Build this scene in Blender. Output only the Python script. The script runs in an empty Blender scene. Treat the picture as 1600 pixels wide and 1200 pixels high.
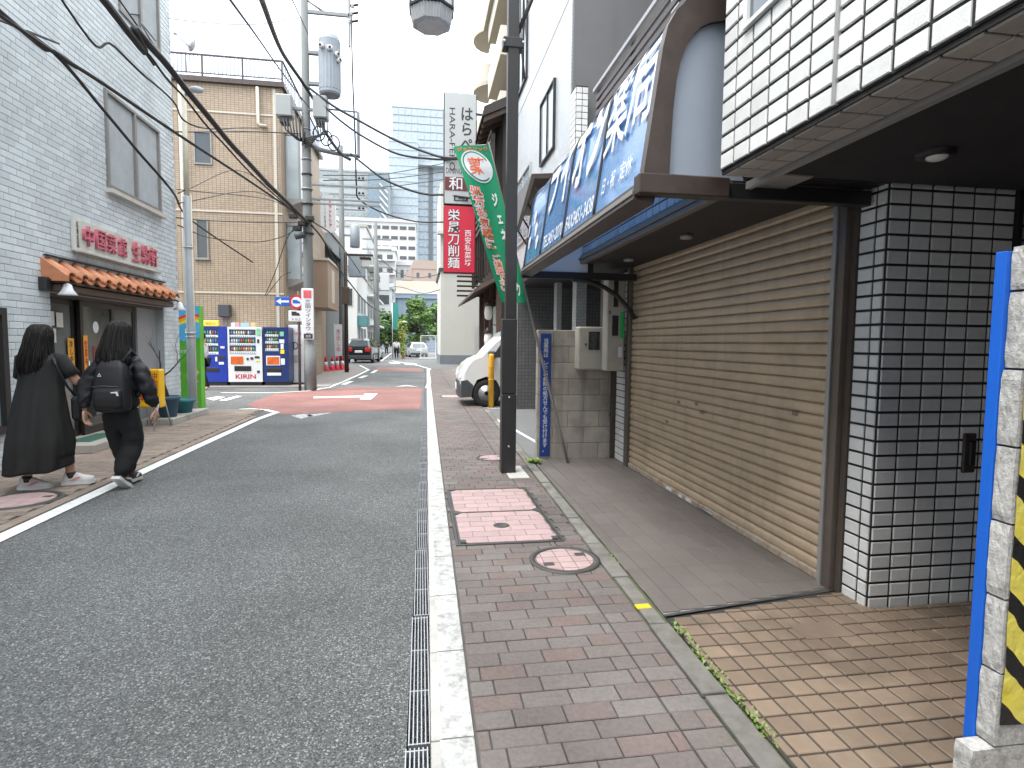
import bpy, bmesh, math, random
from mathutils import Matrix, Vector, noise
random.seed(7)
S = bpy.context.scene
C = S.collection
R = math.radians
V = Vector

# ------------------------------------------------------------------ camera
EYE = V((0, 0, 1.45))
yaw, pitch, roll = math.atan(143 / 900), -math.atan(63.5 / 900), 0.010
fwd = V((math.sin(yaw) * math.cos(pitch), math.cos(yaw) * math.cos(pitch), math.sin(pitch)))
rgt = V((math.cos(yaw), -math.sin(yaw), 0)); upv = rgt.cross(fwd)
r2 = rgt * math.cos(roll) + upv * math.sin(roll); u2 = -rgt * math.sin(roll) + upv * math.cos(roll)
cam = bpy.data.cameras.new('camera'); cam_o = bpy.data.objects.new('camera', cam); C.objects.link(cam_o)
mw = Matrix((r2, u2, -fwd)).transposed().to_4x4(); mw.translation = EYE
cam_o.matrix_world = mw
cam.sensor_width = 36; cam.lens = 900 / 1600 * 36; cam.clip_start = 0.05; cam.clip_end = 5000
S.camera = cam_o

# ------------------------------------------------------------------ sky and sun (bright overcast)
SUN_EL, SUN_AZ = R(60), R(245)          # azimuth measured clockwise from +Y
W = bpy.data.worlds.new('World'); S.world = W; W.use_nodes = True
nt = W.node_tree; nt.nodes.clear()
def N(tree, t, **k):
    n = tree.nodes.new(t)
    for a, b in k.items(): setattr(n, a, b)
    return n
out = N(nt, 'ShaderNodeOutputWorld'); bg = N(nt, 'ShaderNodeBackground')
sky = N(nt, 'ShaderNodeTexSky', sky_type='NISHITA', sun_disc=False, sun_elevation=SUN_EL, sun_rotation=SUN_AZ)
try: sky.dust_density = 2.0; sky.air_density = 1.0
except Exception: pass
tc = N(nt, 'ShaderNodeTexCoord'); sep = N(nt, 'ShaderNodeSeparateXYZ')
nt.links.new(tc.outputs['Generated'], sep.inputs[0])
# overcast luminance rises from horizon to zenith (zenith boosted beyond a CIE overcast sky)
mr = N(nt, 'ShaderNodeMapRange'); mr.inputs['From Min'].default_value = 0; mr.inputs['From Max'].default_value = 1
mr.inputs['To Min'].default_value = 3.8; mr.inputs['To Max'].default_value = 28.0
nt.links.new(sep.outputs['Z'], mr.inputs['Value'])
cl = N(nt, 'ShaderNodeVectorMath', operation='SCALE'); cl.inputs[0].default_value = (0.965, 0.99, 1.0)
nt.links.new(mr.outputs[0], cl.inputs['Scale'])
nz = N(nt, 'ShaderNodeTexNoise'); nz.inputs['Scale'].default_value = 2.6; nz.inputs['Detail'].default_value = 6
mp = N(nt, 'ShaderNodeMapping'); mp.inputs['Scale'].default_value = (1, 1, 2.2); mp.inputs['Location'].default_value = (0.35, 0.1, 0.2)
nt.links.new(tc.outputs['Generated'], mp.inputs[0]); nt.links.new(mp.outputs[0], nz.inputs['Vector'])
rp = N(nt, 'ShaderNodeValToRGB'); rp.color_ramp.elements[0].position = .40; rp.color_ramp.elements[0].color = (.40, .40, .40, 1)
rp.color_ramp.elements[1].position = .56; rp.color_ramp.elements[1].color = (.96, .96, .96, 1)
nt.links.new(nz.outputs['Fac'], rp.inputs[0])
mixs = N(nt, 'ShaderNodeMix', data_type='RGBA')
nt.links.new(rp.outputs[0], mixs.inputs['Factor'])
gn = N(nt, 'ShaderNodeVectorMath', operation='SCALE'); gn.inputs['Scale'].default_value = 1.9; nt.links.new(sky.outputs[0], gn.inputs[0]); nt.links.new(gn.outputs[0], mixs.inputs['A']); nt.links.new(cl.outputs[0], mixs.inputs['B'])
nt.links.new(mixs.outputs['Result'], bg.inputs['Color']); bg.inputs['Strength'].default_value = 0.10
nt.links.new(bg.outputs[0], out.inputs['Surface'])
sun = bpy.data.lights.new('sun', 'SUN'); sun.energy = 1.5; sun.angle = R(25); sun.color = (1, .97, .92)
sun_o = bpy.data.objects.new('sun', sun); C.objects.link(sun_o)
sdir = V((math.sin(SUN_AZ) * math.cos(SUN_EL), math.cos(SUN_AZ) * math.cos(SUN_EL), math.sin(SUN_EL)))
sun_o.rotation_euler = sdir.to_track_quat('Z', 'Y').to_euler()
S.view_settings.view_transform = 'Standard'; S.view_settings.look = 'None'
S.view_settings.exposure = 1.4; S.view_settings.gamma = 1.0; S.view_settings.use_curve_mapping = False

# ------------------------------------------------------------------ materials
def lin(r, g, b, k=1.0):
    f = lambda c: ((c / 255 + .055) / 1.055) ** 2.4 if c > 10 else c / 255 / 12.92
    return (f(r) * k, f(g) * k, f(b) * k, 1)
MATS = {}
def base(name):
    m = bpy.data.materials.new(name); m.use_nodes = True
    return m, m.node_tree, m.node_tree.nodes['Principled BSDF']
def mixc(t, fac, a, b):
    n = N(t, 'ShaderNodeMix', data_type='RGBA')
    for s, v in (('Factor', fac), ('A', a), ('B', b)):
        if hasattr(v, 'links') or hasattr(v, 'is_linked'): t.links.new(v, n.inputs[s])
        else: n.inputs[s].default_value = v
    return n.outputs['Result']
def sc(c, k): return (min(c[0] * k, 1), min(c[1] * k, 1), min(c[2] * k, 1), 1)
def surface(m, t, p, colsock, pos, rough, bump, bscale, rvar=.08, hgt=None, bdist=.004):
    nn = N(t, 'ShaderNodeTexNoise'); nn.inputs['Scale'].default_value = bscale; nn.inputs['Detail'].default_value = 5
    t.links.new(pos, nn.inputs['Vector'])
    rr = N(t, 'ShaderNodeMapRange'); rr.inputs['To Min'].default_value = max(rough - rvar, .02); rr.inputs['To Max'].default_value = min(rough + rvar, 1)
    t.links.new(nn.outputs['Fac'], rr.inputs['Value']); t.links.new(rr.outputs[0], p.inputs['Roughness'])
    if bump or hgt is not None:
        b = N(t, 'ShaderNodeBump'); b.inputs['Strength'].default_value = bump or .4; b.inputs['Distance'].default_value = bdist
        t.links.new(hgt if hgt is not None else nn.outputs['Fac'], b.inputs['Height']); t.links.new(b.outputs[0], p.inputs['Normal'])
    t.links.new(colsock, p.inputs['Base Color'])
def mat(name, col, rough=.7, var=.14, scale=5., bump=0., bscale=60., metal=0., rnd=0., attr=0., dirt=None, spec=.5, coat=0., trans=0., streak=None):
    """plain surface with noise variation, optional per-object / per-piece tone, dirt patches and vertical streaks"""
    if name in MATS: return MATS[name]
    m, t, p = base(name)
    g = N(t, 'ShaderNodeNewGeometry'); pos = g.outputs['Position']
    n1 = N(t, 'ShaderNodeTexNoise'); n1.inputs['Scale'].default_value = scale; n1.inputs['Detail'].default_value = 6; n1.inputs['Roughness'].default_value = .6
    t.links.new(pos, n1.inputs['Vector'])
    c = mixc(t, n1.outputs['Fac'], sc(col, 1 - var * 1.6), sc(col, 1 + var * 1.6))
    if rnd or attr:
        if rnd: s = N(t, 'ShaderNodeObjectInfo').outputs['Random']; a = rnd
        else: s = N(t, 'ShaderNodeAttribute', attribute_name='rnd').outputs['Fac']; a = attr
        mr_ = N(t, 'ShaderNodeMapRange'); mr_.inputs['To Min'].default_value = 1 - a; mr_.inputs['To Max'].default_value = 1 + a
        t.links.new(s, mr_.inputs['Value'])
        v = N(t, 'ShaderNodeVectorMath', operation='SCALE'); t.links.new(c, v.inputs[0]); t.links.new(mr_.outputs[0], v.inputs['Scale']); c = v.outputs[0]
    if dirt:
        dc, amt, ds = dirt
        n2 = N(t, 'ShaderNodeTexNoise'); n2.inputs['Scale'].default_value = ds; n2.inputs['Detail'].default_value = 8; n2.inputs['Roughness'].default_value = .65
        t.links.new(pos, n2.inputs['Vector'])
        r_ = N(t, 'ShaderNodeMapRange'); r_.inputs['From Min'].default_value = .48; r_.inputs['From Max'].default_value = .72; r_.inputs['To Max'].default_value = amt
        t.links.new(n2.outputs['Fac'], r_.inputs['Value']); c = mixc(t, r_.outputs[0], c, dc)
    if streak:
        dc, amt, ds = streak
        mpp = N(t, 'ShaderNodeMapping'); mpp.inputs['Scale'].default_value = (ds, ds, ds * .06); t.links.new(pos, mpp.inputs[0])
        n3 = N(t, 'ShaderNodeTexNoise'); n3.inputs['Scale'].default_value = 1; n3.inputs['Detail'].default_value = 5; t.links.new(mpp.outputs[0], n3.inputs['Vector'])
        r_ = N(t, 'ShaderNodeMapRange'); r_.inputs['From Min'].default_value = .5; r_.inputs['From Max'].default_value = .75; r_.inputs['To Max'].default_value = amt
        t.links.new(n3.outputs['Fac'], r_.inputs['Value']); c = mixc(t, r_.outputs[0], c, dc)
    surface(m, t, p, c, pos, rough, bump, bscale)
    p.inputs['Metallic'].default_value = metal; p.inputs['Specular IOR Level'].default_value = spec
    p.inputs['Coat Weight'].default_value = coat; p.inputs['Transmission Weight'].default_value = trans
    MATS[name] = m; return m
def tmat(name, tile, grout, w, h, axes='yz', mortar=.006, off=.5, var=.1, rough=.4, bump=.5, dirt=None):
    """small tiles too fine to pick apart: brick texture laid in world metres"""
    if name in MATS: return MATS[name]
    m, t, p = base(name)
    g = N(t, 'ShaderNodeNewGeometry'); s = N(t, 'ShaderNodeSeparateXYZ'); t.links.new(g.outputs['Position'], s.inputs[0])
    cb = N(t, 'ShaderNodeCombineXYZ'); idx = {'x': 'X', 'y': 'Y', 'z': 'Z'}
    t.links.new(s.outputs[idx[axes[0]]], cb.inputs[0]); t.links.new(s.outputs[idx[axes[1]]], cb.inputs[1])
    b = N(t, 'ShaderNodeTexBrick'); b.offset = off; b.squash = 1
    b.inputs['Scale'].default_value = 1; b.inputs['Brick Width'].default_value = w; b.inputs['Row Height'].default_value = h
    b.inputs['Mortar Size'].default_value = mortar / 2; b.inputs['Mortar Smooth'].default_value = .1; b.inputs['Bias'].default_value = 0
    b.inputs['Color1'].default_value = sc(tile, 1 - var); b.inputs['Color2'].default_value = sc(tile, 1 + var); b.inputs['Mortar'].default_value = grout
    t.links.new(cb.outputs[0], b.inputs['Vector'])
    c = b.outputs['Color']
    n1 = N(t, 'ShaderNodeTexNoise'); n1.inputs['Scale'].default_value = .8; n1.inputs['Detail'].default_value = 7; t.links.new(g.outputs['Position'], n1.inputs['Vector'])
    v = N(t, 'ShaderNodeMapRange'); v.inputs['To Min'].default_value = .82; v.inputs['To Max'].default_value = 1.16; t.links.new(n1.outputs['Fac'], v.inputs['Value'])
    vs = N(t, 'ShaderNodeVectorMath', operation='SCALE'); t.links.new(c, vs.inputs[0]); t.links.new(v.outputs[0], vs.inputs['Scale']); c = vs.outputs[0]
    inv = N(t, 'ShaderNodeMath', operation='SUBTRACT'); inv.inputs[0].default_value = 1; t.links.new(b.outputs['Fac'], inv.inputs[1])
    surface(m, t, p, c, g.outputs['Position'], rough, bump, 40, hgt=inv.outputs[0], bdist=.003)
    MATS[name] = m; return m
def glass(name, tint, rough=.06, metal=0., spec=.8):
    """window glass seen from outside: dark interior tone under a clear reflecting coat"""
    if name in MATS: return MATS[name]
    m, t, p = base(name); g = N(t, 'ShaderNodeNewGeometry')
    n1 = N(t, 'ShaderNodeTexNoise'); n1.inputs['Scale'].default_value = 1.3; n1.inputs['Detail'].default_value = 3; t.links.new(g.outputs['Position'], n1.inputs['Vector'])
    c = mixc(t, n1.outputs['Fac'], sc(tint, .55), sc(tint, 1.45))
    t.links.new(c, p.inputs['Base Color']); p.inputs['Roughness'].default_value = rough; p.inputs['Specular IOR Level'].default_value = spec; p.inputs['Metallic'].default_value = metal
    MATS[name] = m; return m
def emit(name, col, k):
    if name in MATS: return MATS[name]
    m, t, p = base(name); p.inputs['Base Color'].default_value = col
    p.inputs['Emission Color'].default_value = col; p.inputs['Emission Strength'].default_value = k
    MATS[name] = m; return m

# ------------------------------------------------------------------ mesh helpers
def wmat(o):
    m = o.matrix_basis.copy()
    if o.parent: m = wmat(o.parent) @ o.matrix_parent_inverse @ m
    return m
def link(o, parent=None):
    C.objects.link(o)
    if parent is not None:
        o.parent = parent; o.matrix_parent_inverse = wmat(parent).inverted()
    return o
def tag(o, label, cat, group=None):
    o['label'] = label; o['category'] = cat
    if group: o['group'] = group
    return o
def thing(name, label, cat, loc=(0, 0, 0), group=None, rz=0):
    o = bpy.data.objects.new(name, None); o.empty_display_size = .2; o.location = loc; o.rotation_euler = (0, 0, rz)
    C.objects.link(o); tag(o, label, cat, group); return o
def ortho(d):
    d = d.normalized(); a = V((0, 0, 1)) if abs(d.z) < .9 else V((1, 0, 0))
    u = d.cross(a).normalized(); return u, d.cross(u).normalized()
class MB:
    def __init__(s): s.v = []; s.f = []; s.sm = []; s.r = []; s.cur = 0.
    def add(s, vs, fs, smooth=False):
        b = len(s.v); s.v += [tuple(x) for x in vs]
        for f in fs: s.f.append(tuple(i + b for i in f)); s.sm.append(smooth); s.r.append(s.cur)
        return s
    def box(s, x0, x1, y0, y1, z0, z1):
        if x0 > x1: x0, x1 = x1, x0
        if y0 > y1: y0, y1 = y1, y0
        if z0 > z1: z0, z1 = z1, z0
        return s.add([(x0, y0, z0), (x1, y0, z0), (x1, y1, z0), (x0, y1, z0), (x0, y0, z1), (x1, y0, z1), (x1, y1, z1), (x0, y1, z1)],
              [(0, 3, 2, 1), (4, 5, 6, 7), (0, 1, 5, 4), (1, 2, 6, 5), (2, 3, 7, 6), (3, 0, 4, 7)])
    def chbox(s, x0, x1, y0, y1, z0, z1, c=.01):
        """box with all edges chamfered"""
        X, Y, Z = (x0, x1), (y0, y1), (z0, z1); vs = []; ix = {}
        for a in (0, 1):
            for b in (0, 1):
                for d in (0, 1):
                    sx, sy, sz = 1 - 2 * a, 1 - 2 * b, 1 - 2 * d
                    for k, o in enumerate(((0, c, c), (c, 0, c), (c, c, 0))):
                        ix[(a, b, d, k)] = len(vs); vs.append((X[a] + sx * o[0], Y[b] + sy * o[1], Z[d] + sz * o[2]))
        F = []
        for a in (0, 1):
            q = [ix[(a, b, d, 0)] for b, d in ((0, 0), (1, 0), (1, 1), (0, 1))]; F.append(q if a else q[::-1])
            q = [ix[(b, a, d, 1)] for b, d in ((0, 0), (1, 0), (1, 1), (0, 1))]; F.append(q[::-1] if a else q)
            q = [ix[(b, d, a, 2)] for b, d in ((0, 0), (1, 0), (1, 1), (0, 1))]; F.append(q if a else q[::-1])
        for a in (0, 1):
            for b in (0, 1):
                F.append([ix[(a, b, 0, 0)], ix[(a, b, 1, 0)], ix[(a, b, 1, 1)], ix[(a, b, 0, 1)]])
                F.append([ix[(a, 0, b, 0)], ix[(a, 1, b, 0)], ix[(a, 1, b, 2)], ix[(a, 0, b, 2)]])
                F.append([ix[(0, a, b, 1)], ix[(1, a, b, 1)], ix[(1, a, b, 2)], ix[(0, a, b, 2)]])
                for d in (0, 1): F.append([ix[(a, b, d, 0)], ix[(a, b, d, 1)], ix[(a, b, d, 2)]])
        return s.add(vs, F)
    def quad(s, a, b, c, d): return s.add([a, b, c, d], [(0, 1, 2, 3)])
    def poly(s, pts): return s.add(pts, [tuple(range(len(pts)))])
    def prism(s, pts, d):
        n = len(pts); d = V(d); p = [V(x) for x in pts]; q = [x + d for x in p]
        return s.add(p + q, [tuple(range(n))[::-1], tuple(range(n, 2 * n))] + [(i, (i + 1) % n, n + (i + 1) % n, n + i) for i in range(n)])
    def rings(s, rr, cap=True, smooth=True, closed=True):
        n = len(rr[0]); vs = [p for r_ in rr for p in r_]; fs = []
        for i in range(len(rr) - 1):
            for j in range(n if closed else n - 1):
                k = (j + 1) % n; fs.append((i * n + j, i * n + k, (i + 1) * n + k, (i + 1) * n + j))
        if cap and closed: fs += [tuple(range(n))[::-1], tuple(range((len(rr) - 1) * n, len(rr) * n))]
        return s.add(vs, fs, smooth)
    def cyl(s, p0, p1, r0, r1=None, n=12, smooth=True):
        p0, p1 = V(p0), V(p1); r1 = r0 if r1 is None else r1; u, w = ortho(p1 - p0)
        ring = lambda c, r: [c + (u * math.cos(2 * math.pi * i / n) + w * math.sin(2 * math.pi * i / n)) * r for i in range(n)]
        return s.rings([ring(p0, r0), ring(p1, r1)], smooth=smooth)
    def tube(s, pts, r, n=6, smooth=True):
        pts = [V(p) for p in pts]; rr = []; u = None
        for i, p in enumerate(pts):
            d = (pts[min(i + 1, len(pts) - 1)] - pts[max(i - 1, 0)]).normalized()
            if u is None: u, w = ortho(d)
            else: u = (u - d * u.dot(d)).normalized(); w = d.cross(u)
            q = r[i] if isinstance(r, (list, tuple)) else r
            rr.append([p + (u * math.cos(2 * math.pi * k / n) + w * math.sin(2 * math.pi * k / n)) * q for k in range(n)])
        return s.rings(rr, smooth=smooth)
    def lathe(s, c, prof, n=16, smooth=True):
        c = V(c); return s.rings([[c + V((r * math.cos(2 * math.pi * i / n), r * math.sin(2 * math.pi * i / n), z)) for i in range(n)] for r, z in prof], smooth=smooth)
    def ell(s, c, rx, ry, rz, n=14, m=8):
        c = V(c); rr = []
        for j in range(m + 1):
            a = math.pi * (j / m - .5); q = max(math.cos(a), .02)
            rr.append([c + V((rx * q * math.cos(2 * math.pi * i / n), ry * q * math.sin(2 * math.pi * i / n), rz * math.sin(a))) for i in range(n)])
        return s.rings(rr)
    def piece(s, c, u, v, n, su, sv, sn, ch=.003):
        """brick or tile: box su x sv, height sn along n from c, chamfered top edge"""
        c, u, v, n = V(c), V(u), V(v), V(n); s.cur = random.random()
        L = lambda a, b, h: c + u * a + v * b + n * h
        hu, hv = su / 2, sv / 2; vs = []
        for (e, h) in ((0, 0), (0, sn - ch), (ch, sn)):
            vs += [L(-hu + e, -hv + e, h), L(hu - e, -hv + e, h), L(hu - e, hv - e, h), L(-hu + e, hv - e, h)]
        return s.add(vs, [(0, 1, 5, 4), (1, 2, 6, 5), (2, 3, 7, 6), (3, 0, 4, 7), (4, 5, 9, 8), (5, 6, 10, 9), (6, 7, 11, 10), (7, 4, 8, 11), (8, 9, 10, 11)])
    def mesh(s, name, m=None, fix=True, attr=False):
        me = bpy.data.meshes.new(name); me.from_pydata(s.v, [], s.f)
        if fix:
            b = bmesh.new(); b.from_mesh(me); bmesh.ops.recalc_face_normals(b, faces=b.faces); b.to_mesh(me); b.free()
        me.polygons.foreach_set('use_smooth', s.sm)
        if attr:
            a = me.attributes.new('rnd', 'FLOAT', 'FACE'); a.data.foreach_set('value', s.r)
        if m: me.materials.append(m)
        return me
    def build(s, name, m, parent=None, kind=None, attr=False, fix=True, label=None):
        o = bpy.data.objects.new(name, s.mesh(name, m, fix, attr)); link(o, parent)
        if kind: o['kind'] = kind
        if label: o['label'] = label
        return o
def B(*a): return MB().box(*a)
def CB(*a, c=.01): return MB().chbox(*a, c=c)
def place(me, name, parent, loc, mtx=None):
    o = bpy.data.objects.new(name, me)
    o.matrix_basis = Matrix.Translation(loc) @ (mtx if mtx else Matrix())
    return link(o, parent)
def frame(org, xd, yd):
    x = V(xd).normalized(); y = V(yd).normalized(); z = x.cross(y)
    m = Matrix((x, y, z)).transposed().to_4x4(); m.translation = V(org); return m
def txt(body, m, parent, org=(0, 0, 0), xd=(1, 0, 0), yd=(0, 0, 1), w=None, h=None, bold=0., ext=.002, vertical=False, fn=None, name='lettering', line=1.0, res=2, fine=.05):
    """lettering scaled to fit w x h, centred on org"""
    cu = bpy.data.curves.new('t', 'FONT')
    if bold < .04 and any(ord(c) > 0x4e00 for c in body): bold = min(bold, .007)
    cu.body = '\n'.join(body) if vertical else body
    cu.size = 1; cu.align_x = 'CENTER'; cu.space_line = line; cu.offset = bold; cu.resolution_u = res; cu.extrude = 0 if fn else .01
    o = bpy.data.objects.new('t', cu); me = bpy.data.meshes.new_from_object(o)
    bpy.data.objects.remove(o); bpy.data.curves.remove(cu)
    xs = [v.co.x for v in me.vertices]; ys = [v.co.y for v in me.vertices]
    cx, cy = (min(xs) + max(xs)) / 2, (min(ys) + max(ys)) / 2; sw = max(xs) - min(xs); sh = max(ys) - min(ys)
    kx = w / sw if w else None; ky = h / sh if h else None
    if kx is None: kx = ky
    if ky is None: ky = kx
    fm = frame(org, xd, yd)
    if fn:                              # fine mesh so that the letters follow the curved cloth
        bm = bmesh.new(); bm.from_mesh(me); bmesh.ops.triangulate(bm, faces=bm.faces)
        for _ in range(4):
            es = [e for e in bm.edges if math.hypot((e.verts[0].co.x - e.verts[1].co.x) * kx, (e.verts[0].co.y - e.verts[1].co.y) * ky) > fine]
            if not es: break
            bmesh.ops.subdivide_edges(bm, edges=es, cuts=1); bmesh.ops.triangulate(bm, faces=bm.faces)
        bm.to_mesh(me); bm.free()
    for v in me.vertices:
        a, b_ = (v.co.x - cx) * kx, (v.co.y - cy) * ky
        v.co = V(fn(a, b_)) if fn else fm @ V((a, b_, (1 if v.co.z > 0 else -.2) * ext))
    me.name = name; me.materials.clear(); me.materials.append(m)
    return link(bpy.data.objects.new(name, me), parent)
def wall_tiles(mk, name, parent, m_parts, m_stuff, limit=300):
    """mk: list of (centre,u,v,n,su,sv,sn) sorted largest-in-view first; the first `limit` become parts, the rest one joined part"""
    cache = {}
    for (c, u, v, n, su, sv, sn) in mk[:limit]:
        key = (tuple(u), tuple(v), tuple(n), round(su, 4), round(sv, 4), sn)
        if key not in cache: cache[key] = MB().piece((0, 0, 0), u, v, n, su, sv, sn).mesh(name, m_parts)
        place(cache[key], name, parent, c)
    if len(mk) > limit:
        b = MB()
        for (c, u, v, n, su, sv, sn) in mk[limit:]: b.piece(c, u, v, n, su, sv, sn)
        b.build(name + '_field', m_stuff, parent, kind='stuff', attr=True)
def near(mk): return sorted(mk, key=lambda q: (V(q[0]) - EYE).length)
def inview(p):
    d = V(p) - EYE; z = d.dot(fwd)
    return z > .05 and abs(d.dot(r2) / z) < .93 and abs(d.dot(u2) / z) < .71
UX, UY, UZ = V((1, 0, 0)), V((0, 1, 0)), V((0, 0, 1))

# ------------------------------------------------------------------ ground, road, pavements
def asphalt(name, lo, hi, stone):
    m, t, p = base(name); g = N(t, 'ShaderNodeNewGeometry'); pos = g.outputs['Position']
    v = N(t, 'ShaderNodeTexVoronoi'); v.inputs['Scale'].default_value = 150; t.links.new(pos, v.inputs['Vector'])
    s = N(t, 'ShaderNodeSeparateColor'); t.links.new(v.outputs['Color'], s.inputs[0])
    r_ = N(t, 'ShaderNodeValToRGB'); r_.color_ramp.elements[0].color = lo; r_.color_ramp.elements[1].color = hi
    r_.color_ramp.elements[1].position = .86; e = r_.color_ramp.elements.new(.97); e.color = stone
    t.links.new(s.outputs[0], r_.inputs[0])
    n1 = N(t, 'ShaderNodeTexNoise'); n1.inputs['Scale'].default_value = .7; n1.inputs['Detail'].default_value = 8; t.links.new(pos, n1.inputs['Vector'])
    mr_ = N(t, 'ShaderNodeMapRange'); mr_.inputs['From Min'].default_value = .3; mr_.inputs['From Max'].default_value = .7; mr_.inputs['To Min'].default_value = .74; mr_.inputs['To Max'].default_value = 1.22; t.links.new(n1.outputs['Fac'], mr_.inputs['Value'])
    vs = N(t, 'ShaderNodeVectorMath', operation='SCALE'); t.links.new(r_.outputs[0], vs.inputs[0]); t.links.new(mr_.outputs[0], vs.inputs['Scale'])
    inv = N(t, 'ShaderNodeMath', operation='SUBTRACT'); inv.inputs[0].default_value = 1; t.links.new(v.outputs['Distance'], inv.inputs[1])
    surface(m, t, p, vs.outputs[0], pos, .78, .75, 200, hgt=inv.outputs[0], bdist=.006)
    return m
m_road = asphalt('asphalt', (.042, .0435, .0435, 1), (.145, .15, .148, 1), (.31, .31, .30, 1))
m_red = asphalt('red_asphalt', (.17, .075, .064, 1), (.29, .135, .118, 1), (.36, .23, .21, 1))
def worn_paint(name, paint, under, cover):
    m, t, p = base(name); g = N(t, 'ShaderNodeNewGeometry'); pos = g.outputs['Position']
    n1 = N(t, 'ShaderNodeTexNoise'); n1.inputs['Scale'].default_value = 16; n1.inputs['Detail'].default_value = 9; n1.inputs['Roughness'].default_value = .72; t.links.new(pos, n1.inputs['Vector'])
    r_ = N(t, 'ShaderNodeMapRange'); r_.inputs['From Min'].default_value = cover - .1; r_.inputs['From Max'].default_value = cover + .12; t.links.new(n1.outputs['Fac'], r_.inputs['Value'])
    n2 = N(t, 'ShaderNodeTexNoise'); n2.inputs['Scale'].default_value = 3; n2.inputs['Detail'].default_value = 7; t.links.new(pos, n2.inputs['Vector'])
    pc = mixc(t, n2.outputs['Fac'], sc(paint, .78), sc(paint, 1.12))
    c = mixc(t, r_.outputs[0], pc, under); surface(m, t, p, c, pos, .7, .3, 150); return m
m_white = worn_paint('road_white', (.74, .75, .74, 1), (.2, .2, .2, 1), .66)
m_gutter = worn_paint('gutter_white', (.55, .555, .535, 1), (.25, .245, .225, 1), .53)
m_conc = mat('concrete', (.36, .345, .32, 1), .85, .16, 4, .5, 120, dirt=((.13, .12, .10, 1), .55, 3), rnd=.08)
m_concL = mat('concrete_light', (.50, .485, .45, 1), .85, .12, 5, .4, 120, dirt=((.2, .19, .16, 1), .6, 5), rnd=.1)
m_kerb = mat('kerb_concrete', (.20, .19, .168, 1), .9, .2, 14, .6, 90, dirt=((.085, .08, .06, 1), .85, 5), rnd=.2)
m_iron = mat('cast_iron', (.075, .073, .07, 1), .6, .2, 20, .4, 80, metal=.3)
m_steel = mat('galvanised_steel', (.42, .43, .44, 1), .42, .15, 15, .2, 90, metal=.7)
m_dark = mat('dark_void', (.012, .012, .012, 1), .95)
MEW, MUD = None, None
ED = lambda y: -.072 + .0095 * y          # left edge of the drain line
WR = lambda y: .178 + .0085 * y           # right edge of the gutter band
K1 = lambda y: 1.215 + .021 * y           # shop floor edge
K0 = lambda y: K1(y) - .125
gr = MB().quad((-1500, -1500, -.16), (1500, -1500, -.16), (1500, 1500, -.16), (-1500, 1500, -.16)).build('ground', mat('ground_grey', (.22, .215, .2, 1), .9, .15, .3), kind='structure')
rd = MB()
rd.poly([(-60, -10, 0), (ED(-10), -10, 0), (ED(32), 32, 0), (-60, 32, 0)])
rd.poly([(-60, 32, 0), (60, 32, 0), (60, 130, 0), (-60, 130, 0)])
rd.quad((ED(-10), -10, 0), (ED(-10), -10, -.12), (ED(32), 32, -.12), (ED(32), 32, 0))
rd.quad((ED(-10), -10, -.12), (ED(-10) + .09, -10, -.12), (ED(32) + .09, 32, -.12), (ED(32), 32, -.12))
road = rd.build('road', m_road, kind='structure', fix=False)
def sheet(pts, z): return [(p[0], p[1], z) for p in pts]
# red anti-skid surfacing
rs = MB().poly(sheet([(-2.712, 11.865, 0.000), (-3.900, 13.709, 0.000), (-3.962, 15.047, 0.000), (-3.924, 16.481, 0.000), (-3.414, 17.291, 0.000), (-2.694, 17.951, 0.000), (-2.231, 18.947, 0.000), (0.053, 18.618, 0.000), (-0.019, 12.554, 0.000), (-1.296, 12.410, 0.000)], .004))
rs.build('red_surfacing', m_red, road)
rs = MB().poly(sheet([(-2.389, 30.003, 0.000), (-2.472, 34.251, 0.000), (-0.084, 33.149, 0.000), (0.213, 29.464, 0.000)], .004)); rs.build('red_surfacing', m_red, road)
def mark(name, pts, m=None, z=.008): return MB().poly(sheet(pts, z)).build(name, m or m_white, road)
def strip(name, pts, wd, z=.008):
    b = MB(); L, Rr = [], []
    for i, p in enumerate(pts):
        a = V(pts[max(i - 1, 0)][:2]); c = V(pts[min(i + 1, len(pts) - 1)][:2]); d = (c - a).normalized(); n = V((-d.y, d.x)) * wd / 2
        L.append((p[0] + n.x, p[1] + n.y, z)); Rr.append((p[0] - n.x, p[1] - n.y, z))
    for i in range(len(pts) - 1): b.quad(Rr[i], Rr[i + 1], L[i + 1], L[i])
    return b.build(name, m_white, road)
strip('edge_line', [(-3.01, -4, 0), (-3.01, 8, 0), (-2.98, 11.2, 0), (-2.885, 12.193, 0.000), (-3.212, 12.663, 0.000), (-3.575, 12.924, 0.000), (-3.776, 12.820, 0.000)], .13, .009)
strip('edge_line', [(-5.466, 16.950, 0.000), (-4.020, 16.889, -0.000), (-3.241, 17.507, 0.000), (-2.883, 18.702, 0.000), (-2.758, 22.068, 0.000), (-2.693, 25.911, 0.000), (-2.670, 30.680, 0.000), (-3.711, 36.492, 0.000)], .14)
strip('edge_line', [(ED(18) + .1, 18.3, 0), (.36, 22, 0), (.44, 29, 0), (.5, 31.5, 0), (-0.091, 35.849, 0.000), (-0.729, 38.953, 0.000), (-2.215, 45.445, 0.000)], .13, .02)
for q in (((-2.490, 20.086, 0.000), (-2.418, 21.709, 0.000), (-2.600, 21.711, -0.000), (-2.679, 20.089, 0.000)), ((-2.307, 23.626, 0.000), (-2.214, 25.427, 0.000), (-2.429, 25.423, 0.000), (-2.481, 23.625, 0.000)), ((-2.164, 27.530, 0.000), (-2.160, 30.358, 0.000), (-2.320, 30.349, 0.000), (-2.338, 27.524, 0.000))): mark('lane_dash', q)
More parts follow.
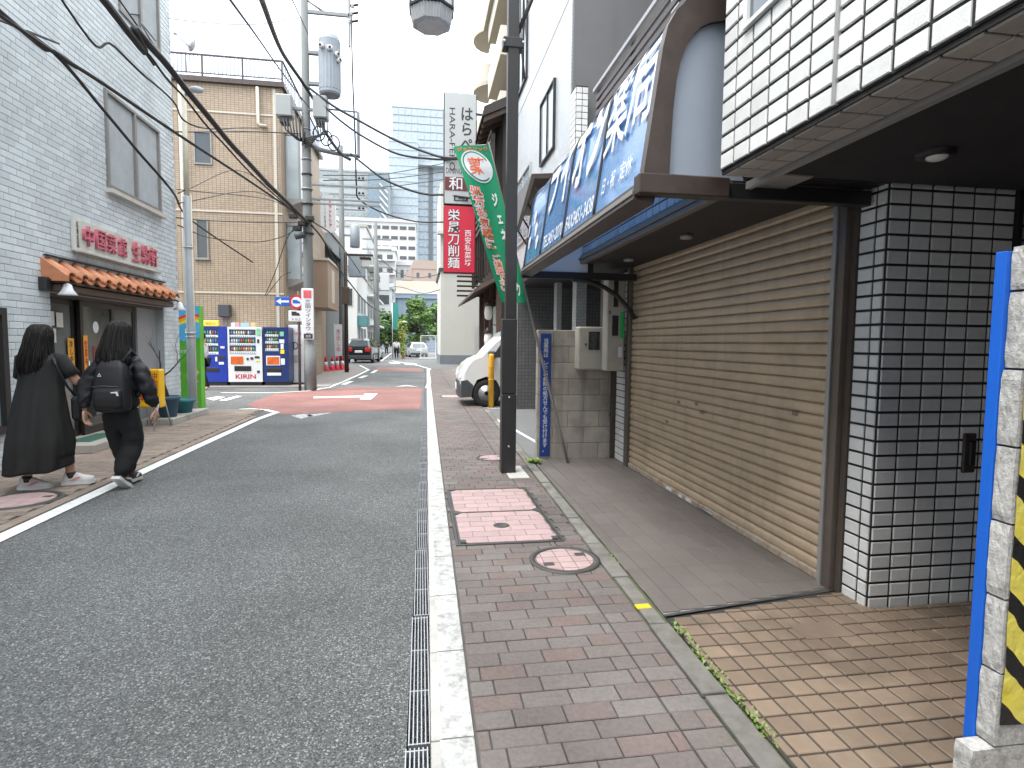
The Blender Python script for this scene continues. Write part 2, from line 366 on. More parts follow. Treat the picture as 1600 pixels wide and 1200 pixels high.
mark('arrow_shaft', [(-2.697, 15.229, 0.000), (-2.765, 15.617, 0.000), (-1.488, 15.886, 0.000), (-1.478, 15.427, 0.000)])
mark('arrow_head', [(-1.515, 14.830, 0.000), (-1.543, 16.476, 0.000), (-1.200, 16.563, -0.000), (-1.232, 14.815, 0.000)])
mark('stop_bar', [(-0.830, 19.045, 0.000), (-0.478, 19.748, -0.000), (-0.049, 18.888, 0.000), (-0.446, 19.286, 0.000)])
for q in (((-2.485, 11.646, 0.000), (-2.209, 11.150, 0.000), (-2.062, 11.613, 0.000), (-2.290, 11.936, 0.000)), ((-2.074, 11.419, 0.000), (-1.773, 12.110, 0.000), (-1.946, 12.015, 0.000), (-2.226, 11.726, 0.000))): mark('worn_triangle', q, worn_paint('road_white_worn', (.7, .7, .7, 1), (.16, .16, .16, 1), .47))
for q in (((-4.813, 14.776, 0.000), (-4.616, 14.611, 0.000), (-4.599, 15.853, 0.000), (-4.753, 15.951, 0.000)), ((-5.275, 15.283, 0.000), (-4.931, 14.783, 0.000), (-4.927, 15.604, 0.000), (-5.172, 15.792, 0.000))): mark('stop_lettering', q, MATS.get('x') or m_white)
strip('edge_line', [(-2.980, 45.321, 0.000), (-3.853, 79.167, 0.000)], .16)
for q in (((-2.344, 42.504, 0.000), (-1.596, 41.933, 0.000), (-1.353, 40.060, 0.000), (-1.949, 39.987, 0.000)), ((-1.218, 41.329, 0.000), (-0.319, 40.186, 0.000), (-0.216, 37.357, 0.000), (-0.953, 37.815, 0.000))): mark('crossing_bar', q)

# paving bricks
def bricks(parent, lst, m_part, m_field, limit=300, name='brick'):
    vis = [q for q in lst if inview(q[0])]; rest = [q for q in lst if not inview(q[0])]
    wall_tiles(near(vis) + rest, name, parent, m_part, m_field, limit)
MBK = dict(rough=.85, var=.13, scale=30, bump=.45, bscale=170, dirt=((.12, .11, .1, 1), .4, 2.5))
def brickmat(name, cols, mode):
    """sidewalk brick: tone picked per piece from a small range of fired colours"""
    m, t, p = base(name); g = N(t, 'ShaderNodeNewGeometry'); pos = g.outputs['Position']
    s = N(t, 'ShaderNodeObjectInfo').outputs['Random'] if mode == 'obj' else N(t, 'ShaderNodeAttribute', attribute_name='rnd').outputs['Fac']
    r_ = N(t, 'ShaderNodeValToRGB'); el = r_.color_ramp.elements; el[0].color = cols[0]; el[1].color = cols[-1]
    for i, c in enumerate(cols[1:-1]): e = el.new((i + 1) / (len(cols) - 1)); e.color = c
    t.links.new(s, r_.inputs[0])
    n1 = N(t, 'ShaderNodeTexNoise'); n1.inputs['Scale'].default_value = 55; n1.inputs['Detail'].default_value = 6; n1.inputs['Roughness'].default_value = .7; t.links.new(pos, n1.inputs['Vector'])
    n2 = N(t, 'ShaderNodeTexNoise'); n2.inputs['Scale'].default_value = 1.6; n2.inputs['Detail'].default_value = 8; t.links.new(pos, n2.inputs['Vector'])
    ad = N(t, 'ShaderNodeMath', operation='ADD'); t.links.new(n1.outputs['Fac'], ad.inputs[0]); t.links.new(n2.outputs['Fac'], ad.inputs[1])
    mr_ = N(t, 'ShaderNodeMapRange'); mr_.inputs['From Min'].default_value = .6; mr_.inputs['From Max'].default_value = 1.4; mr_.inputs['To Min'].default_value = .62; mr_.inputs['To Max'].default_value = 1.35; t.links.new(ad.outputs[0], mr_.inputs['Value'])
    vs = N(t, 'ShaderNodeVectorMath', operation='SCALE'); t.links.new(r_.outputs[0], vs.inputs[0]); t.links.new(mr_.outputs[0], vs.inputs['Scale'])
    surface(m, t, p, vs.outputs[0], pos, .84, .5, 170); return m
cols = [(.152, .130, .117, 1), (.128, .108, .098, 1), (.165, .145, .132, 1), (.142, .119, .108, 1), (.162, .116, .103, 1), (.152, .133, .121, 1), (.172, .154, .142, 1)]
m_brick, m_brickF = brickmat('paver', cols, 'obj'), brickmat('paver_field', cols, 'attr')
pv = MB(); 
pv.poly([(WR(-6), -6, .009), (K0(-6), -6, .009), (K0(32), 32, .009), (WR(32), 32, .009)])
pav = pv.build('pavement', mat('sand_joint', (.10, .095, .088, 1), .95, .2, 30), kind='structure')
HATCH = (.245, 1.03, 3.97, 5.53)
lst = []; py = -1.2; row = 0
while py < 31:
    y = py + .052; x = WR(y) + .004; first = True
    end = .952
    off = (.0, .1, .05, .15)[row % 4]
    while x < end - .02:
        wdt = .2
        if first and off: wdt = off
        if first and off == 0: wdt = .2
        x1 = min(x + wdt, end)
        cx = (x + x1) / 2
        inh = HATCH[0] + .02 < cx < HATCH[1] - .02 and HATCH[2] + .03 < y < HATCH[3] - .03
        if not inh and x1 - x > .02: lst.append(((cx, y, .009), UX, UY, UZ, x1 - x - .005, .099, .013 + random.uniform(-.0015, .0015)))
        x = x1; first = False
    x = .956; e2 = K0(y) - .004
    segs = [(x, min(x + .2, e2))] if row % 2 else [(x, min(x + .1, e2)), (min(x + .1, e2), e2)]
    if segs[-1][1] < e2 - .03: segs.append((segs[-1][1], e2))
    for a, b_ in segs:
        if b_ - a > .02:
            cx = (a + b_) / 2
            if not (cx < HATCH[1] - .02 and HATCH[2] + .03 < y < HATCH[3] - .03): lst.append(((cx, y, .009), UX, UY, UZ, b_ - a - .005, .099, .013 + random.uniform(-.0015, .0015)))
    py += .104; row += 1
bricks(pav, lst, m_brick, m_brickF)
# kerb stones along the shop floor
m_moss = mat('moss_dirt', (.09, .10, .05, 1), .95, .3, 20, .6, 90)
kb = MB().poly([(K0(-6) - .004, -6, .006), (K1(-6) + .03, -6, .006), (K1(12.4) + .03, 12.4, .006), (K0(12.4) - .004, 12.4, .006)]).build('kerb', m_moss, kind='structure')
y = -1.5
while y < 12:
    L = .6; c = (K0(y + L / 2) + K1(y + L / 2)) / 2
    d = V((.021, 1, 0)).normalized(); me = MB().piece((0, 0, 0), V((d.y, -d.x, 0)), d, UZ, .095 + random.uniform(-.01, .012), L - .018, .02, .004).mesh('kerb_stone', m_kerb)
    place(me, 'kerb_stone', kb, (c - .008, y + L / 2, .006 + random.uniform(0, .008))); y += L
# gutter band beside the drain
gt = MB().poly([(ED(-6) + .085, -6, .004), (WR(-6), -6, .004), (WR(32), 32, .004), (ED(32) + .085, 32, .004)]).build('gutter', mat('joint_dark', (.07, .068, .06, 1), .95), kind='structure')
y = -1.0; me1 = {}
while y < 31:
    L = .6; a = ED(y + .3) + .088; b_ = WR(y + .3) - .003; d = V((.009, 1, 0)).normalized()
    wa = .035
    pa = MB().piece((0, 0, 0), V((d.y, -d.x, 0)), d, UZ, b_ - a, L - .008, .012, .003)
    o = bpy.data.objects.new('gutter_stone', pa.mesh('gutter_stone', m_concL)); o.location = ((a + b_) / 2, y + .3, .004); link(o, gt)
    pb = MB().poly([(a + wa, y + .004, .019), (b_ - .004, y + .004, .019), (b_ - .004, y + L - .004, .019), (a + wa, y + L - .004, .019)]).build('painted_band', m_gutter, gt)
    y += L
# drain gratings
def grating(y0):
    g = thing('drain_grating', '', 'drain grating', (ED(y0) + .04, y0, 0), 'steel drain gratings along the gutter')
    x0 = ED(y0 + .5); wv = .082
    for k in range(6):
        xx = x0 + .004 + k * (wv - .006) / 5
        MB().box(xx - .0022, xx + .0022, y0 + .005, y0 + .99, -.026, .004).build('bar', m_steel, g)
    for k in range(4):
        yy = y0 + .012 + k * .3217
        MB().box(x0 + .001, x0 + wv - .001, yy - .003, yy + .003, -.02, .0025).build('cross_bar', m_steel, g)
    return g
for k in range(12):
    g = grating(1.0 + k)
    g['label'] = 'steel slot grating in the gutter drain, number %s from the viewer along the white band' % ('first second third fourth fifth sixth seventh eighth ninth tenth eleventh twelfth'.split()[k])
gx = MB()
for k in range(6):
    a = .004 + k * .0152
    gx.prism([(ED(13) + a - .0022, 13, -.02), (ED(13) + a + .0022, 13, -.02), (ED(13) + a + .0022, 13, .004), (ED(13) + a - .0022, 13, .004)], (.0095 * 19, 19, 0))
gx.build('far_grating', m_steel, gt, kind='stuff')

# shop floors
m_greytile = mat('grey_floor_tile', (.135, .117, .105, 1), .62, .1, 9, .25, 160, rnd=.07, dirt=((.19, .18, .165, 1), .25, 2))
m_greytileF = mat('grey_floor_tile_field', (.145, .13, .12, 1), .62, .1, 9, .25, 160, attr=.07)
m_beigetile = mat('beige_floor_tile', (.215, .160, .115, 1), .5, .14, 14, .3, 120, rnd=.16, dirt=((.10, .078, .06, 1), .7, 1.8))
m_beigetileF = mat('beige_floor_tile_field', (.215, .160, .115, 1), .5, .12, 14, .3, 120, attr=.13)
m_grout = mat('grout_dark', (.04, .037, .033, 1), .95, .2, 40)
fl = MB().poly([(K1(2.78), 2.78, .02), (2.5, 2.98, .02), (2.5, 6.9, .02), (K1(6.9), 6.9, .02)]).build('shop_floor', mat('grout_light', (.24, .23, .22, 1), .95), kind='structure')
lst = []
for i in range(9):
    for j in range(14):
        xa = 2.43 - .15 * (i + 1); xb = xa + .15; ya = 2.8 + .3 * j; yb = min(ya + .3, 6.9)
        if ya > 6.85 or xb < K1(ya) + .02: continue
        xa = max(xa, K1((ya + yb) / 2))
        if j == 0: ya = 2.80 + (xa - 1.27) * .155 + .02
        if xb - xa > .02: lst.append((((xa + xb) / 2, (ya + yb) / 2, .02), UX, UY, UZ, xb - xa - .005, yb - ya - .0015, .008))
wall_tiles(near(lst), 'floor_tile', fl, m_greytile, m_greytileF)
f2 = MB().poly([(K1(-2), -2, .016), (4.6, -2, .016), (4.6, 3.0, .016), (2.45, 2.97, .016), (K1(2.78), 2.77, .016)]).build('entrance_floor', m_grout, kind='structure')
lst = []
for i in range(34):
    for j in range(47):
        xa = 1.2 + .104 * i; ya = -1.8 + .104 * j; cx, cy = xa + .05, ya + .05
        if cx > 4.5: continue
        xb, yb = xa + .104, ya + .104; xa = max(xa, K1(cy) + .008)
        lim = 2.755 + max(0, (min(xa, 2.42) - 1.27)) * .155 if cx < 2.40 else 2.715
        yb = min(yb, lim)
        if xb - xa < .025 or yb - ya < .02: continue
        lst.append((((xa + xb) / 2, (ya + yb) / 2, .016), UX, UY, UZ, xb - xa - .011, yb - ya - .011, .009))
bricks(f2, lst, m_beigetile, m_beigetileF, name='floor_tile')
MB().box(1.86, 2.12, 2.45, 2.60, .016, .0275).build('floor_hatch', m_beigetile, f2)
MB().poly([(K1(2.78) - .01, 2.765, .03), (2.44, 2.955, .03), (2.44, 2.975, .03), (K1(2.78) - .01, 2.785, .03)]).build('floor_trim', m_iron, f2)
# concrete forecourt of the parking lot and the paving farther on
MB().poly([(K1(7), 7.0, .012), (9, 7.0, .012), (9, 32, .012), (K1(20), 32, .012), (K1(12.4), 12.4, .012)]).build('forecourt', mat('forecourt_grey', (.15, .15, .15, 1), .8, .2, 1.5, .3, 60), kind='structure')
strip('lot_line', [(1.36, 11.2, 0), (1.62, 8.6, 0), (1.75, 7.4, 0)], .06, .018)
strip('lot_line', [(1.3, 12.6, 0), (3.2, 12.35, 0)], .08, .018)
# ---- left pavement with zigzag blocks
colsL = [(.24, .195, .155, 1), (.20, .16, .13, 1), (.27, .22, .18, 1), (.225, .17, .14, 1)]
m_zig, m_zigF = brickmat('zig_paver', colsL, 'obj'), brickmat('zig_paver_field', colsL, 'attr')
pl = MB().poly([(-4.6, -6, .006), (-3.07, -6, .006), (-3.07, 11.0, .006), (-2.95, 11.9, .006), (-3.35, 12.7, .006), (-4.6, 13.0, .006)]).build('pavement', MATS['sand_joint'], kind='structure')
def zig(cx, cy):
    a, b_, e = .108, .052, .014; pts = []
    for sgn in (1, -1):
        for k in range(5):
            xx = -a + 2 * a * k / 4; pts.append((sgn * xx, (b_ + (e if k % 2 else 0)) if sgn < 0 else (-b_ + (e if k % 2 else 0))))
    return [(cx + p, cy + q, 0) for p, q in pts]
zmesh = MB().prism(zig(0, 0), (0, 0, .016)).mesh('block', m_zig); zl = []
y = 3.2; k = 0
while y < 12.7:
    x = -4.55 + (.11 if k % 2 else 0)
    while x < -3.10:
        if not (y > 11.6 and x > -3.3) and (V((x, y)) - V((-3.5, 5.62))).length > .33: zl.append((x, y))
        x += .222
    y += .11; k += 1
ze = [q for q in zl if q[0] > -3.298]; zl = [q for q in zl if q[0] <= -3.298]
zl.sort(key=lambda q: 0 if inview((q[0], q[1], 0)) else 1)
for (x, y) in zl[:300]: place(zmesh, 'block', pl, (x, y, .006 + random.uniform(0, .002)))
zf = MB()
for (x, y) in zl[300:]: zf.cur = random.random(); zf.prism([(p[0], p[1], .006) for p in zig(x, y)], (0, 0, .016))
for (x, y) in ze:
    if x < -3.2: zf.cur = random.random(); zf.prism([(min(p[0], -3.189), p[1], .006) for p in zig(x, y)], (0, 0, .0165))
zf.build('block_field', m_zigF, pl, kind='stuff', attr=True)
k = 0; y = 2.6; bl = []
while y < 11.4:
    bl.append(((-3.135, y, .006), UX, UY, UZ, .10, .196, .016)); y += .2
bricks(pl, bl, m_zig, m_zigF)
# pavements beyond the crossing
MB().poly([(-2.958, 18.324, 0.000), (-2.804, 21.712, 0.000), (-2.798, 30.673, 0.000), (-3.938, 36.470, -0.000), (-4.6, 38, 0), (-4.6, 20.5, 0)]).box(-7, -2.9, 18.75, 19.9, -.05, .03).build('pavement', mat('far_paving', (.24, .22, .205, 1), .85, .2, 3, .3, 30), kind='structure').location.z = .012
MB().poly([(-14, 18.75, .04), (-3.3, 18.75, .04), (-3.3, 19.8, .04), (-14, 19.8, .04)]).build('pavement', mat('far_paving2', (.28, .27, .255, 1), .85, .2, 3, .3, 30), kind='structure')

# ---- hatches and manholes
m_pink = mat('pink_inlay', (.41, .295, .285, 1), .8, .1, 30, .35, 140, rnd=.08, dirt=((.3, .22, .2, 1), .4, 6))
m_pinkgap = mat('pink_joint', (.22, .16, .15, 1), .9)
def hatch(name, label, x0, x1, y0, y1, n):
    h = thing(name, label, 'hatch', ((x0 + x1) / 2, (y0 + y1) / 2, 0))
    f = MB(); t_ = .020; z0, z1 = .008, .029
    f.box(x0, x0 + t_, y0, y1, z0, z1).box(x1 - t_, x1, y0, y1, z0, z1).box(x0 + t_, x1 - t_, y0, y0 + t_, z0, z1).box(x0 + t_, x1 - t_, y1 - t_, y1, z0, z1)
    f.build('rim', m_iron, h)
    ly = (y1 - y0 - 2 * t_) / n
    for k in range(n):
        a, b_ = y0 + t_ + k * ly, y0 + t_ + (k + 1) * ly
        xa, xb = x0 + t_ + .004, x1 - t_ - .004; a += .004; b_ -= .004
        lid = MB().box(xa, xb, a, b_, .008, .022).build('lid', m_iron, h)
        c_ = .055; i0, i1, j0, j1 = xa + .012, xb - .012, a + .012, b_ - .012
        MB().poly([(i0 + c_, j0, .0245), (i1 - c_, j0, .0245), (i1, j0 + c_, .0245), (i1, j1 - c_, .0245), (i1 - c_, j1, .0245), (i0 + c_, j1, .0245), (i0, j1 - c_, .0245), (i0, j0 + c_, .0245)]).build('inlay_bed', m_pinkgap, lid)
        rows = 6; rh = (j1 - j0) / rows
        for r_ in range(rows):
            xs = i0 - (.1 if r_ % 2 else 0)
            while xs < i1:
                q0, q1 = max(xs, i0), min(xs + .2, i1); yb0, yb1 = j0 + r_ * rh, j0 + (r_ + 1) * rh
                if q1 - q0 > .02:
                    cc = lambda xx, yy: min(xx - i0, i1 - xx) + min(yy - j0, j1 - yy) < c_ - .004
                    P4 = [(q0 + .003, yb0 + .003), (q1 - .003, yb0 + .003), (q1 - .003, yb1 - .003), (q0 + .003, yb1 - .003)]
                    pts = []
                    for (px_, py_), dx, dy in zip(P4, (1, -1, -1, 1), (1, 1, -1, -1)):
                        if cc(px_, py_):
                            dd = c_ - (min(px_ - i0, i1 - px_) + min(py_ - j0, j1 - py_)) + .003
                            dd = min(dd, rh * .95)
                            A_, B_ = (px_ + dx * dd, py_), (px_, py_ + dy * dd)
                            pts += [B_, A_] if (dx, dy) in ((1, 1), (-1, -1)) else [A_, B_]
                        else: pts.append((px_, py_))
                    MB().prism([(p[0], p[1], .0245) for p in pts], (0, 0, .005)).build('inlay_brick', m_pink, lid)
                xs += .2
    return h
h = hatch('utility_hatch', 'double rectangular iron hatch with pink brick inlay in the right pavement', HATCH[0], HATCH[1], HATCH[2], HATCH[3], 2)
lk = MB().lathe((.62, 4.37, .012), [(.062, 0), (.062, .021), (.045, .023), (.042, .02), (.01, .02)], 20).build('lock_cap', m_iron, h)
for (xx, yy) in ((.30, 4.75), (.97, 4.75), (.97, 4.05), (.30, 4.05)): MB().box(xx - .02, xx + .02, yy - .03, yy + .03, .02, .031).build('corner_lug', m_iron, h)
hatch('utility_hatch', 'small pink inlaid hatch far along the right pavement by the van', .52, 1.12, 15.0, 15.7, 1)
def manhole(label, x, y, r, m_in, grid=True):
    h = thing('manhole_cover', label, 'manhole cover', (x, y, 0))
    MB().lathe((x, y, 0), [(r, .006), (r, .029), (r * .86, .031), (r * .85, .02), (0.01, .02)], 40).build('ring', m_iron, h)
    MB().lathe((x, y, 0), [(r * .82, .018), (r * .82, .0255), (.001, .0255)], 40).build('inlay_bed', m_pinkgap, h)
    s_ = r * .42
    for i in range(-3, 4):
        for j in range(-3, 4):
            pts = []
            cs = [((i - .5) * s_ + .003, (j - .5) * s_ + .003), ((i + .5) * s_ - .003, (j - .5) * s_ + .003), ((i + .5) * s_ - .003, (j + .5) * s_ - .003), ((i - .5) * s_ + .003, (j + .5) * s_ - .003)]
            R_ = r * .80
            if min(math.hypot(*c) for c in cs) > R_ * .98: continue
            # clip the square against the circle
            out_ = []
            for a_, b_ in zip(cs, cs[1:] + cs[:1]):
                for q in range(6):
                    px_, py_ = a_[0] + (b_[0] - a_[0]) * q / 6, a_[1] + (b_[1] - a_[1]) * q / 6
                    d_ = math.hypot(px_, py_); k_ = min(1, R_ / d_) if d_ else 1
                    out_.append((px_ * k_, py_ * k_))
            MB().prism([(x + p[0], y + p[1], .0255) for p in out_], (0, 0, .004)).build('inlay_tile', m_in, h)
    for sg in (-1, 1):
        xx, yy = x + sg * r * .52, y + sg * r * .3
        MB().box(xx - .035, xx + .035, yy - .028, yy + .028, .02, .0305).build('key_slot', m_iron, h)
    return h
manhole('round manhole cover with pink inlay and dark iron ring on the right pavement', .94, 3.62, .235, m_pink)
manhole('round pink manhole cover beside the foot of the black pole', .88, 7.05, .2, m_pink)
manhole('round pink manhole cover at the left picture edge near the woman in the dress', -3.5, 5.62, .32, m_pink)
tag(CB(.93, 1.15, 5.95, 6.55, .01, .0245, c=.003).build('concrete_patch', m_concL), 'light concrete patch in the paving round the foot of the black pole', 'patch')
tag(CB(1.155, 1.235, 2.87, 2.92, .02, .031, c=.002).build('boundary_marker', mat('yellow_plate', (.75, .5, .03, 1), .5, .1)), 'small yellow boundary marker plate on the kerb stone', 'marker')

# ------------------------------------------------------------------ pharmacy building on the right
m_wtile = mat('white_glazed_tile', (.67, .675, .665, 1), .33, .07, 40, .35, 160, rnd=.07, dirt=((.38, .37, .34, 1), .3, 4))
m_wtileF = mat('white_glazed_tile_field', (.67, .675, .665, 1), .33, .07, 40, .35, 160, attr=.07)
m_shade_tile = mat('grey_glazed_tile', (.30, .30, .30, 1), .4, .1, 30, .3, 160, rnd=.08)  # white tile with its shade put into a grey colour
m_bluelit_tile = mat('awning_lit_tile', (.36, .40, .46, 1), .25, .1, 30, .2, 160, rnd=.1)  # blue in the colour stands for light coming through the awning
m_joint = mat('black_joint', (.022, .02, .02, 1), .9)
m_brown = mat('bronze_metal', (.062, .046, .040, 1), .42, .15, 9, .1, 60, metal=.25, dirt=((.15, .12, .1, 1), .3, 6))
m_black = mat('black_metal', (.018, .017, .017, 1), .45, .15, 9, .1, 60)
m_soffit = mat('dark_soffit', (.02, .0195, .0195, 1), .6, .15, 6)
m_trim = mat('alu_trim', (.36, .35, .34, 1), .4, .1, 12, metal=.5)
ph = thing('tiled_building', 'white tiled building with a rolling shutter and dark recessed entrance on the right', 'building', (2.4, 2.73, 0))
TW, TH = .129, .0785
def tilewall(parent, org, u, v, n, nu, nv, m1, m2, tw=TW, th=TH, gap=.014, name='tile', u0=0., limit=300, thick=.008, skip=None, wl=None):
    org, u, v, n = V(org), V(u), V(v), V(n); lst = []
    for i in range(nu):
        for j in range(nv):
            if skip and skip(i, j): continue
            a0, a1 = i * tw - u0, (i + 1) * tw - u0
            if a0 < 0: a0 = 0
            if wl and a1 > wl: a1 = wl
            if a1 - a0 < .03: continue
            lst.append((org + u * ((a0 + a1) / 2) + v * ((j + .5) * th), u, v, n, a1 - a0 - gap, th - gap, thick))
    vis = near([q for q in lst if inview(q[0])]); rest = [q for q in lst if not inview(q[0])]
    if len(vis) < limit and rest: wall_tiles(vis, name, parent, m1, m2, 999); wall_tiles(rest, name, parent, m1, m2, 0)
    else: wall_tiles(vis + rest, name, parent, m1, m2, limit)
# pillar and recessed entrance wall
pil = B(2.42, 4.6, 2.73, 2.92, 0, 2.33).build('pillar', m_joint, ph)
tilewall(pil, (2.42, 2.73, 0), UY, UZ, -UX, 2, 30, m_wtile, m_wtileF, u0=.055, wl=.19)
tilewall(pil, (2.42, 2.73, 0), UX, UZ, -UY, 6, 30, m_wtile, m_wtileF)
MB().box(3.19, 3.22, 2.70, 2.73, 0, 2.33).build('corner_trim', m_black, pil)
tilewall(pil, (3.23, 2.73, 0), UX, UZ, -UY, 6, 30, m_wtile, mat('shaded_white_tile_field', (.30, .30, .30, 1), .4, .1, 30, .3, 160, attr=.08), limit=10)  # same white tile; the field's grey paints in the shade
CB(2.955, 3.035, 2.71, 2.73, .76, .98, c=.006).build('handle_plate', m_brown, pil)
CB(2.975, 3.015, 2.69, 2.712, .80, .94, c=.006).build('door_pull', m_black, pil)
B(4.6, 4.72, -2, 2.92, 0, 2.33).build('shade_back_wall', mat('added_entry_wall', (.12, .115, .11, 1), .8), ph)  # unseen wall, added to darken the entrance
B(2.0, 4.72, -2.1, -2.0, 0, 2.33).build('side_wall', MATS['added_entry_wall'], ph)  # also unseen, added to keep the entrance dark
# upper storey fascia over the entrance
fa = B(1.42, 4.72, -12, 2.63, 2.28, 7.2).build('fascia', m_joint, ph)
tilewall(fa, (1.42, 2.63, 2.28), -UY, UZ, -UX, 24, 14, m_wtile, m_wtileF, u0=.012)
tilewall(fa, (1.42, 2.63, 2.28 + 14 * TH), -UY, UZ, -UX, 36, 30, m_wtile, m_wtileF, u0=.012, limit=0)
MB().box(1.405, 1.4215, 1.846, 1.862, 2.28, 6).build('expansion_joint', m_trim, fa)
sf = B(1.425, 1.615, -2.05, 2.63, 2.262, 2.278).build('soffit_edge', m_joint, ph)
m_stile = mat('soffit_tile', (.34, .31, .28, 1), .5, .1, 20, .2, 100, rnd=.12)
for i in range(2):
    for j in range(26):
        yy = 2.62 - (j + .5) * TW
        if inview((1.5, yy, 2.26)): place(MB().piece((0, 0, 0), UX, UY, -UZ, .085, TW - .011, .007).mesh('tile', m_stile), 'tile', sf, (1.475 + i * .093, yy, 2.262))
B(1.615, 1.645, -2.05, 2.74, 2.235, 2.27).build('edge_trim', m_trim, ph)
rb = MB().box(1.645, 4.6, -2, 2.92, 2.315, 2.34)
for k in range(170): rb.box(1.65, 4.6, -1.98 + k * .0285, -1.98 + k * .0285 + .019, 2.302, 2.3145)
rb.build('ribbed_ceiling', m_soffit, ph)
wn = MB().box(1.395, 1.42, 2.20, 2.44, 2.83, 2.85).box(1.395, 1.42, 2.41, 2.44, 2.85, 3.9).box(1.395, 1.42, .9, 2.2, 2.83, 2.85).build('window_frame', mat('white_alu', (.62, .62, .61, 1), .4, .06), fa)
B(1.41, 1.419, .9, 2.41, 2.85, 3.9).build('window_pane', glass('pane_grey', (.10, .12, .13, 1)), fa)
# ceiling lamp and panel
cl_ = thing('ceiling_lamp', 'round dark ceiling lamp under the entrance soffit', 'lamp', (2.16, 2.2, 2.302))
MB().lathe((2.16, 2.2, 2.30), [(.075, 0), (.075, -.035), (.06, -.045), (.001, -.045)], 24).build('housing', m_black, cl_)
MB().ell((2.16, 2.19, 2.255), .042, .042, .018).build('lens', mat('lamp_lens', (.7, .68, .62, 1), .2, .05), cl_)
CB(1.70, 1.89, 2.60, 2.92, 2.27, 2.30, c=.004).build('ceiling_panel', m_trim, ph)
MB().lathe((2.1, 4.4, 2.33), [(.05, 0), (.05, -.03), (.035, -.035), (.001, -.035)], 16).build('downlight', m_trim, ph)
MB().lathe((2.1, 5.7, 2.33), [(.05, 0), (.05, -.03), (.035, -.035), (.001, -.035)], 16).build('downlight', m_trim, ph)
# rolling shutter
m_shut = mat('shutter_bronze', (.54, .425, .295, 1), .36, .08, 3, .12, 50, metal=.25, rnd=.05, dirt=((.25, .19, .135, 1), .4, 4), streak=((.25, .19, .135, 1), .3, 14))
sh = thing('roller_shutter', 'closed beige metal roller shutter of the pharmacy, rusty along the bottom', 'shutter', (2.4, 4.7, 0))
SP = .0735
prof = [(.012, 0), (.0, .006), (-.006, .02), (-.007, .045), (-.003, .062), (.006, .068), (.014, .0725), (.02, .0735), (.02, 0)]
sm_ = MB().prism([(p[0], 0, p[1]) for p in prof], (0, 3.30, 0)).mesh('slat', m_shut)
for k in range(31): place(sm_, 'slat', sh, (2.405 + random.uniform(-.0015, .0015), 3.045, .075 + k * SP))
m_rust = mat('rusty_bottom', (.36, .31, .24, 1), .55, .15, 6, .3, 60, dirt=((.22, .08, .025, 1), .95, 9))
CB(2.385, 2.425, 3.045, 6.345, .028, .078, c=.006).build('bottom_bar', m_rust, sh, label='rusty bottom bar')
MB().tube([(2.378, 4.35, .055), (2.372, 4.42, .06), (2.372, 4.55, .06), (2.378, 4.62, .055)], .006, 8).build('handle', m_steel, sh)
for (yy, zz, L) in ((4.75, .052, .1), (4.93, .05, .07), (5.15, .052, .12)): CB(2.381, 2.386, yy, yy + L, zz - .016, zz + .016, c=.002).build('sticker', mat('torn_sticker', (.66, .65, .62, 1), .6, .3, 60), sh)
for (yy, zz) in ((4.7, .92), (5.3, .68), (5.05, .9), (3.35, 1.0), (4.6, .86)): CB(2.395, 2.3975, yy, yy + .06, zz, zz + .03, c=.001).build('scuff_plate', mat('scuff', (.2, .16, .12, 1), .5), sh)
# guide posts, header
gp = MB().box(2.36, 2.46, 2.955, 3.048, .02, 2.32).box(2.40, 2.44, 2.92, 2.955, .02, 2.32); gp.build('guide_post', mat('post_brown', (.15, .125, .105, 1), .35, .1, 8, .05, metal=.5), ph)
CB(2.345, 2.385, 3.015, 3.046, .02, 2.31, c=.004).build('guide_rail', m_trim, ph)
CB(2.36, 2.46, 6.345, 6.44, .02, 2.34, c=.006).build('guide_post', MATS['post_brown'], ph)
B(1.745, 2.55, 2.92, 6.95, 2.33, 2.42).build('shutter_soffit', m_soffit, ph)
B(2.44, 2.52, 3.0, 6.5, 0, 2.4).build('inner_wall', m_dark, ph)
hb = B(1.76, 2.5, 2.95, 6.95, 2.42, 3.15).build('header_wall', m_joint, ph)
for j in range(3):
    for i in range(31):
        y0 = 2.97 + i * TW
        place(MB().piece((0, 0, 0), UY, UZ, -UX, TW - .011, TH - .011, .008).mesh('tile', m_bluelit_tile), 'tile', hb, (1.76, y0 + TW / 2, 2.425 + (j + .5) * TH))
for k, (xa, z0, z1) in enumerate(((1.735, 2.395, 2.42), (1.715, 2.365, 2.393), (1.73, 2.325, 2.363))): CB(xa, 1.79, 2.95, 6.95, z0, z1, c=.004).build('moulding', mat('moulding_brown', (.20, .165, .135, 1), .45, .1, 8, metal=.3), ph)
# parapet and balcony rail above the awning
pp = B(1.86, 2.0, 2.8, 6.95, 3.0, 3.62).build('parapet', m_joint, ph)
tilewall(pp, (1.86, 6.95, 3.0), -UY, UZ, -UX, 32, 7, m_wtile, m_wtileF, limit=120)
rl = thing('balcony_railing', 'dark brown slatted balcony railing above the blue awning', 'railing', (1.9, 4.6, 3.62))
for k in range(6): CB(1.885, 1.905, 2.9, 6.25, 3.66 + k * .085, 3.715 + k * .085, c=.004).build('slat', m_brown, rl)
CB(1.86, 1.92, 2.9, 6.29, 4.18, 4.23, c=.006).build('top_rail', m_trim, rl)
for yy in (3.2, 4.2, 5.2, 6.2): CB(1.905, 1.94, yy, yy + .04, 3.6, 4.2, c=.003).build('post', m_brown, rl)
B(3.0, 4.7, 2.95, 6.9, 3.35, 9).build('upper_wall', tmat('white_small_tile', (.58, .59, .58, 1), (.25, .25, .25, 1), .1, .05, 'yz'), ph)
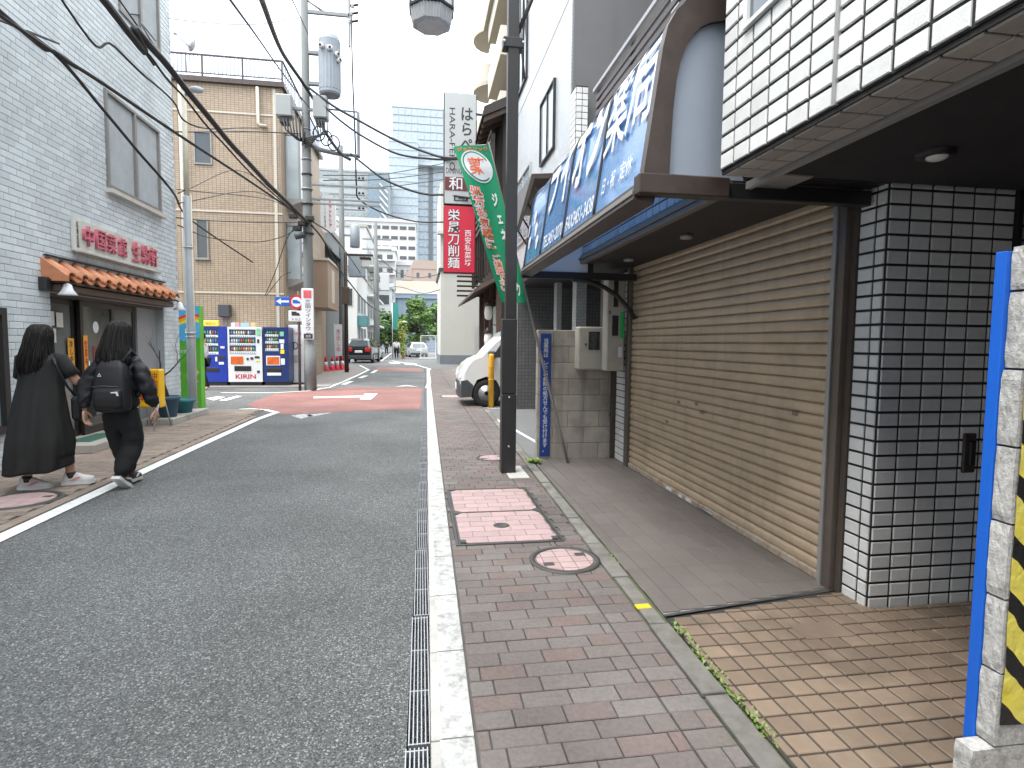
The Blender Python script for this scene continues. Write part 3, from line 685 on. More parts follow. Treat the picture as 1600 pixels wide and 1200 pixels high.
B(1.95, 3.0, 2.9, 6.9, 3.5, 3.6).build('balcony_floor', m_conc, ph)

# ------------------------------------------------------------------ blue awning with lettering
aw = thing('awning', 'blue vinyl awning with white pharmacy lettering in a bronze frame over the shutter', 'awning', (1.5, 4.5, 2.2))
PROF = [(1.105, 2.265), (1.135, 2.48), (1.165, 2.70), (1.195, 2.92), (1.215, 3.0), (1.25, 3.07), (1.30, 3.12), (1.37, 3.155), (1.47, 3.17), (1.86, 3.19)]
def translucent(m, t, p, c, k):
    ts = N(t, 'ShaderNodeBsdfTranslucent'); mx = N(t, 'ShaderNodeMixShader'); mx.inputs[0].default_value = k
    if hasattr(c, 'is_linked'): t.links.new(c, ts.inputs['Color'])
    else: ts.inputs['Color'].default_value = c
    t.links.new(p.outputs[0], mx.inputs[1]); t.links.new(ts.outputs[0], mx.inputs[2])
    t.links.new(mx.outputs[0], next(n for n in t.nodes if n.type == 'OUTPUT_MATERIAL').inputs['Surface'])
def m_vinyl():
    m, t, p = base('blue_vinyl'); g = N(t, 'ShaderNodeNewGeometry'); pos = g.outputs['Position']
    n1 = N(t, 'ShaderNodeTexNoise'); n1.inputs['Scale'].default_value = 2.6; n1.inputs['Detail'].default_value = 4; t.links.new(pos, n1.inputs['Vector'])
    c = mixc(t, n1.outputs['Fac'], (.10, .28, .66, 1), (.26, .50, .84, 1))
    surface(m, t, p, c, pos, .27, .25, 9, rvar=.05, bdist=.01); p.inputs['Coat Weight'].default_value = 1; p.inputs['Coat Roughness'].default_value = .08
    translucent(m, t, p, c, .35)
    return m
mv = m_vinyl(); m_letter = mat('letter_white', (.66, .675, .69, 1), .4, .04, 8)
AL = [0.]
for a, b_ in zip(PROF, PROF[1:]): AL.append(AL[-1] + math.hypot(b_[0] - a[0], b_[1] - a[1]))
def onprof(s_, off=0.):
    for i in range(len(PROF) - 1):
        if s_ <= AL[i + 1] or i == len(PROF) - 2:
            t_ = (s_ - AL[i]) / (AL[i + 1] - AL[i]); a, b_ = PROF[i], PROF[i + 1]
            dx, dz = b_[0] - a[0], b_[1] - a[1]; L = math.hypot(dx, dz)
            return (a[0] + dx * t_ - dz / L * off, a[1] + dz * t_ + dx / L * off)
ribs_y = [2.86, 3.65, 4.5, 5.35, 6.2]
for a, b_ in zip(ribs_y, ribs_y[1:]):
    rr = []
    for j in range(9):
        yy = a + (b_ - a) * j / 8; bul = .012 * math.sin(math.pi * j / 8)
        rr.append([(p[0] + (bul if 0 < i < 6 else 0), yy, p[1]) for i, p in enumerate(PROF)])
    MB().rings(rr, cap=False, closed=False).build('canvas_panel', mv, aw, fix=False)
for yy in ribs_y[1:]:
    b2 = MB().tube([(onprof(s_, .004)[0], yy, onprof(s_, .004)[1]) for s_ in [AL[-1] * q / 24 for q in range(22)]], .011, 6).build('rib', m_black, aw)
def onawn(yc, sc_): return lambda a, b_: (onprof(max(sc_ + b_, .005), .008)[0], yc - a, onprof(max(sc_ + b_, .005), .008)[1])
for (yc, ch, w_) in ((3.05, '局', .40), (3.44, '薬', .38), (3.86, 'ン', .34), (4.27, 'オ', .36), (4.71, 'イ', .34), (5.13, 'ラ', .34)):
    txt(ch, m_letter, aw, w=w_, h=.54, bold=.028, fn=onawn(yc, .62))
txt('日・祝', m_letter, aw, w=.24, h=.105, bold=.012, fn=onawn(3.42, .16)); txt('定休', m_letter, aw, w=.2, h=.105, bold=.012, fn=onawn(3.12, .16))
txt('FAX3451-3438', m_letter, aw, w=.72, h=.115, bold=.012, fn=onawn(4.06, .105))
txt('TEL3451-2070', m_letter, aw, w=.72, h=.115, bold=.012, fn=onawn(4.90, .105))
# tooth-shaped pattern on the far panel
for k in range(5):
    mb = MB(); cy, cs, rr_ = 5.62 + .14 * k, .18 + .13 * (k % 3) + .02 * k, .055
    mb.add([onawn(cy, cs)(rr_ * (1 + .3 * math.sin(3 * q)) * math.cos(q), rr_ * 1.3 * math.sin(q)) for q in [2 * math.pi * i / 14 for i in range(14)]], [tuple(range(14))]); mb.build('printed_mark', m_letter, aw)
# near end frame with curved bronze arch and grey end panel
outer = [(1.085, 2.20)] + [(p[0] - .012, p[1]) for p in PROF[:4]] + [(1.205, 3.02), (1.25, 3.10), (1.31, 3.155), (1.38, 3.185), (1.5, 3.20), (1.78, 3.21)]
inner = [(1.235, 2.30), (1.238, 2.45), (1.245, 2.62), (1.258, 2.76), (1.275, 2.85), (1.30, 2.925), (1.335, 2.985), (1.38, 3.03), (1.43, 3.055), (1.52, 3.075), (1.78, 3.08)]
fr = MB(); n_ = len(outer)
for yv in (2.80, 2.86): fr.v += [(p[0], yv, p[1]) for p in outer] + [(p[0], yv, p[1]) for p in inner]
o2 = 2 * n_
for i in range(n_ - 1):
    for F in ((i, i + 1, n_ + i + 1, n_ + i), (o2 + i, o2 + n_ + i, o2 + n_ + i + 1, o2 + i + 1), (i, o2 + i, o2 + i + 1, i + 1), (n_ + i, n_ + i + 1, o2 + n_ + i + 1, o2 + n_ + i)):
        fr.f.append(F); fr.sm.append(False); fr.r.append(0)
fr.build('end_frame', m_brown, aw)
MB().prism([(p[0] - .01, 2.825, p[1]) for p in inner] + [(1.78, 2.825, 2.30)], (0, .012, 0)).build('end_panel', mat('end_panel_grey', (.30, .34, .40, 1), .5, .08, 2), aw)
CB(1.075, 1.56, 2.79, 2.875, 2.205, 2.305, c=.006).build('end_rail', m_brown, aw)
CB(1.56, 2.40, 2.82, 2.885, 2.21, 2.29, c=.006).build('end_beam', m_black, aw)
fb = MB().prism([(1.07, 2.86, 2.19), (1.18, 2.86, 2.17), (1.19, 2.86, 2.215), (1.12, 2.86, 2.26), (1.085, 2.86, 2.27)], (0, 3.38, 0)); fb.build('front_rail', m_brown, aw)
CB(1.066, 1.074, 2.875, 6.2, 2.215, 2.24, c=.002).build('rail_lip', m_trim, aw)
# far end bracket
ab = MB().box(1.09, 2.38, 6.20, 6.25, 2.16, 2.235).box(1.82, 1.88, 6.2, 6.25, 2.235, 3.15)
ab.tube([(1.65, 6.225, 2.16), (1.85, 6.225, 2.14), (2.02, 6.225, 2.08), (2.17, 6.225, 1.99), (2.30, 6.225, 1.86), (2.38, 6.225, 1.74)], .026, 8); ab.build('bracket', m_black, aw)
MB().prism([(1.13, 6.215, 2.235), (1.82, 6.215, 2.235), (1.82, 6.215, 3.1), (1.3, 6.215, 3.05), (1.19, 6.215, 2.9)], (0, .01, 0)).build('end_panel', m_letter, aw)

# ------------------------------------------------------------------ things beside the shutter
m_cab = mat('cabinet_beige', (.44, .41, .35, 1), .45, .06, 5, .05, 60, dirt=((.2, .17, .12, 1), .35, 5))
cb_ = thing('wall_cabinet', 'tall narrow beige cabinet with a green sticker beside the shutter', 'cabinet', (2.23, 6.5, 1.15))
CB(2.13, 2.345, 6.44, 6.62, 1.14, 2.27, c=.012).build('body', m_cab, cb_)
CB(2.20, 2.255, 6.43, 6.441, 1.88, 2.2, c=.004).build('slot', m_black, cb_)
CB(2.19, 2.26, 6.425, 6.441, 1.55, 1.78, c=.004).build('display', m_black, cb_)
CB(2.285, 2.33, 6.434, 6.4405, 1.52, 1.83, c=.001).build('sticker', mat('green_sticker', (.03, .5, .13, 1), .5, .05), cb_)
CB(2.27, 2.32, 6.434, 6.4405, 1.3, 1.42, c=.001).build('notice', m_letter, cb_)
CB(2.15, 2.165, 6.425, 6.441, 1.80, 1.84, c=.003).build('latch', m_iron, cb_)
pr = B(2.40, 2.6, 6.445, 6.9, 0, 2.3).build('pier', m_joint, ph)
for j in range(29):
    for i in range(3):
        place(MB().piece((0, 0, 0), UY, UZ, -UX, .118, TH - .011, .008).mesh('tile', m_wtile), 'tile', pr, (2.40, 6.51 + i * .129, .03 + (j + .5) * TH))
dp = thing('downpipe', 'dark square downpipe between the block wall and the shutter', 'pipe', (2.37, 6.86, 0))
CB(2.34, 2.395, 6.83, 6.885, .02, 1.15, c=.006).build('pipe', m_brown, dp)
CB(2.33, 2.40, 6.825, 6.89, .55, .6, c=.004).build('clamp', m_brown, dp)
# block wall
m_block = mat('block_concrete', (.37, .335, .285, 1), .9, .13, 8, .5, 110, rnd=.1, dirt=((.13, .115, .095, 1), .65, 2.2), streak=((.12, .105, .09, 1), .55, 7))
bw = thing('block_wall', 'low stained concrete block wall with a blue vertical sign and meter box', 'wall', (1.95, 6.96, 0))
B(1.42, 2.52, 6.905, 7.015, .02, 1.6).build('mortar', mat('mortar', (.2, .185, .165, 1), .95), bw)
for j in range(8):
    x = 1.41
    for i in range(4):
        x1 = min(x + (.395 if (i or j % 2 == 0) else .2), 2.53)
        if x1 - x > .05: CB(x + .003, x1 - .003, 6.9, 7.02, .02 + j * .2 + .003, .02 + (j + 1) * .2 - .003, c=.005).build('block', m_block, bw)
        x = x1
sg = thing('vertical_sign', 'narrow dark blue vertical sign with white Japanese lettering on the block wall', 'sign', (1.51, 6.89, .06))
CB(1.445, 1.575, 6.885, 6.899, .06, 1.575, c=.003).build('board', mat('sign_blue', (.012, .045, .22, 1), .4, .1), sg)
txt('当薬局は、どこの病院の処方せんでも受け付けます。', m_letter, sg, (1.51, 6.884, .815), w=.062, h=1.40, bold=.012, vertical=True, line=.95)
mb_ = thing('meter_box', 'beige electric meter box with a dark glass window on the block wall', 'meter box', (2.06, 6.85, 1.13))
CB(1.87, 2.26, 6.74, 6.899, 1.14, 1.66, c=.018).build('box', m_cab, mb_)
CB(2.00, 2.14, 6.732, 6.742, 1.38, 1.60, c=.004).build('window', glass('meter_glass', (.02, .022, .024, 1)), mb_)
CB(1.955, 1.98, 6.728, 6.742, 1.43, 1.46, c=.003).build('latch', m_iron, mb_)

# ------------------------------------------------------------------ wall end at the right picture edge
ew = thing('wall_end', 'cut off concrete block wall end wrapped in yellow and black hazard tape ', 'wall', (1.6, 1.25, 0))
random.seed(11)
for j in range(9):
    z0, z1 = j * .2, min((j + 1) * .2 - .006, 1.71)
    b_ = MB(); ny, nz_ = 6, 8; dx = random.uniform(-.006, .006)
    x0 = 1.497 + dx if j > 1 else 1.44 - (2 - j) * .012
    rr = []
    for k in range(nz_ + 1):
        z = z0 + (z1 - z0) * k / nz_
        rr.append([(x0 + random.uniform(-.0012, .0015) + (.003 if k in (0, nz_) else 0), 1.232 + .05 * q / ny, z) for q in range(ny + 1)] + [(2.3, 1.282, z), (2.3, 1.232, z)])
    b_.rings(rr, cap=True, smooth=False); b_.build('block', mat('rough_block', (.42, .41, .39, 1), .95, .4, 90, .7, 190, rnd=.06, dirt=((.12, .115, .105, 1), .75, 26)), ew)
def hazard():
    m, t, p = base('hazard_tape'); g = N(t, 'ShaderNodeNewGeometry'); s = N(t, 'ShaderNodeSeparateXYZ'); t.links.new(g.outputs['Position'], s.inputs[0])
    ad = N(t, 'ShaderNodeMath', operation='ADD'); t.links.new(s.outputs['X'], ad.inputs[0]); t.links.new(s.outputs['Z'], ad.inputs[1])
    n0 = N(t, 'ShaderNodeTexNoise'); n0.inputs['Scale'].default_value = 9; t.links.new(g.outputs['Position'], n0.inputs['Vector'])
    a2 = N(t, 'ShaderNodeMath', operation='MULTIPLY_ADD'); a2.inputs[1].default_value = .05; t.links.new(n0.outputs['Fac'], a2.inputs[0]); t.links.new(ad.outputs[0], a2.inputs[2])
    mo = N(t, 'ShaderNodeMath', operation='PINGPONG'); mo.inputs[1].default_value = .075; t.links.new(a2.outputs[0], mo.inputs[0])
    gtm = N(t, 'ShaderNodeMath', operation='GREATER_THAN'); gtm.inputs[1].default_value = .046; t.links.new(mo.outputs[0], gtm.inputs[0])
    n1 = N(t, 'ShaderNodeTexNoise'); n1.inputs['Scale'].default_value = 12; n1.inputs['Detail'].default_value = 5; t.links.new(g.outputs['Position'], n1.inputs['Vector'])
    yl = mixc(t, n1.outputs['Fac'], (.66, .52, .015, 1), (.72, .66, .2, 1)); c = mixc(t, gtm.outputs[0], yl, (.02, .02, .02, 1))
    surface(m, t, p, c, g.outputs['Position'], .35, .7, 25, bdist=.01); return m
hz = MB(); rr = []
for k in range(15):
    z = .46 + 1.24 * k / 14; rr.append([(1.503 + .77 * q / 14, 1.2285 - .008 * abs(noise.noise(V((q * .6, k * .7, 0)))), z) for q in range(15)])
hz.rings(rr, cap=False, closed=False); hz.build('hazard_wrap', hazard(), ew, fix=False)
CB(1.489, 2.25, 1.284, 1.315, .0, 1.70, c=.002).build('blue_board', mat('blue_board', (.005, .10, .50, 1), .38, .04), ew)

# ------------------------------------------------------------------ black lamp pole with lantern
bp = thing('lamp_pole', 'square black street lamp pole on the right pavement with a hanging glass lantern', 'lamp pole', (.955, 6.27, 0))
CB(.875, 1.035, 6.19, 6.35, .01, .895, c=.008).build('lower_sleeve', m_black, bp)
CB(.873, 1.033, 6.188, 6.348, .90, 1.715, c=.008).build('upper_sleeve', m_black, bp)
CB(.912, 1.028, 6.212, 6.328, 1.716, 6.4, c=.006).build('shaft', m_black, bp)
for zz in (.32, .86): MB().lathe((.955, 0, 0), [(.001, 0)] * 2, 4); MB().cyl((.955, 6.19, zz), (.955, 6.18, zz), .012, n=10).build('bolt', m_steel, bp)
CB(.86, 1.08, 6.20, 6.34, 4.55, 4.66, c=.01).build('clamp', m_black, bp)
for xx in (.868, 1.072): MB().cyl((xx, 6.205, 4.605), (xx, 6.19, 4.605), .014, n=8).build('bolt', m_steel, bp)
MB().tube([(.98, 6.25, 4.62), (1.18, 6.25, 5.12), (1.42, 6.25, 5.7)], .022, 8).build('brace', m_black, bp)
CB(.03, .95, 6.24, 6.30, 5.86, 5.93, c=.006).build('arm', m_black, bp)
lx, lyy = .115, 6.27
def octo(r, z, rot=math.pi / 8): return [(lx + r * math.cos(2 * math.pi * i / 8 + rot), lyy + r * math.sin(2 * math.pi * i / 8 + rot), z) for i in range(8)]
ln = MB(); rr = []
for (r, z) in ((.19, 4.675), (.225, 4.70), (.245, 4.84)): rr.append([(lx + r * (1 + .012 * (i % 2)) * math.cos(2 * math.pi * i / 64 + .1), lyy + r * (1 + .012 * (i % 2)) * math.sin(2 * math.pi * i / 64 + .1), z) for i in range(64)])
oc = lambda r, z: [V(p) for p in octo(r, z)]
def octring(r, z, n=10):
    q = oc(r, z); o_ = []
    for a, b_ in zip(q, q[1:] + q[:1]):
        for k in range(n): o_.append(a.lerp(b_, k / n) * 1.0 + V((0, 0, 0)) + (V((lx, lyy, z)) - a.lerp(b_, k / n)) * (.05 if k % 2 else 0))
    return o_
MB().rings([octring(.165, 4.70), octring(.205, 4.72), octring(.235, 4.85)], smooth=False).build('prismatic_bowl', mat('ribbed_glass', (.40, .40, .40, 1), .25, .08, 10, spec=.8), bp)
MB().rings([octo(.235, 4.852), octo(.247, 4.856), octo(.247, 4.878), octo(.225, 4.882)], cap=True, smooth=False).build('lantern_frame', m_black, bp)
MB().rings([octo(.225, 4.884), octo(.225, 5.3)], smooth=False).build('lantern_glass', mat('opal_glass', (.62, .66, .65, 1), .2, .06, 4, spec=.7), bp)
for q in octo(.235, 0): MB().cyl((q[0], q[1], 4.86), (q[0], q[1], 5.32), .012, n=6).build('lantern_bar', m_steel, bp)
MB().rings([octo(.29, 5.32), octo(.29, 5.36), octo(.12, 5.55), octo(.03, 5.6)], smooth=False).build('lantern_roof', m_black, bp)
MB().cyl((lx, lyy, 5.6), (lx, lyy, 5.88), .015).build('lantern_hanger', m_black, bp)

# ------------------------------------------------------------------ green banner flag
fg = thing('banner_flag', 'green vertical banner flag with orange lettering leaning on a pole behind the black lamp pole', 'flag', (1.72, 6.7, 0))
P0, P1 = V((1.74, 6.62, .03)), V((0.755, 6.620, 3.706))
MB().tube([P0.lerp(P1, k / 10) + V((0, .02 * math.sin(math.pi * k / 10), 0)) for k in range(11)], [.017] * 5 + [.012] * 6, 8).build('pole', mat('flag_pole', (.2, .19, .18, 1), .4), fg)
TL, TR_, BR, BL = V((0.360, 6.620, 3.626)), V((0.762, 6.620, 3.679)), V((1.208, 6.620, 1.914)), V((0.915, 6.620, 1.923))
ML, MR = V((0.682, 6.620, 2.654)), V((1.005, 6.620, 2.724))
def cloth(u, v, off=0.):
    """u across, v down the banner; gathered and folded towards its foot"""
    l = TL.lerp(ML, v * 1.7) if v < .588 else ML.lerp(BL, (v - .588) / .412)
    r_ = TR_.lerp(BR, v)
    p = l.lerp(r_, u)
    return (p.x, 6.60 - .045 * math.sin(u * 5.5 + v * 3.5) * (.35 + v) - .03 * math.sin(v * 7) * (1 - u) - off, p.z)
def clothmat():
    m = mat('banner_green', (.0, .235, .105, 1), .7, .06, 6); return m
rr = [[cloth(i / 12, j / 40) for i in range(13)] for j in range(41)]
MB().rings(rr, cap=False, closed=False).build('cloth', clothmat(), fg, fix=False)
m_org = mat('banner_orange', (.80, .13, .035, 1), .7, .05)
def fc(uc, vc, su, sv, off): return lambda a, b_: cloth(min(max(uc + a * su, .01), .99), min(max(vc - b_ * sv, .005), .995), off)
ov = lambda r, off: MB().add([fc(.5, .135, 1, 1, off)(r * .36 * math.cos(q) - .06 * math.sin(q), r * .088 * math.sin(q)) for q in [2 * math.pi * i / 36 for i in range(36)]] + [fc(.5, .135, 1, 1, off)(0, 0)], [(i, (i + 1) % 36, 36) for i in range(36)])
ov(1.18, .006).build('white_oval', m_letter, fg, fix=False); ov(1.07, .009).build('green_oval', clothmat(), fg, fix=False); ov(.97, .012).build('white_oval', m_letter, fg, fix=False)
txt('薬', m_org, fg, w=.5, h=.11, bold=.02, fn=fc(.5, .135, 1, 1, .016))
txt('ジェネリック', m_org, fg, w=.85, h=.026, bold=.02, fn=fc(.5, .025, 1, 1, .008))
for (bd, off, m_) in ((.09, .008, m_letter), (.02, .012, m_org)):
    txt('処方お気軽に', m_, fg, w=.36 + bd, h=.40, bold=bd, vertical=True, line=.98, fine=.03, fn=fc(.25, .46, 1, 1, off))
    txt('ご相談下さい', m_, fg, w=.27 + bd, h=.24, bold=bd, vertical=True, line=.98, fine=.03, fn=fc(.32, .81, 1, 1, off))
txt('ジェネリック', m_letter, fg, w=.17, h=.66, bold=.04, vertical=True, line=1.25, fine=.03, fn=fc(.78, .63, 1, 1, .009))
MB().tube([P1 + V((-.02, 0, -.03)), V((0.345, 6.600, 3.619))], .006, 6).build('top_rod', m_letter, fg)

# ------------------------------------------------------------------ white tiled building over the parking lot
m_wsm = tmat('facade_tile', (.44, .455, .46, 1), (.27, .28, .285, 1), .11, .052, 'yz', .007, .5, .07, .3)
m_wsx = tmat('facade_tile_x', (.44, .455, .46, 1), (.27, .28, .285, 1), .11, .052, 'xz', .007, .5, .07, .3)
m_gsx = tmat('grey_mosaic', (.12, .12, .122, 1), (.065, .065, .065, 1), .075, .075, 'xz', .012, 0, .1, .4)
m_gwall = mat('grey_paint_wall', (.125, .125, .128, 1), .75, .1, 1.5, .2, 60, streak=((.08, .08, .08, 1), .4, 3))
m_alu = mat('window_alu', (.48, .48, .47, 1), .4, .08, metal=.4)
gl_d = glass('glass_dark', (.045, .055, .06, 1)); gl_b = glass('glass_blue', (.16, .22, .25, 1)); gl_l = glass('glass_light', (.34, .39, .40, 1))
pk = thing('tiled_building', 'tall white tiled building over a parking lot beyond the blue awning', 'building', (2.0, 8, 0))
B(1.97, 9, 7.68, 12.6, 2.75, 14).build('facade_wall', m_wsm, pk)
B(1.985, 9, 7.62, 7.679, 2.75, 14).build('side_wall', m_gwall, pk)
st = B(1.97, 2.13, 7.40, 7.679, 2.75, 4.75).build('balcony_end', m_joint, pk)
for j in range(25):
    for i in range(2): place(MB().piece((0, 0, 0), UX, UZ, -UY, .072, .071, .006).mesh('tile', m_wtile), 'tile', st, (2.01 + i * .08, 7.40, 2.76 + (j + .5) * .079))
    for i in range(2): place(MB().piece((0, 0, 0), UY, UZ, -UX, .118, .071, .006).mesh('tile', m_wtile), 'tile', st, (1.97, 7.47 + i * .132, 2.76 + (j + .5) * .079))
B(2.13, 4, 7.5, 7.6, 3.9, 4.5).build('balcony_wall', m_gwall, pk)
B(1.99, 9, 7.62, 12.6, 2.66, 2.75).build('piloti_ceiling', m_soffit, pk)
B(2.08, 9, 12.38, 12.55, 0, 2.66).build('parking_wall', m_gsx, pk)
for (px0, px1, Y0) in ((2.66, 2.76, 11.2), (2.62, 2.80, 9.6)): B(px0, px1, Y0, Y0 + .25, 0, 2.66).build('pier', m_wsx, pk)
B(2.86, 9, 8.9, 9.0, 0, 2.66).build('inner_wall', m_gwall, pk)
def window(parent, plane, a0, a1, z0, z1, side, gl, fm=None, dep=.04, bars=1, fw=.04, sill=False):
    """framed window; plane 'x' at X=side facing -X, 'X' facing +X, 'y' at Y=side facing -Y"""
    fm = fm or m_alu; s_ = -1 if plane in 'xy' else 1
    def bx(a, b_, c, d, o0, o1):
        if plane in 'xX': return B(side + s_ * o0, side + s_ * o1, a, b_, c, d)
        return B(a, b_, side + s_ * o0, side + s_ * o1, c, d)
    f = MB()
    for (a, b_, c, d) in ((a0, a1, z0, z0 + fw), (a0, a1, z1 - fw, z1), (a0, a0 + fw, z0 + fw, z1 - fw), (a1 - fw, a1, z0 + fw, z1 - fw)):
        q = bx(a, b_, c, d, -.01, dep); f.add(q.v, q.f)
    for k in range(bars):
        m_ = a0 + (a1 - a0) * (k + 1) / (bars + 1); q = bx(m_ - fw * .5, m_ + fw * .5, z0 + fw, z1 - fw, -.01, dep * .8); f.add(q.v, q.f)
    if sill: q = bx(a0 - .04, a1 + .04, z0 - .03, z0 - .001, -.01, dep + .04); f.add(q.v, q.f)
    fo = f.build('window', fm, parent)
    for k in range(bars + 1):
        p0 = a0 + (a1 - a0) * k / (bars + 1) + fw * .5; p1 = a0 + (a1 - a0) * (k + 1) / (bars + 1) - fw * .5
        bx(p0, p1, z0 + fw * .9, z1 - fw * .9, -.008, dep * .3 + .002 * k).build('pane', gl, fo)
    return fo
window(pk, 'x', 8.55, 9.55, 4.35, 5.35, 1.97, gl_l, m_black, bars=1, fw=.03)
window(pk, 'x', 10.4, 11.9, 3.4, 4.7, 1.97, gl_b, m_alu, bars=1, fw=.03)
window(pk, 'x', 10.9, 12.3, 6.4, 8.4, 1.97, gl_d, m_black, bars=2, fw=.05)
window(pk, 'x', 8.4, 9.6, 7.2, 8.4, 1.97, gl_l, m_black, bars=1, fw=.03)
MB().tube([(1.93, 11.0, 6.4), (1.9, 11.3, 7.2), (1.93, 11.6, 8.3)], .02, 6).build('window_scroll', m_black, pk)
MB().box(1.965, 1.9695, 7.75, 12.6, 6.05, 6.08).build('expansion_joint', m_trim, pk)
# lean-to canopy
cn = thing('canopy', 'small brown metal canopy roof behind the far end of the blue awning', 'canopy', (1.6, 8.5, 3))
MB().prism([(1.96, 7.9, 3.80), (1.50, 7.9, 3.76), (1.30, 7.9, 3.02), (1.34, 7.9, 3.0), (1.54, 7.9, 3.70), (1.96, 7.9, 3.73)], (0, 2.4, 0)).build('roof_sheet', m_brown, cn)
for k in range(4): MB().tube([(1.33, 8.0 + .7 * k, 3.0), (1.55, 8.0 + .7 * k, 3.62), (1.96, 8.0 + .7 * k, 3.0)], .02, 6).build('bracket', m_brown, cn)
# ------------------------------------------------------------------ van and bollard
m_vanw = mat('van_white', (.70, .70, .68, 1), .25, .03, 3, 0, 20, coat=.6)
m_rub = mat('rubber', (.02, .02, .02, 1), .85, .1, 30)
m_plas = mat('grey_plastic', (.05, .055, .06, 1), .6)
vn = thing('parked_van', 'white van nosing out of the lot behind the yellow bollard', 'van', (1.0, 13.7, 0))
VX = .87
def van_sec(y):
    """side profile rounded towards the flanks"""
    e = max(0, abs(y) - .66) / .1; s_ = .05 * min(e, 1) ** 2
    return [(0 + s_ * 2, .42), (-.01 + s_ * 2, .60), (.02 + s_ * 2, .80), (.10 + s_ * 2, .95), (.26 + s_, 1.07), (.46 + s_, 1.15), (.74 + s_, 1.45), (1.0 + s_, 1.70 - s_), (1.16, 1.79 - s_), (1.5, 1.84 - s_), (3.2, 1.85 - s_), (3.42 - s_, 1.7), (3.46 - s_, 1.0), (3.46 - s_, .34), (2.9, .30), (2.87, .42), (2.8, .58), (2.62, .66), (2.44, .58), (2.37, .42), (2.34, .30), (.94, .30), (.91, .44), (.82, .61), (.60, .70), (.38, .62), (.30, .46), (.27, .34)]
rr = []
for yv in (-.76, -.74, -.70, -.5, 0, .5, .70, .74, .76): rr.append([(VX + p[0], 13.66 + yv, p[1]) for p in van_sec(yv)])
MB().rings(rr, smooth=False).build('body', m_vanw, vn)
bpz = MB(); rr = []
for yv in (-.775, -.73, -.5, 0, .5, .73, .775):
    s_ = .07 * (abs(yv) / .775) ** 4
    rr.append([(VX - .03 + s_, 13.66 + yv, .22), (VX - .045 + s_, 13.66 + yv, .40), (VX - .03 + s_, 13.66 + yv, .60), (VX + .10 + s_, 13.66 + yv, .62), (VX + .30, 13.66 + yv, .50), (VX + .26, 13.66 + yv, .24)])
MB().rings(rr, smooth=False).build('bumper', m_plas, vn)
MB().prism([(VX + .50, 13.02, 1.165), (VX + 1.02, 13.02, 1.70), (VX + 1.02, 14.30, 1.70), (VX + .50, 14.30, 1.165)], (-.015, 0, .012)).build('windscreen', glass('windscreen', (.16, .2, .22, 1)), vn)
MB().prism([(VX + .72, 12.893, 1.13), (VX + 1.3, 12.893, 1.13), (VX + 1.3, 12.905, 1.66), (VX + 1.06, 12.905, 1.66)], (0, .02, 0)).build('side_window', gl_d, vn)
MB().prism([(VX + 1.4, 12.893, 1.13), (VX + 2.3, 12.893, 1.13), (VX + 2.3, 12.905, 1.66), (VX + 1.4, 12.905, 1.66)], (0, .02, 0)).build('side_window', gl_d, vn)
for yv in (12.93, 14.16): MB().prism([(VX + .0, yv + .02, .66), (VX + .0, yv + .24, .66), (VX + .04, yv + .24, .84), (VX + .12, yv + .02, .90), (VX + .08, yv + .0, .68)], (-.012, 0, .004)).build('headlight', mat('lamp_clear', (.62, .64, .66, 1), .1, .1, spec=.9), vn)
CB(VX + .62, VX + .78, 12.72, 12.86, 1.10, 1.28, c=.03).build('wing_mirror', m_plas, vn)
MB().tube([(VX + .5, 13.2, 1.18), (VX + .62, 13.7, 1.29)], .01, 5).build('wiper', m_black, vn)
B(VX + .055, VX + .085, 13.2, 14.1, .70, .82).build('grille', m_plas, vn)
for xx in (VX + .95, VX + 1.36, VX + 2.36): B(xx, xx + .008, 12.896, 12.903, .42, 1.68).build('door_seam', m_plas, vn)
B(VX + 1.0, VX + 2.3, 12.896, 12.903, 1.085, 1.092).build('waist_seam', m_plas, vn)
CB(VX + 1.2, VX + 1.32, 12.885, 12.90, .98, 1.01, c=.004).build('door_handle', m_plas, vn)
MB().prism([(VX + .13, 13.0, .965), (VX + .44, 13.0, 1.145), (VX + .44, 14.3, 1.145), (VX + .13, 14.3, .965)], (-.003, 0, .006)).build('bonnet', m_vanw, vn)
CB(VX - .055, VX - .04, 13.45, 13.87, .36, .52, c=.004).build('number_plate', m_letter, vn)
for (wx, wy) in ((VX + .60, 12.93), (VX + 2.62, 12.93), (VX + .60, 14.2), (VX + 2.62, 14.2)):
    w_ = MB().rings([[(wx + r_ * math.cos(2 * math.pi * i / 28), wy + dy, .315 + r_ * math.sin(2 * math.pi * i / 28)) for i in range(28)] for r_, dy in ((.18, -.01), (.22, -.022), (.29, -.02), (.312, 0), (.312, .14), (.28, .17), (.1, .17))]); wo = w_.build('wheel', m_rub, vn)
    MB().rings([[(wx + r_ * math.cos(2 * math.pi * i / 24), wy + dy, .315 + r_ * math.sin(2 * math.pi * i / 24)) for i in range(24)] for r_, dy in ((.185, -.018), (.18, .01), (.13, .015), (.11, -.012), (.05, -.018), (.01, -.018))]).build('rim', m_steel, wo)
    for k in range(8): MB().cyl((wx + .145 * math.cos(k * .785), wy - .002, .315 + .145 * math.sin(k * .785)), (wx + .145 * math.cos(k * .785), wy + .012, .315 + .145 * math.sin(k * .785)), .022, n=8).build('rim_hole', m_dark, wo)
bo = thing('bollard', 'yellow steel bollard standing in front of the white van', 'bollard', (1.55, 12.72, 0))
m_yel = mat('bollard_yellow', (.72, .36, .015, 1), .45, .08, 9, .1)
MB().lathe((1.55, 12.72, 0), [(.062, .012), (.062, 1.17), (.055, 1.2), (.03, 1.215), (.001, 1.216)], 18).build('post', m_yel, bo)
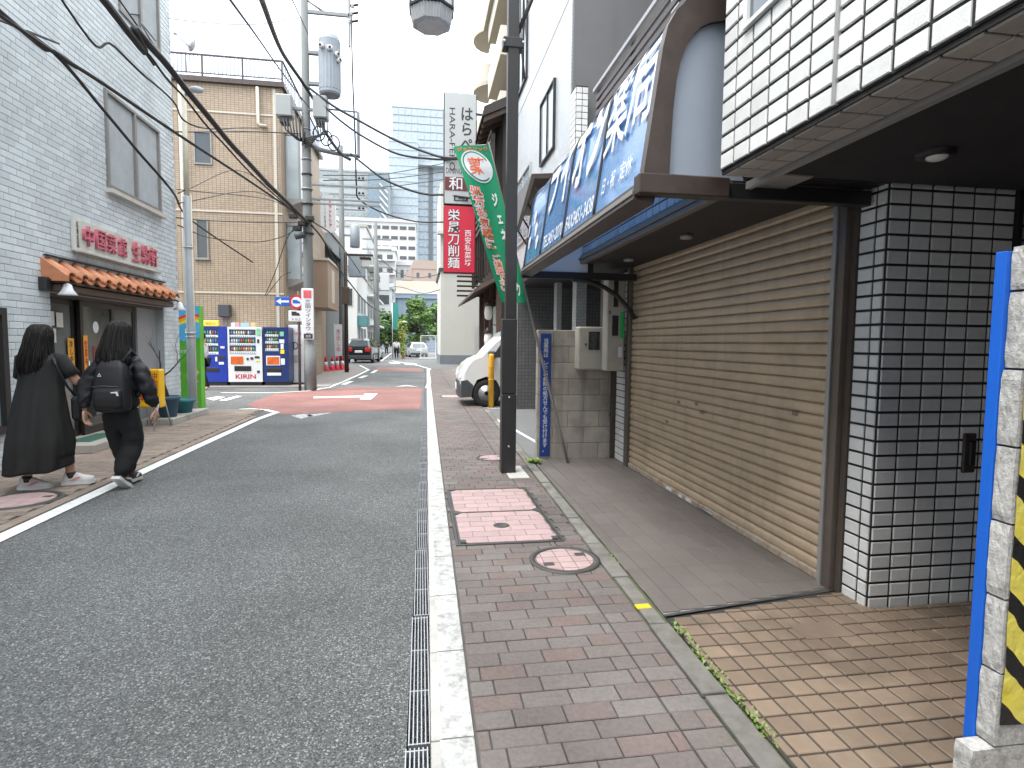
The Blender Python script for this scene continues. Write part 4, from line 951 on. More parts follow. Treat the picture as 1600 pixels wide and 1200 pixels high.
for zz in (.62, .9): MB().lathe((1.55, 12.72, zz), [(.0645, 0), (.0645, .03)], 18).build('band', mat('band_amber', (.6, .28, .01, 1), .4), bo)
# ------------------------------------------------------------------ dark timber restaurant
m_wood = mat('dark_timber', (.035, .026, .022, 1), .6, .25, 6, .3, 40); m_wood2 = mat('brown_timber', (.085, .055, .04, 1), .6, .25, 6, .3, 40)
re_ = thing('timber_restaurant', 'dark timber restaurant with projecting roof and lanterns beyond the white van', 'building', (2.2, 15, 0))
B(2.15, 9, 15.4, 21.5, 0, 7.6).build('wall', m_wood, re_)
B(2.10, 2.149, 15.5, 17.0, .05, 2.5).build('plaster_wall', mat('pale_green_plaster', (.42, .50, .45, 1), .8, .06, 3), re_)
MB().prism([(1.55, 15.0, 7.2), (1.6, 15.0, 7.45), (4.2, 15.0, 8.7), (4.2, 15.0, 8.4)], (0, 6.8, 0)).build('roof', m_wood, re_)
for k in range(16): MB().prism([(1.6, 15.05 + k * .42, 7.08), (1.6, 15.05 + k * .42, 7.2), (2.6, 15.05 + k * .42, 7.68), (2.6, 15.05 + k * .42, 7.56)], (0, .09, 0)).build('rafter', m_wood2, re_)
for k in range(9): B(1.82, 1.92, 15.3 + k * .7, 15.36 + k * .7, 3.4, 6.9).build('lattice_post', m_wood, re_)
for k in range(10): CB(1.80, 1.84, 15.3, 21.4, 4.9 + .22 * k, 5.0 + .22 * k, c=.004).build('lattice_slat', m_wood2, re_)
MB().prism([(1.35, 15.1, 2.75), (1.38, 15.1, 2.85), (2.2, 15.1, 3.35), (2.2, 15.1, 3.22)], (0, 6.2, 0)).build('eave', m_wood2, re_)
for k in range(5): CB(1.2, 2.1, 19.5, 19.56, 3.0 + k * .16, 3.06 + k * .16, c=.004).build('balcony_slat', m_wood, re_)
for yy in (15.35, 16.9, 18.3, 19.9): CB(2.0, 2.14, yy, yy + .12, 0, 3.3, c=.01).build('post', m_wood2, re_)
window(re_, 'x', 17.1, 18.2, .1, 2.3, 2.149, gl_d, m_wood2, bars=1)
window(re_, 'x', 18.5, 19.8, .1, 2.3, 2.149, gl_d, m_wood2, bars=2)
for k, (yy, zz) in enumerate(((16.1, 2.1), (16.1, 1.35))):
    la = thing('wall_lantern', ('upper' if k == 0 else 'lower') + ' white glass wall lantern on the timber restaurant', 'lantern', (1.9, yy, zz))
    MB().lathe((1.87, yy, zz), [(.05, 0), (.1, .05), (.12, .2), (.1, .36), (.05, .4)], 12).build('glass_body', mat('lantern_white', (.72, .70, .66, 1), .3, .05), la)
    MB().lathe((1.87, yy, zz), [(.14, .38), (.04, .52), (.01, .55)], 12).build('cap', m_brown, la)
    MB().tube([(1.87, yy, zz + .53), (1.95, yy, zz + .62), (2.14, yy, zz + .6)], .015, 6).build('bracket', m_black, la)
# projecting shop signs
m_maroon = mat('sign_maroon', (.12, .02, .022, 1), .5); m_sred = mat('sign_red', (.52, .012, .04, 1), .4, .05); m_ink = mat('sign_ink', (.035, .025, .025, 1), .5)
s1 = thing('projecting_sign', 'tall pale grey projecting sign reading HARA-PEKO high above the red sign', 'sign', (1.1, 17, 5.4))
CB(.655, 1.605, 17.0, 17.22, 5.42, 8.56, c=.02).build('cabinet', m_black, s1)
CB(.685, 1.575, 16.985, 17.0, 5.45, 8.53, c=.005).build('face', mat('sign_grey', (.40, .42, .415, 1), .4, .05, 1), s1)
txt('はらぺこ', m_ink, s1, (1.31, 16.984, 7.35), w=.36, h=1.62, bold=.02, vertical=True, line=.98)
txt('HARA-PEKO', m_ink, s1, (.90, 16.984, 7.25), xd=(0, 0, -1), yd=(1, 0, 0), w=1.75, h=.16, bold=.004)
txt('DINING', m_ink, s1, (.95, 16.984, 6.37), w=.45, h=.16)
CB(.69, 1.57, 16.975, 16.984, 5.82, 6.2, c=.004).build('name_band', m_maroon, s1)
txt('和', m_letter, s1, (1.0, 16.974, 6.02), w=.38, h=.36, bold=.02)
CB(.95, 1.35, 16.975, 16.984, 5.53, 5.67, c=.003).build('small_plate', m_black, s1); txt('居酒屋', m_letter, s1, (1.15, 16.974, 5.6), w=.32, h=.09)
s2 = thing('projecting_sign', 'bright red projecting sign with white brush lettering below the grey sign', 'sign', (1.1, 17, 3.47))
CB(.655, 1.585, 17.0, 17.2, 3.47, 5.405, c=.02).build('cabinet', m_maroon, s2)
CB(.68, 1.56, 16.985, 17.0, 3.50, 5.38, c=.005).build('face', m_sred, s2)
for (bd, yy, m_) in ((.045, 16.984, m_ink), (.015, 16.979, m_letter)): txt('栄晟刀削麺', m_, s2, (.95, yy, 4.45), w=.34 + bd * .3, h=1.68, bold=bd, vertical=True)
txt('西安私菜坊', m_letter, s2, (1.36, 16.984, 4.2), w=.19, h=1.02, bold=.02, vertical=True)
for zz in (3.9, 5.0, 6.0, 8.0): CB(1.6, 2.2, 17.06, 17.12, zz, zz + .06, c=.004).build('arm', m_black, s2 if zz < 5.3 else s1)
# beige apartment block with curved balconies
m_cream = mat('cream_render', (.36, .325, .26, 1), .75, .06, 1); 
ap = thing('apartment_block', 'tall cream apartment block with curved balconies above the timber restaurant', 'building', (6, 28, 0))
B(4.3, 14, 26, 36, 0, 18.5).build('wall', m_cream, ap)
for k in range(6):
    z = 3 + 2.8 * k
    B(3.5, 4.3, 26.2, 31, z, z + .22).build('balcony_slab', m_cream, ap)
    B(3.5, 3.62, 26.2, 31, z + .22, z + 1.25).build('balcony_wall', mat('cream_light', (.43, .40, .34, 1), .7, .05, 1), ap)
    B(3.62, 4.3, 26.2, 26.3, z + .22, z + 1.25).build('balcony_wall', MATS['cream_light'], ap)
    if k >= 3:
        mb = MB().prism([(3.9 - 1.0 * math.cos(a_), 33 - 1.3 * math.sin(a_), z + 1.1) for a_ in [math.pi * (q / 14 - .5) for q in range(15)]], (0, 0, .2)); mb.build('curved_slab', m_cream, ap)
        rr = [[(3.9 - .98 * math.cos(a_), 33 - 1.28 * math.sin(a_), zz) for a_ in [math.pi * (q / 14 - .5) for q in range(15)]] for zz in (z + 1.3, z + 2.2)]
        MB().rings(rr, cap=False, closed=False).build('curved_rail', MATS['cream_light'], ap)
    window(ap, 'y', 4.8, 6.4, z + .3, z + 2.1, 26, gl_d, bars=1)
MB().prism([(3.3, 25.6, 17.9), (4.4, 25.6, 18.2), (4.4, 25.6, 18.5), (3.3, 25.6, 18.2)], (0, 6, 0)).build('roof_eave', m_cream, ap)
# white corner building past the restaurant
wc = thing('corner_building', 'pale two tone corner building with grey plinth where the street bends', 'building', (2, 39, 0))
B(1.32, 9, 39, 47, .62, 6.2).build('lower_wall', mat('pale_render', (.46, .46, .425, 1), .75, .05, .8, streak=((.4, .4, .36, 1), .4, 2)), wc)
B(1.27, 9, 38.95, 47.05, 0, .62).build('plinth', mat('plinth_grey', (.16, .18, .2, 1), .7, .08, 2), wc)
B(1.2, 9, 38.9, 47, 6.2, 6.4).build('band', m_brown, wc)
B(1.3, 9, 39.05, 47, 6.4, 12.0).build('upper_wall', MATS['pale_render'], wc)
for z in (6.9, 9.0): window(wc, 'y', 1.5, 3.1, z, z + 1.5, 39.05, gl_d, m_alu, bars=1, fw=.06)
B(1.1, 9, 38.4, 39.0, 8.55, 8.75).build('balcony', MATS['pale_render'], wc)
B(3.6, 5.2, 38.97, 39.0, .2, 2.6).build('shutter_door', m_alu, wc)
# low planting strip

# ------------------------------------------------------------------ pale blue tiled building on the left
LX = -4.5
m_ltile = mat('pale_blue_tile', (.575, .63, .655, 1), .35, .07, 25, .25, 120, rnd=.1, dirt=((.36, .40, .42, 1), .45, 1.2), streak=((.33, .36, .37, 1), .4, 2.2))
m_ltileF = mat('pale_blue_tile_field', (.575, .63, .655, 1), .35, .07, 25, .25, 120, attr=.1, dirt=((.36, .40, .42, 1), .45, 1.2), streak=((.33, .36, .37, 1), .4, 2.2))
m_lj = mat('blue_grout', (.36, .39, .405, 1), .9)
lb = thing('tiled_building', 'pale blue tiled building with a restaurant entrance under a clay tile eave on the left', 'building', (LX, 11, 0))
DY0, DY1, DZ = 7.95, 11.12, 2.02            # entrance recess
lw = MB().box(-9, LX - .01, -12, DY0, 0, 9.4).box(-9, LX - .01, DY1, 11.78, 0, 9.4).box(-9, LX - .01, DY0, DY1, DZ, 9.4).build('wall', m_lj, lb)
WINS = [(9.38, 11.12, 3.68, 5.06), (9.9, 11.28, 6.45, 7.9), (5.5, 7.08, .42, 1.78), (4.6, 7.2, 6.2, 7.8)]
lst = []; tw, th = .232, .078
for j in range(118):
    z = (j + .5) * th; o_ = (tw / 2 if j % 2 else 0) + .03 * math.sin(j * 1.7)
    for i in range(-12, 54):
        a0, a1 = i * tw + o_, (i + 1) * tw + o_
        if a1 > 11.77: a1 = 11.77
        if a0 > 11.7 or a1 < -2: continue
        if z < DZ + .04 and a1 > DY0 and a0 < DY1:
            if a0 < DY0 - .03: a1 = DY0
            elif a1 > DY1 + .03: a0 = DY1
            else: continue
        hit = False
        for (w0, w1, z0, z1) in WINS:
            if z0 < z < z1:
                if a0 >= w0 and a1 <= w1: hit = True
                elif a0 < w0 < a1: a1 = w0
                elif a0 < w1 < a1: a0 = w1
        if hit or a1 - a0 < .03: continue
        lst.append(((LX - .01, (a0 + a1) / 2, z), UY, UZ, UX, a1 - a0 - .006, th - .008, .008))
bricks(lw, lst, m_ltile, m_ltileF, name='tile')
lst = []
for j in range(118):
    for i in range(5): lst.append(((-4.51 - (i + .5) * tw, 11.78, (j + .5) * th), UX, UZ, UY, tw - .006, th - .008, .008))
wall_tiles(lst, 'tile', lw, m_ltile, m_ltileF, 0)
gl_lace = glass('glass_lace', (.20, .20, .18, 1), .2, 0., .35); gl_teal = glass('glass_teal', (.13, .42, .45, 1), .12, 0., .35)
def recess(w, gl1, gl2, fm):
    (w0, w1, z0, z1) = w
    f = MB()
    for (a, b_, c, d) in ((w0, w1, z0 - .04, z0 + .03), (w0, w1, z1 - .04, z1), (w0, w0 + .045, z0 + .03, z1 - .04), (w1 - .045, w1, z0 + .03, z1 - .04), ((w0 + w1) / 2 - .03, (w0 + w1) / 2 + .03, z0 + .03, z1 - .04)): f.box(LX - .1, LX + .03, a, b_, c, d)
    fo = f.build('window', fm, lb)
    B(LX - .085, LX - .06, w0 + .04, (w0 + w1) / 2, z0 + .02, z1 - .03).build('pane', gl1, fo); B(LX - .07, LX - .045, (w0 + w1) / 2, w1 - .04, z0 + .02, z1 - .03).build('pane', gl2, fo)
    B(LX - .12, LX - .1, w0, w1, z0, z1).build('backing', m_dark, fo)
    return fo
m_fr = mat('bronze_frame', (.26, .25, .235, 1), .4, .08, metal=.4)
fo = recess(WINS[0], gl_lace, gl_teal, m_fr); B(LX - .01, LX + .09, WINS[0][0] - .05, WINS[0][1] + .05, WINS[0][2] - .1, WINS[0][2] - .041).build('sill', m_concL, fo)
recess(WINS[1], gl_lace, gl_lace, m_fr); recess(WINS[3], gl_lace, gl_lace, m_fr)
# window with rounded frame at the picture edge
f = MB()
for (a, b_, c, d) in ((5.5, 7.08, .42, .5), (5.5, 7.08, 1.70, 1.78), (7.0, 7.08, .5, 1.70), (5.5, 5.58, .5, 1.70)): f.chbox(LX - .05, LX + .06, a, b_, c, d, c=.02) if False else f.box(LX - .05, LX + .06, a, b_, c, d)
fo = f.build('window', m_black, lb); B(LX - .03, LX + .0, 5.58, 7.0, .5, 1.70).build('pane', gl_b, fo)
# entrance
ent = B(-6.2, LX - .55, DY0, DY1, 0, DZ).build('entrance_back', mat('entrance_dark', (.05, .047, .045, 1), .7), lb)
B(LX - .55, LX - .012, DY0, DY1, .0, .12).build('threshold', mat('step_stone', (.33, .31, .27, 1), .85, .1, 6, .3), lb)
CB(LX - .012, LX + .46, DY0 - .1, 8.85, .02, .13, c=.01).build('step', MATS['step_stone'], lb)
CB(LX - .012, LX + .40, 10.38, 12.0, .02, .13, c=.01).build('step', m_conc, lb)
B(LX + .02, LX + .3, 8.1, 8.8, .1305, .136).build('mat', mat('green_mat', (.03, .10, .07, 1), .95, .2, 60), lb)
m_door = mat('door_bronze', (.028, .025, .023, 1), .35, .1, metal=.3)
def door(y0, y1, x, gl):
    f = MB(); 
    for (a, b_, c, d) in ((y0, y0 + .07, .12, 1.98), (y1 - .07, y1, .12, 1.98), (y0 + .07, y1 - .07, .12, .22), (y0 + .07, y1 - .07, 1.90, 1.98)): f.box(x - .025, x + .025, a, b_, c, d)
    o = f.build('door', m_door, lb); B(x - .008, x + .008, y0 + .06, y1 - .06, .2, 1.92).build('pane', gl, o); return o
gd = glass('door_glass', (.05, .055, .055, 1), .05)
gd2 = glass('door_glass_pale', (.16, .17, .165, 1), .08)
d0 = door(8.0, 8.72, LX - .18, gd2); d1 = door(8.74, 9.62, LX - .12, gd); d2 = door(9.66, 10.4, LX - .18, gd2)
MB().cyl((LX - .07, 8.86, .85), (LX - .07, 8.86, 1.15), .012, n=8).build('handle', m_steel, d1)
lw2 = B(LX - .25, LX - .13, 10.42, DY1, .12, 2.0).build('side_panel', mat('tile_grey_panel', (.27, .28, .29, 1), .5, .08, 4), lb)
B(LX - .3, LX - .02, DY0, DY1, 1.98, DZ).build('lintel', m_wood2, lb)
m_pos = {'red': mat('poster_red', (.42, .06, .06, 1), .6, .2, 14), 'blue': mat('poster_blue', (.08, .17, .30, 1), .6, .2, 14), 'white': mat('poster_white', (.62, .60, .56, 1), .6, .12, 20), 'or': mat('poster_orange', (.72, .33, .03, 1), .6, .1, 9)}
for (y0, y1, z0, z1, c) in ((8.02, 8.10, 1.62, 1.80, 'red'), (8.12, 8.26, 1.62, 1.80, 'white'), (8.30, 8.44, 1.60, 1.79, 'white'), (8.03, 8.14, 1.38, 1.60, 'blue'), (8.16, 8.28, 1.40, 1.58, 'white'), (8.52, 8.66, 1.0, 1.46, 'or'), (8.78, 8.88, 1.02, 1.50, 'or')):
    x = LX - .145 if y1 < 8.72 else LX - .09
    pz = B(x, x + .003, y0, y1, z0, z1).build('poster', m_pos[c], d0 if y1 < 8.72 else d1)
txt('冷し中華', m_ink, d0, (LX - .1405, 8.59, 1.23), (0, 1, 0), (0, 0, 1), w=.08, h=.40, bold=.02, vertical=True)
txt('営業中', m_sred, d1, (LX - .0855, 8.83, 1.26), (0, 1, 0), (0, 0, 1), w=.07, h=.34, bold=.02, vertical=True)
MB().add([(LX - .108, 9.14 + .075 * math.cos(q), 1.62 + .085 * math.sin(q)) for q in [math.pi * i / 12 for i in range(24)]], [tuple(range(24))]).build('round_sticker', m_letter, d1)
B(LX - .11, LX - .107, 9.05, 9.4, .75, 1.35).build('red_poster', mat('poster_dim_red', (.22, .035, .04, 1), .6, .2, 12), d1)
txt('生', m_ink, d1, (LX - .1055, 9.22, 1.05), (0, 1, 0), (0, 0, 1), w=.2, h=.24)
# clay tile eave
m_clay = mat('clay_tile', (.50, .20, .095, 1), .6, .15, 8, .3, 90, rnd=.14, dirt=((.2, .10, .06, 1), .4, 7))
ev = thing('tiled_eave', 'orange clay tile eave over the restaurant entrance on the left building', 'eave', (LX + .2, 9.6, 2.2))
CB(LX, LX + .17, 7.86, 11.12, 2.03, 2.12, c=.01).build('eave_board', m_wood2, ev)
MB().prism([(LX + .0, 7.84, 2.13), (LX + .20, 7.84, 2.13), (LX + .20, 7.84, 2.16), (LX, 7.84, 2.33)], (0, 3.28, 0)).build('eave_base', m_wood2, ev)
def clay(kind):
    b_ = MB(); rr = []
    for (x, z) in ((.0, 2.375), (.13, 2.285), (.27, 2.195)):
        r0 = .085 + x * .02
        if kind: rr.append([(LX + x, r0 * math.cos(a_), z + r0 * .85 * math.sin(a_)) for a_ in [math.pi * q / 10 for q in range(11)]])
        else: rr.append([(LX + x - .01, .085 * math.cos(a_), z + .015 - .05 * math.sin(a_)) for a_ in [math.pi * q / 8 for q in range(9)]])
    b_.rings(rr, cap=False, closed=False)
    return b_.mesh('clay_tile', m_clay, fix=False)
c1, c0 = clay(1), clay(0)
for k in range(12):
    yy = 7.93 + k * .282
    for me_, dy in ((c1, 0), (c0, .141)):
        if yy + dy > 11.15: continue
        o = place(me_, 'cover_tile' if dy == 0 else 'pan_tile', ev, (0, yy + dy, 0)); md = o.modifiers.new('s', 'SOLIDIFY'); md.thickness = .018
MB().prism([(LX + .0, 7.79, 2.15), (LX + .27, 7.79, 2.15), (LX + .275, 7.79, 2.22), (LX, 7.79, 2.43)], (0, .06, 0)).build('end_tile', m_clay, ev)
CB(LX, LX + .05, 7.84, 11.14, 2.455, 2.475, c=.006).build('ridge_flashing', m_black, ev)
# sign with raised letters
sg = thing('shop_sign', 'cream signboard with raised red Chinese restaurant letters above the clay tile eave', 'sign', (LX, 9.6, 2.62))
CB(LX + .0, LX + .05, 8.42, 10.82, 2.60, 3.03, c=.008).build('board', mat('sign_cream', (.55, .55, .50, 1), .6, .08, 6, dirt=((.25, .24, .2, 1), .5, 4)), sg)
CB(LX + .05, LX + .11, 8.40, 10.84, 2.585, 2.62, c=.006).build('ledge', mat('ledge_grey', (.45, .45, .42, 1), .6), sg)
m_lred = mat('letter_red', (.52, .135, .18, 1), .45, .12, 9)
for k, ch in enumerate('中国菜館'): txt(ch, m_lred, sg, (LX + .055, 8.70 + k * .30, 2.83), (0, 1, 0), (0, 0, 1), w=.225, h=.27, bold=.008, ext=.035)
for k, ch in enumerate('生駒軒'): txt(ch, m_lred, sg, (LX + .055, 10.03 + k * .30, 2.83), (0, 1, 0), (0, 0, 1), w=.24, h=.30, bold=.008, ext=.035)
txt('広東名菜', m_ink, sg, (LX + .055, 8.48, 2.82), (0, 1, 0), (0, 0, 1), w=.05, h=.34, vertical=True)
# spot lamps
for k, (yy, zz) in enumerate(((7.78, 2.05), (11.12, 2.05))):
    la = thing('spot_lamp', ('near' if k == 0 else 'far') + ' black wall spot lamp with white shade at the ' + ('left' if k == 0 else 'right') + ' end of the clay eave', 'lamp', (LX, yy, zz))
    CB(LX, LX + .09, yy - .06, yy + .06, zz - .02, zz + .14, c=.01).build('base', m_black, la)
    MB().tube([(LX + .08, yy, zz + .1), (LX + .14, yy + .06, zz + .14), (LX + .21, yy + .11, zz + .08)], .014, 6).build('arm', m_black, la)
    MB().lathe((LX + .22, yy + .12, zz - .06), [(.02, .14), (.045, .12), (.06, .06), (.105, 0), (.1, -.005)], 16).build('shade', m_letter, la)
# yellow standing sign
ys = thing('standing_sign', 'yellow lightbox sign with red lettering on a folding metal stand', 'sign', (-4.30, 10.08, 0))
mm = Matrix.Translation((-4.30, 10.08, 0)) @ Matrix.Rotation(R(-8), 4, 'Z')
def tr(b_, m_): b_.v = [tuple(m_ @ V(p)) for p in b_.v]; return b_
tr(CB(-.185, .185, -.07, .07, .36, .98, c=.02), mm).build('lightbox', mat('sign_yellow', (.80, .45, .012, 1), .4, .05, 3), ys)
txt('中国料理', m_sred, ys, mm @ V((.10, -.073, .68)), mm.to_3x3() @ V((1, 0, 0)), (0, 0, 1), w=.09, h=.50, bold=.03, vertical=True)
txt('生駒軒', m_sred, ys, mm @ V((-.08, -.073, .68)), mm.to_3x3() @ V((1, 0, 0)), (0, 0, 1), w=.12, h=.44, bold=.03, vertical=True)
for sx in (-.16, .16):
    tr(MB().tube([(sx, -.06, .5), (sx + .03, -.3, .02)], .011, 6), mm).build('leg', m_steel, ys); tr(MB().tube([(sx, .06, .5), (sx, .25, .02)], .011, 6), mm).build('leg', m_steel, ys)
# flower pots with bare shrub
m_pot = mat('pot_blue', (.045, .11, .17, 1), .5, .1, 7); m_pot2 = mat('pot_teal', (.03, .17, .2, 1), .5, .1, 7); m_soil = mat('soil', (.06, .045, .03, 1), .95, .3, 40, .8, 60)
pt = thing('potted_shrub', 'bare branched shrub in a blue plastic pot by the restaurant pier', 'potted plant', (-4.30, 10.68, .13))
MB().lathe((-4.30, 10.68, .13), [(.13, 0), (.17, .30), (.195, .30), (.2, .36), (.175, .36), (.165, .30)], 20).build('pot', m_pot, pt)
MB().lathe((-4.30, 10.68, .13), [(.168, .31), (.08, .33), (.001, .335)], 14).build('soil', m_soil, pt)
random.seed(5); br = MB()
def branch(p, d, r, n, depth):
    pts = [V(p)]; rs = [r]
    for k in range(n): d = (d + V((random.uniform(-.3, .3), random.uniform(-.3, .3), random.uniform(-.05, .25)))).normalized(); pts.append(pts[-1] + d * .085); rs.append(r * (1 - .55 * (k + 1) / n))
    br.tube(pts, rs, 6)
    if depth:
        for k in range(2 if depth > 1 else 3): branch(pts[random.randint(n // 2, n)], (d + V((random.uniform(-.9, .9), random.uniform(-.7, .7), random.uniform(-.1, .6)))).normalized(), rs[-1] * .8, n - 1, depth - 1)
br.tube([(-4.30, 10.68, .44), (-4.32, 10.67, .58), (-4.36, 10.66, .72), (-4.38, 10.65, .86)], [.035, .028, .024, .02], 8)
branch((-4.38, 10.65, .86), V((-.35, 0, .9)), .018, 5, 2); branch((-4.37, 10.65, .82), V((.7, 0, .7)), .017, 5, 2)
br.build('branches', mat('bark', (.055, .04, .032, 1), .9, .2, 30, .5), pt)
p2 = thing('flower_pot', 'low teal plastic flower pot behind the bare shrub', 'flower pot', (-4.27, 11.28, .13))
MB().lathe((-4.27, 11.28, .13), [(.12, 0), (.165, .20), (.19, .20), (.195, .25), (.17, .25), (.15, .2)], 20).build('pot', m_pot2, p2)
MB().lathe((-4.27, 11.28, .13), [(.155, .21), (.001, .22)], 14).build('soil', m_soil, p2)
# painted cabinet at the corner
mu = thing('painted_cabinet', 'tall cabinet painted with a rainbow, meadow and flowers at the street corner', 'cabinet', (-4.75, 12.6, 0))
B(-5.15, -4.40, 12.5, 12.72, .06, 2.14).build('body', mat('meadow_green', (.10, .42, .03, 1), .5, .25, 3), mu)
CB(-5.1, -4.45, 12.52, 12.7, .0, .06, c=.01).build('foot', m_black, mu)
def pic(pts, m_, z=.004): MB().poly([(p[0], 12.5 - z, p[1]) for p in pts]).build('painted_area', m_, mu)
X0, X1 = -5.148, -4.402
pic([(X0, 1.45), (-4.9, 1.55), (-4.7, 1.42), (X1, 1.5), (X1, 2.138), (X0, 2.138)], mat('paint_sky', (.08, .42, .75, 1), .5, .2, 4))
for k, c in enumerate(((.7, .05, .02), (.8, .4, .02), (.8, .7, .05))):
    a = [(X0 + (X1 - X0) * q / 10, 1.98 - .055 * k - .55 * ((q / 10 - .85) ** 2)) for q in range(11)]
    pic(a + [(p[0], p[1] - .055) for p in a[::-1]], mat('paint_rainbow_%d' % k, c + (1,), .5), .006)
random.seed(9)
def disc(cx, cz, r, m_, z=.008): pic([(cx + r * math.cos(q), cz + r * math.sin(q)) for q in [2 * math.pi * i / 14 for i in range(14)]], m_, z)
m_fy, m_fp, m_fo_, m_cl = mat('paint_yellow', (.8, .65, .04, 1), .5), mat('paint_pink', (.7, .35, .4, 1), .5), mat('paint_peach', (.72, .48, .26, 1), .5), mat('paint_white', (.7, .78, .78, 1), .5)
for (x, z, r, m_) in ((-4.55, 1.62, .07, m_cl), (-4.62, 1.64, .05, m_cl), (-5.05, 1.68, .06, m_cl), (-4.55, .34, .05, m_fy), (-4.5, .20, .035, m_fy), (-4.62, .24, .035, m_fp), (-5.05, .42, .05, m_fy), (-4.95, .3, .04, m_fp), (-4.53, .62, .07, m_fp), (-4.6, .72, .06, m_fo_), (-4.5, .8, .06, m_fo_), (-5.05, .8, .07, m_fo_), (-4.95, .62, .06, m_fp)):
    for q in range(5): disc(x + r * .7 * math.cos(q * 1.257), z + r * .7 * math.sin(q * 1.257), r * .5, m_, .008 + .0006 * q)
    disc(x, z, r * .35, m_fo_, .0125)
txt('みんなの花壇', m_letter, mu, (-4.79, 12.488, 1.22), w=.48, h=.07, bold=.02)
# grey lamp post
gp_ = thing('grey_post', 'slim grey steel post at the corner of the blue tiled building', 'post', (-4.37, 11.95, 0))
MB().lathe((-4.37, 11.95, 0), [(.075, .02), (.075, 1.55), (.072, 1.6), (.07, 4.15), (.05, 4.17)], 18).build('shaft', mat('grey_steel_paint', (.32, .35, .37, 1), .45, .1, 3, streak=((.25, .2, .16, 1), .3, 9)), gp_)
MB().lathe((-4.37, 11.95, 1.57), [(.09, 0), (.09, .03)], 18).build('collar', m_steel, gp_)
MB().tube([(-4.30, 11.95, .1), (-4.30, 11.95, 4.2)], .018, 6).build('conduit', mat('conduit_cream', (.55, .52, .42, 1), .6), gp_)
MB().cyl((-4.37, 11.95, 4.17), (-4.37, 11.95, 6.1), .045, n=12).build('upper_pipe', MATS['conduit_cream'], gp_)
MB().tube([(-4.37, 11.95, 6.0), (-4.2, 11.9, 6.12), (-4.05, 11.8, 6.1)], .03, 8).build('lamp_arm', MATS['grey_steel_paint'], gp_)
MB().ell((-4.1, 11.82, 6.08), .13, .07, .06).build('lamp_head', MATS['grey_steel_paint'], gp_)
for zz in (1.5, 3.2): MB().lathe((-4.37, 11.95, zz), [(.088, 0), (.088, .02)], 18).build('strap', m_steel, gp_)

# ------------------------------------------------------------------ beige tiled building across the side street
m_bx = tmat('beige_tile_x', (.34, .262, .182, 1), (.17, .128, .09, 1), .12, .066, 'xz', .016, 0, .09, .5)
m_by = tmat('beige_tile_y', (.34, .262, .182, 1), (.17, .128, .09, 1), .12, .066, 'yz', .016, 0, .09, .5)
m_crm = mat('cream_trim', (.48, .44, .37, 1), .6, .06)
bb = thing('tiled_building', 'beige tiled building with roof railing behind the vending machines', 'building', (-7, 19.8, 0))
B(-14, -4.4, 19.81, 27, 0, 9.45).build('front_wall', m_bx, bb)
B(-4.4, -4.34, 19.8, 24.2, 0, 9.46).build('street_wall', m_by, bb)
B(-14.1, -4.25, 19.7, 27.1, 9.45, 9.6).build('roof_slab', m_brown, bb)
B(-12, -6.2, 21.5, 26, 9.6, 10.25).build('penthouse', mat('pent_grey', (.42, .41, .36, 1), .8), bb)
for z in (8.56, 5.5, 2.95): B(-14, -4.38, 19.79, 19.809, z, z + .05).build('string_band', m_crm, bb)
for x in (-4.62,): B(x, x + .09, 19.785, 19.809, .0, 9.4).build('vertical_band', m_crm, bb)
window(bb, 'y', -6.99, -6.46, 6.95, 7.95, 19.81, gl_d, m_fr, bars=0)
window(bb, 'y', -7.0, -6.63, 4.02, 5.26, 19.81, gl_d, m_fr, bars=0, sill=True)
window(bb, 'y', -9.2, -8.4, 4.1, 5.3, 19.81, gl_d, m_fr, bars=1)
MB().tube([(-5.06, 19.74, 9.4), (-5.06, 19.74, 8.3), (-5.0, 19.74, 8.24), (-4.8, 19.74, 8.22)], .05, 8).build('downpipe', m_crm, bb)
MB().tube([(-7.33, 19.74, 9.4), (-7.33, 19.74, 2.0)], .055, 8).build('downpipe', m_crm, bb)
CB(-6.35, -6.0, 19.6, 19.8, 2.2, 2.6, c=.02).build('meter_box', m_plas, bb)
def bay(z0, z1, y0, y1):
    b_ = thing('bay_window', '', 'bay window', (-4.2, y0, z0), 'bay windows of the beige tiled building')
    CB(-4.34, -3.86, y0, y1, z1, z1 + .12, c=.02).build('top', m_fr, b_)
    MB().prism([(-4.34, y0, z0 - .3), (-4.34, y0, z0), (-3.84, y0, z0), (-3.84, y0, z0 - .08)], (0, y1 - y0, 0)).build('base', m_fr, b_)
    CB(-4.33, -3.9, y0 + .02, y0 + .06, z0, z1, c=.005).build('side_pane', gl_l, b_)
    MB().rings([[(-4.3 + .36 * k / 10, y0 + .085 + .02 * math.sin(k * 2.2), z) for k in range(11)] for z in (z0 + .1, (z0 + z1) / 2, z1 - .03)], cap=False, closed=False).build('curtain', mat('curtain_teal', (.36, .45, .43, 1), .9, .15, 6), b_)
    for yy in (y0, y1 - .05): CB(-3.93, -3.87, yy, yy + .05, z0, z1, c=.006).build('corner_post', m_fr, b_)
    CB(-3.9, -3.88, y0 + .05, y1 - .05, z0, z1, c=.004).build('front_pane', gl_b, b_)
    return b_
bay(6.1, 8.1, 20.1, 21.6)['label'] = 'upper bay window with pale curtain on the street side of the beige building'
bay(3.5, 5.2, 20.1, 21.6)['label'] = 'lower bay window with pale curtain on the street side of the beige building'
rl = thing('roof_railing', 'dark metal roof railing along the beige tiled building', 'railing', (-7, 19.8, 9.6))
CB(-14, -4.3, 19.76, 19.81, 10.24, 10.29, c=.005).build('top_rail', m_brown, rl); CB(-14, -4.3, 19.77, 19.80, 9.70, 9.735, c=.005).build('bottom_rail', m_brown, rl)
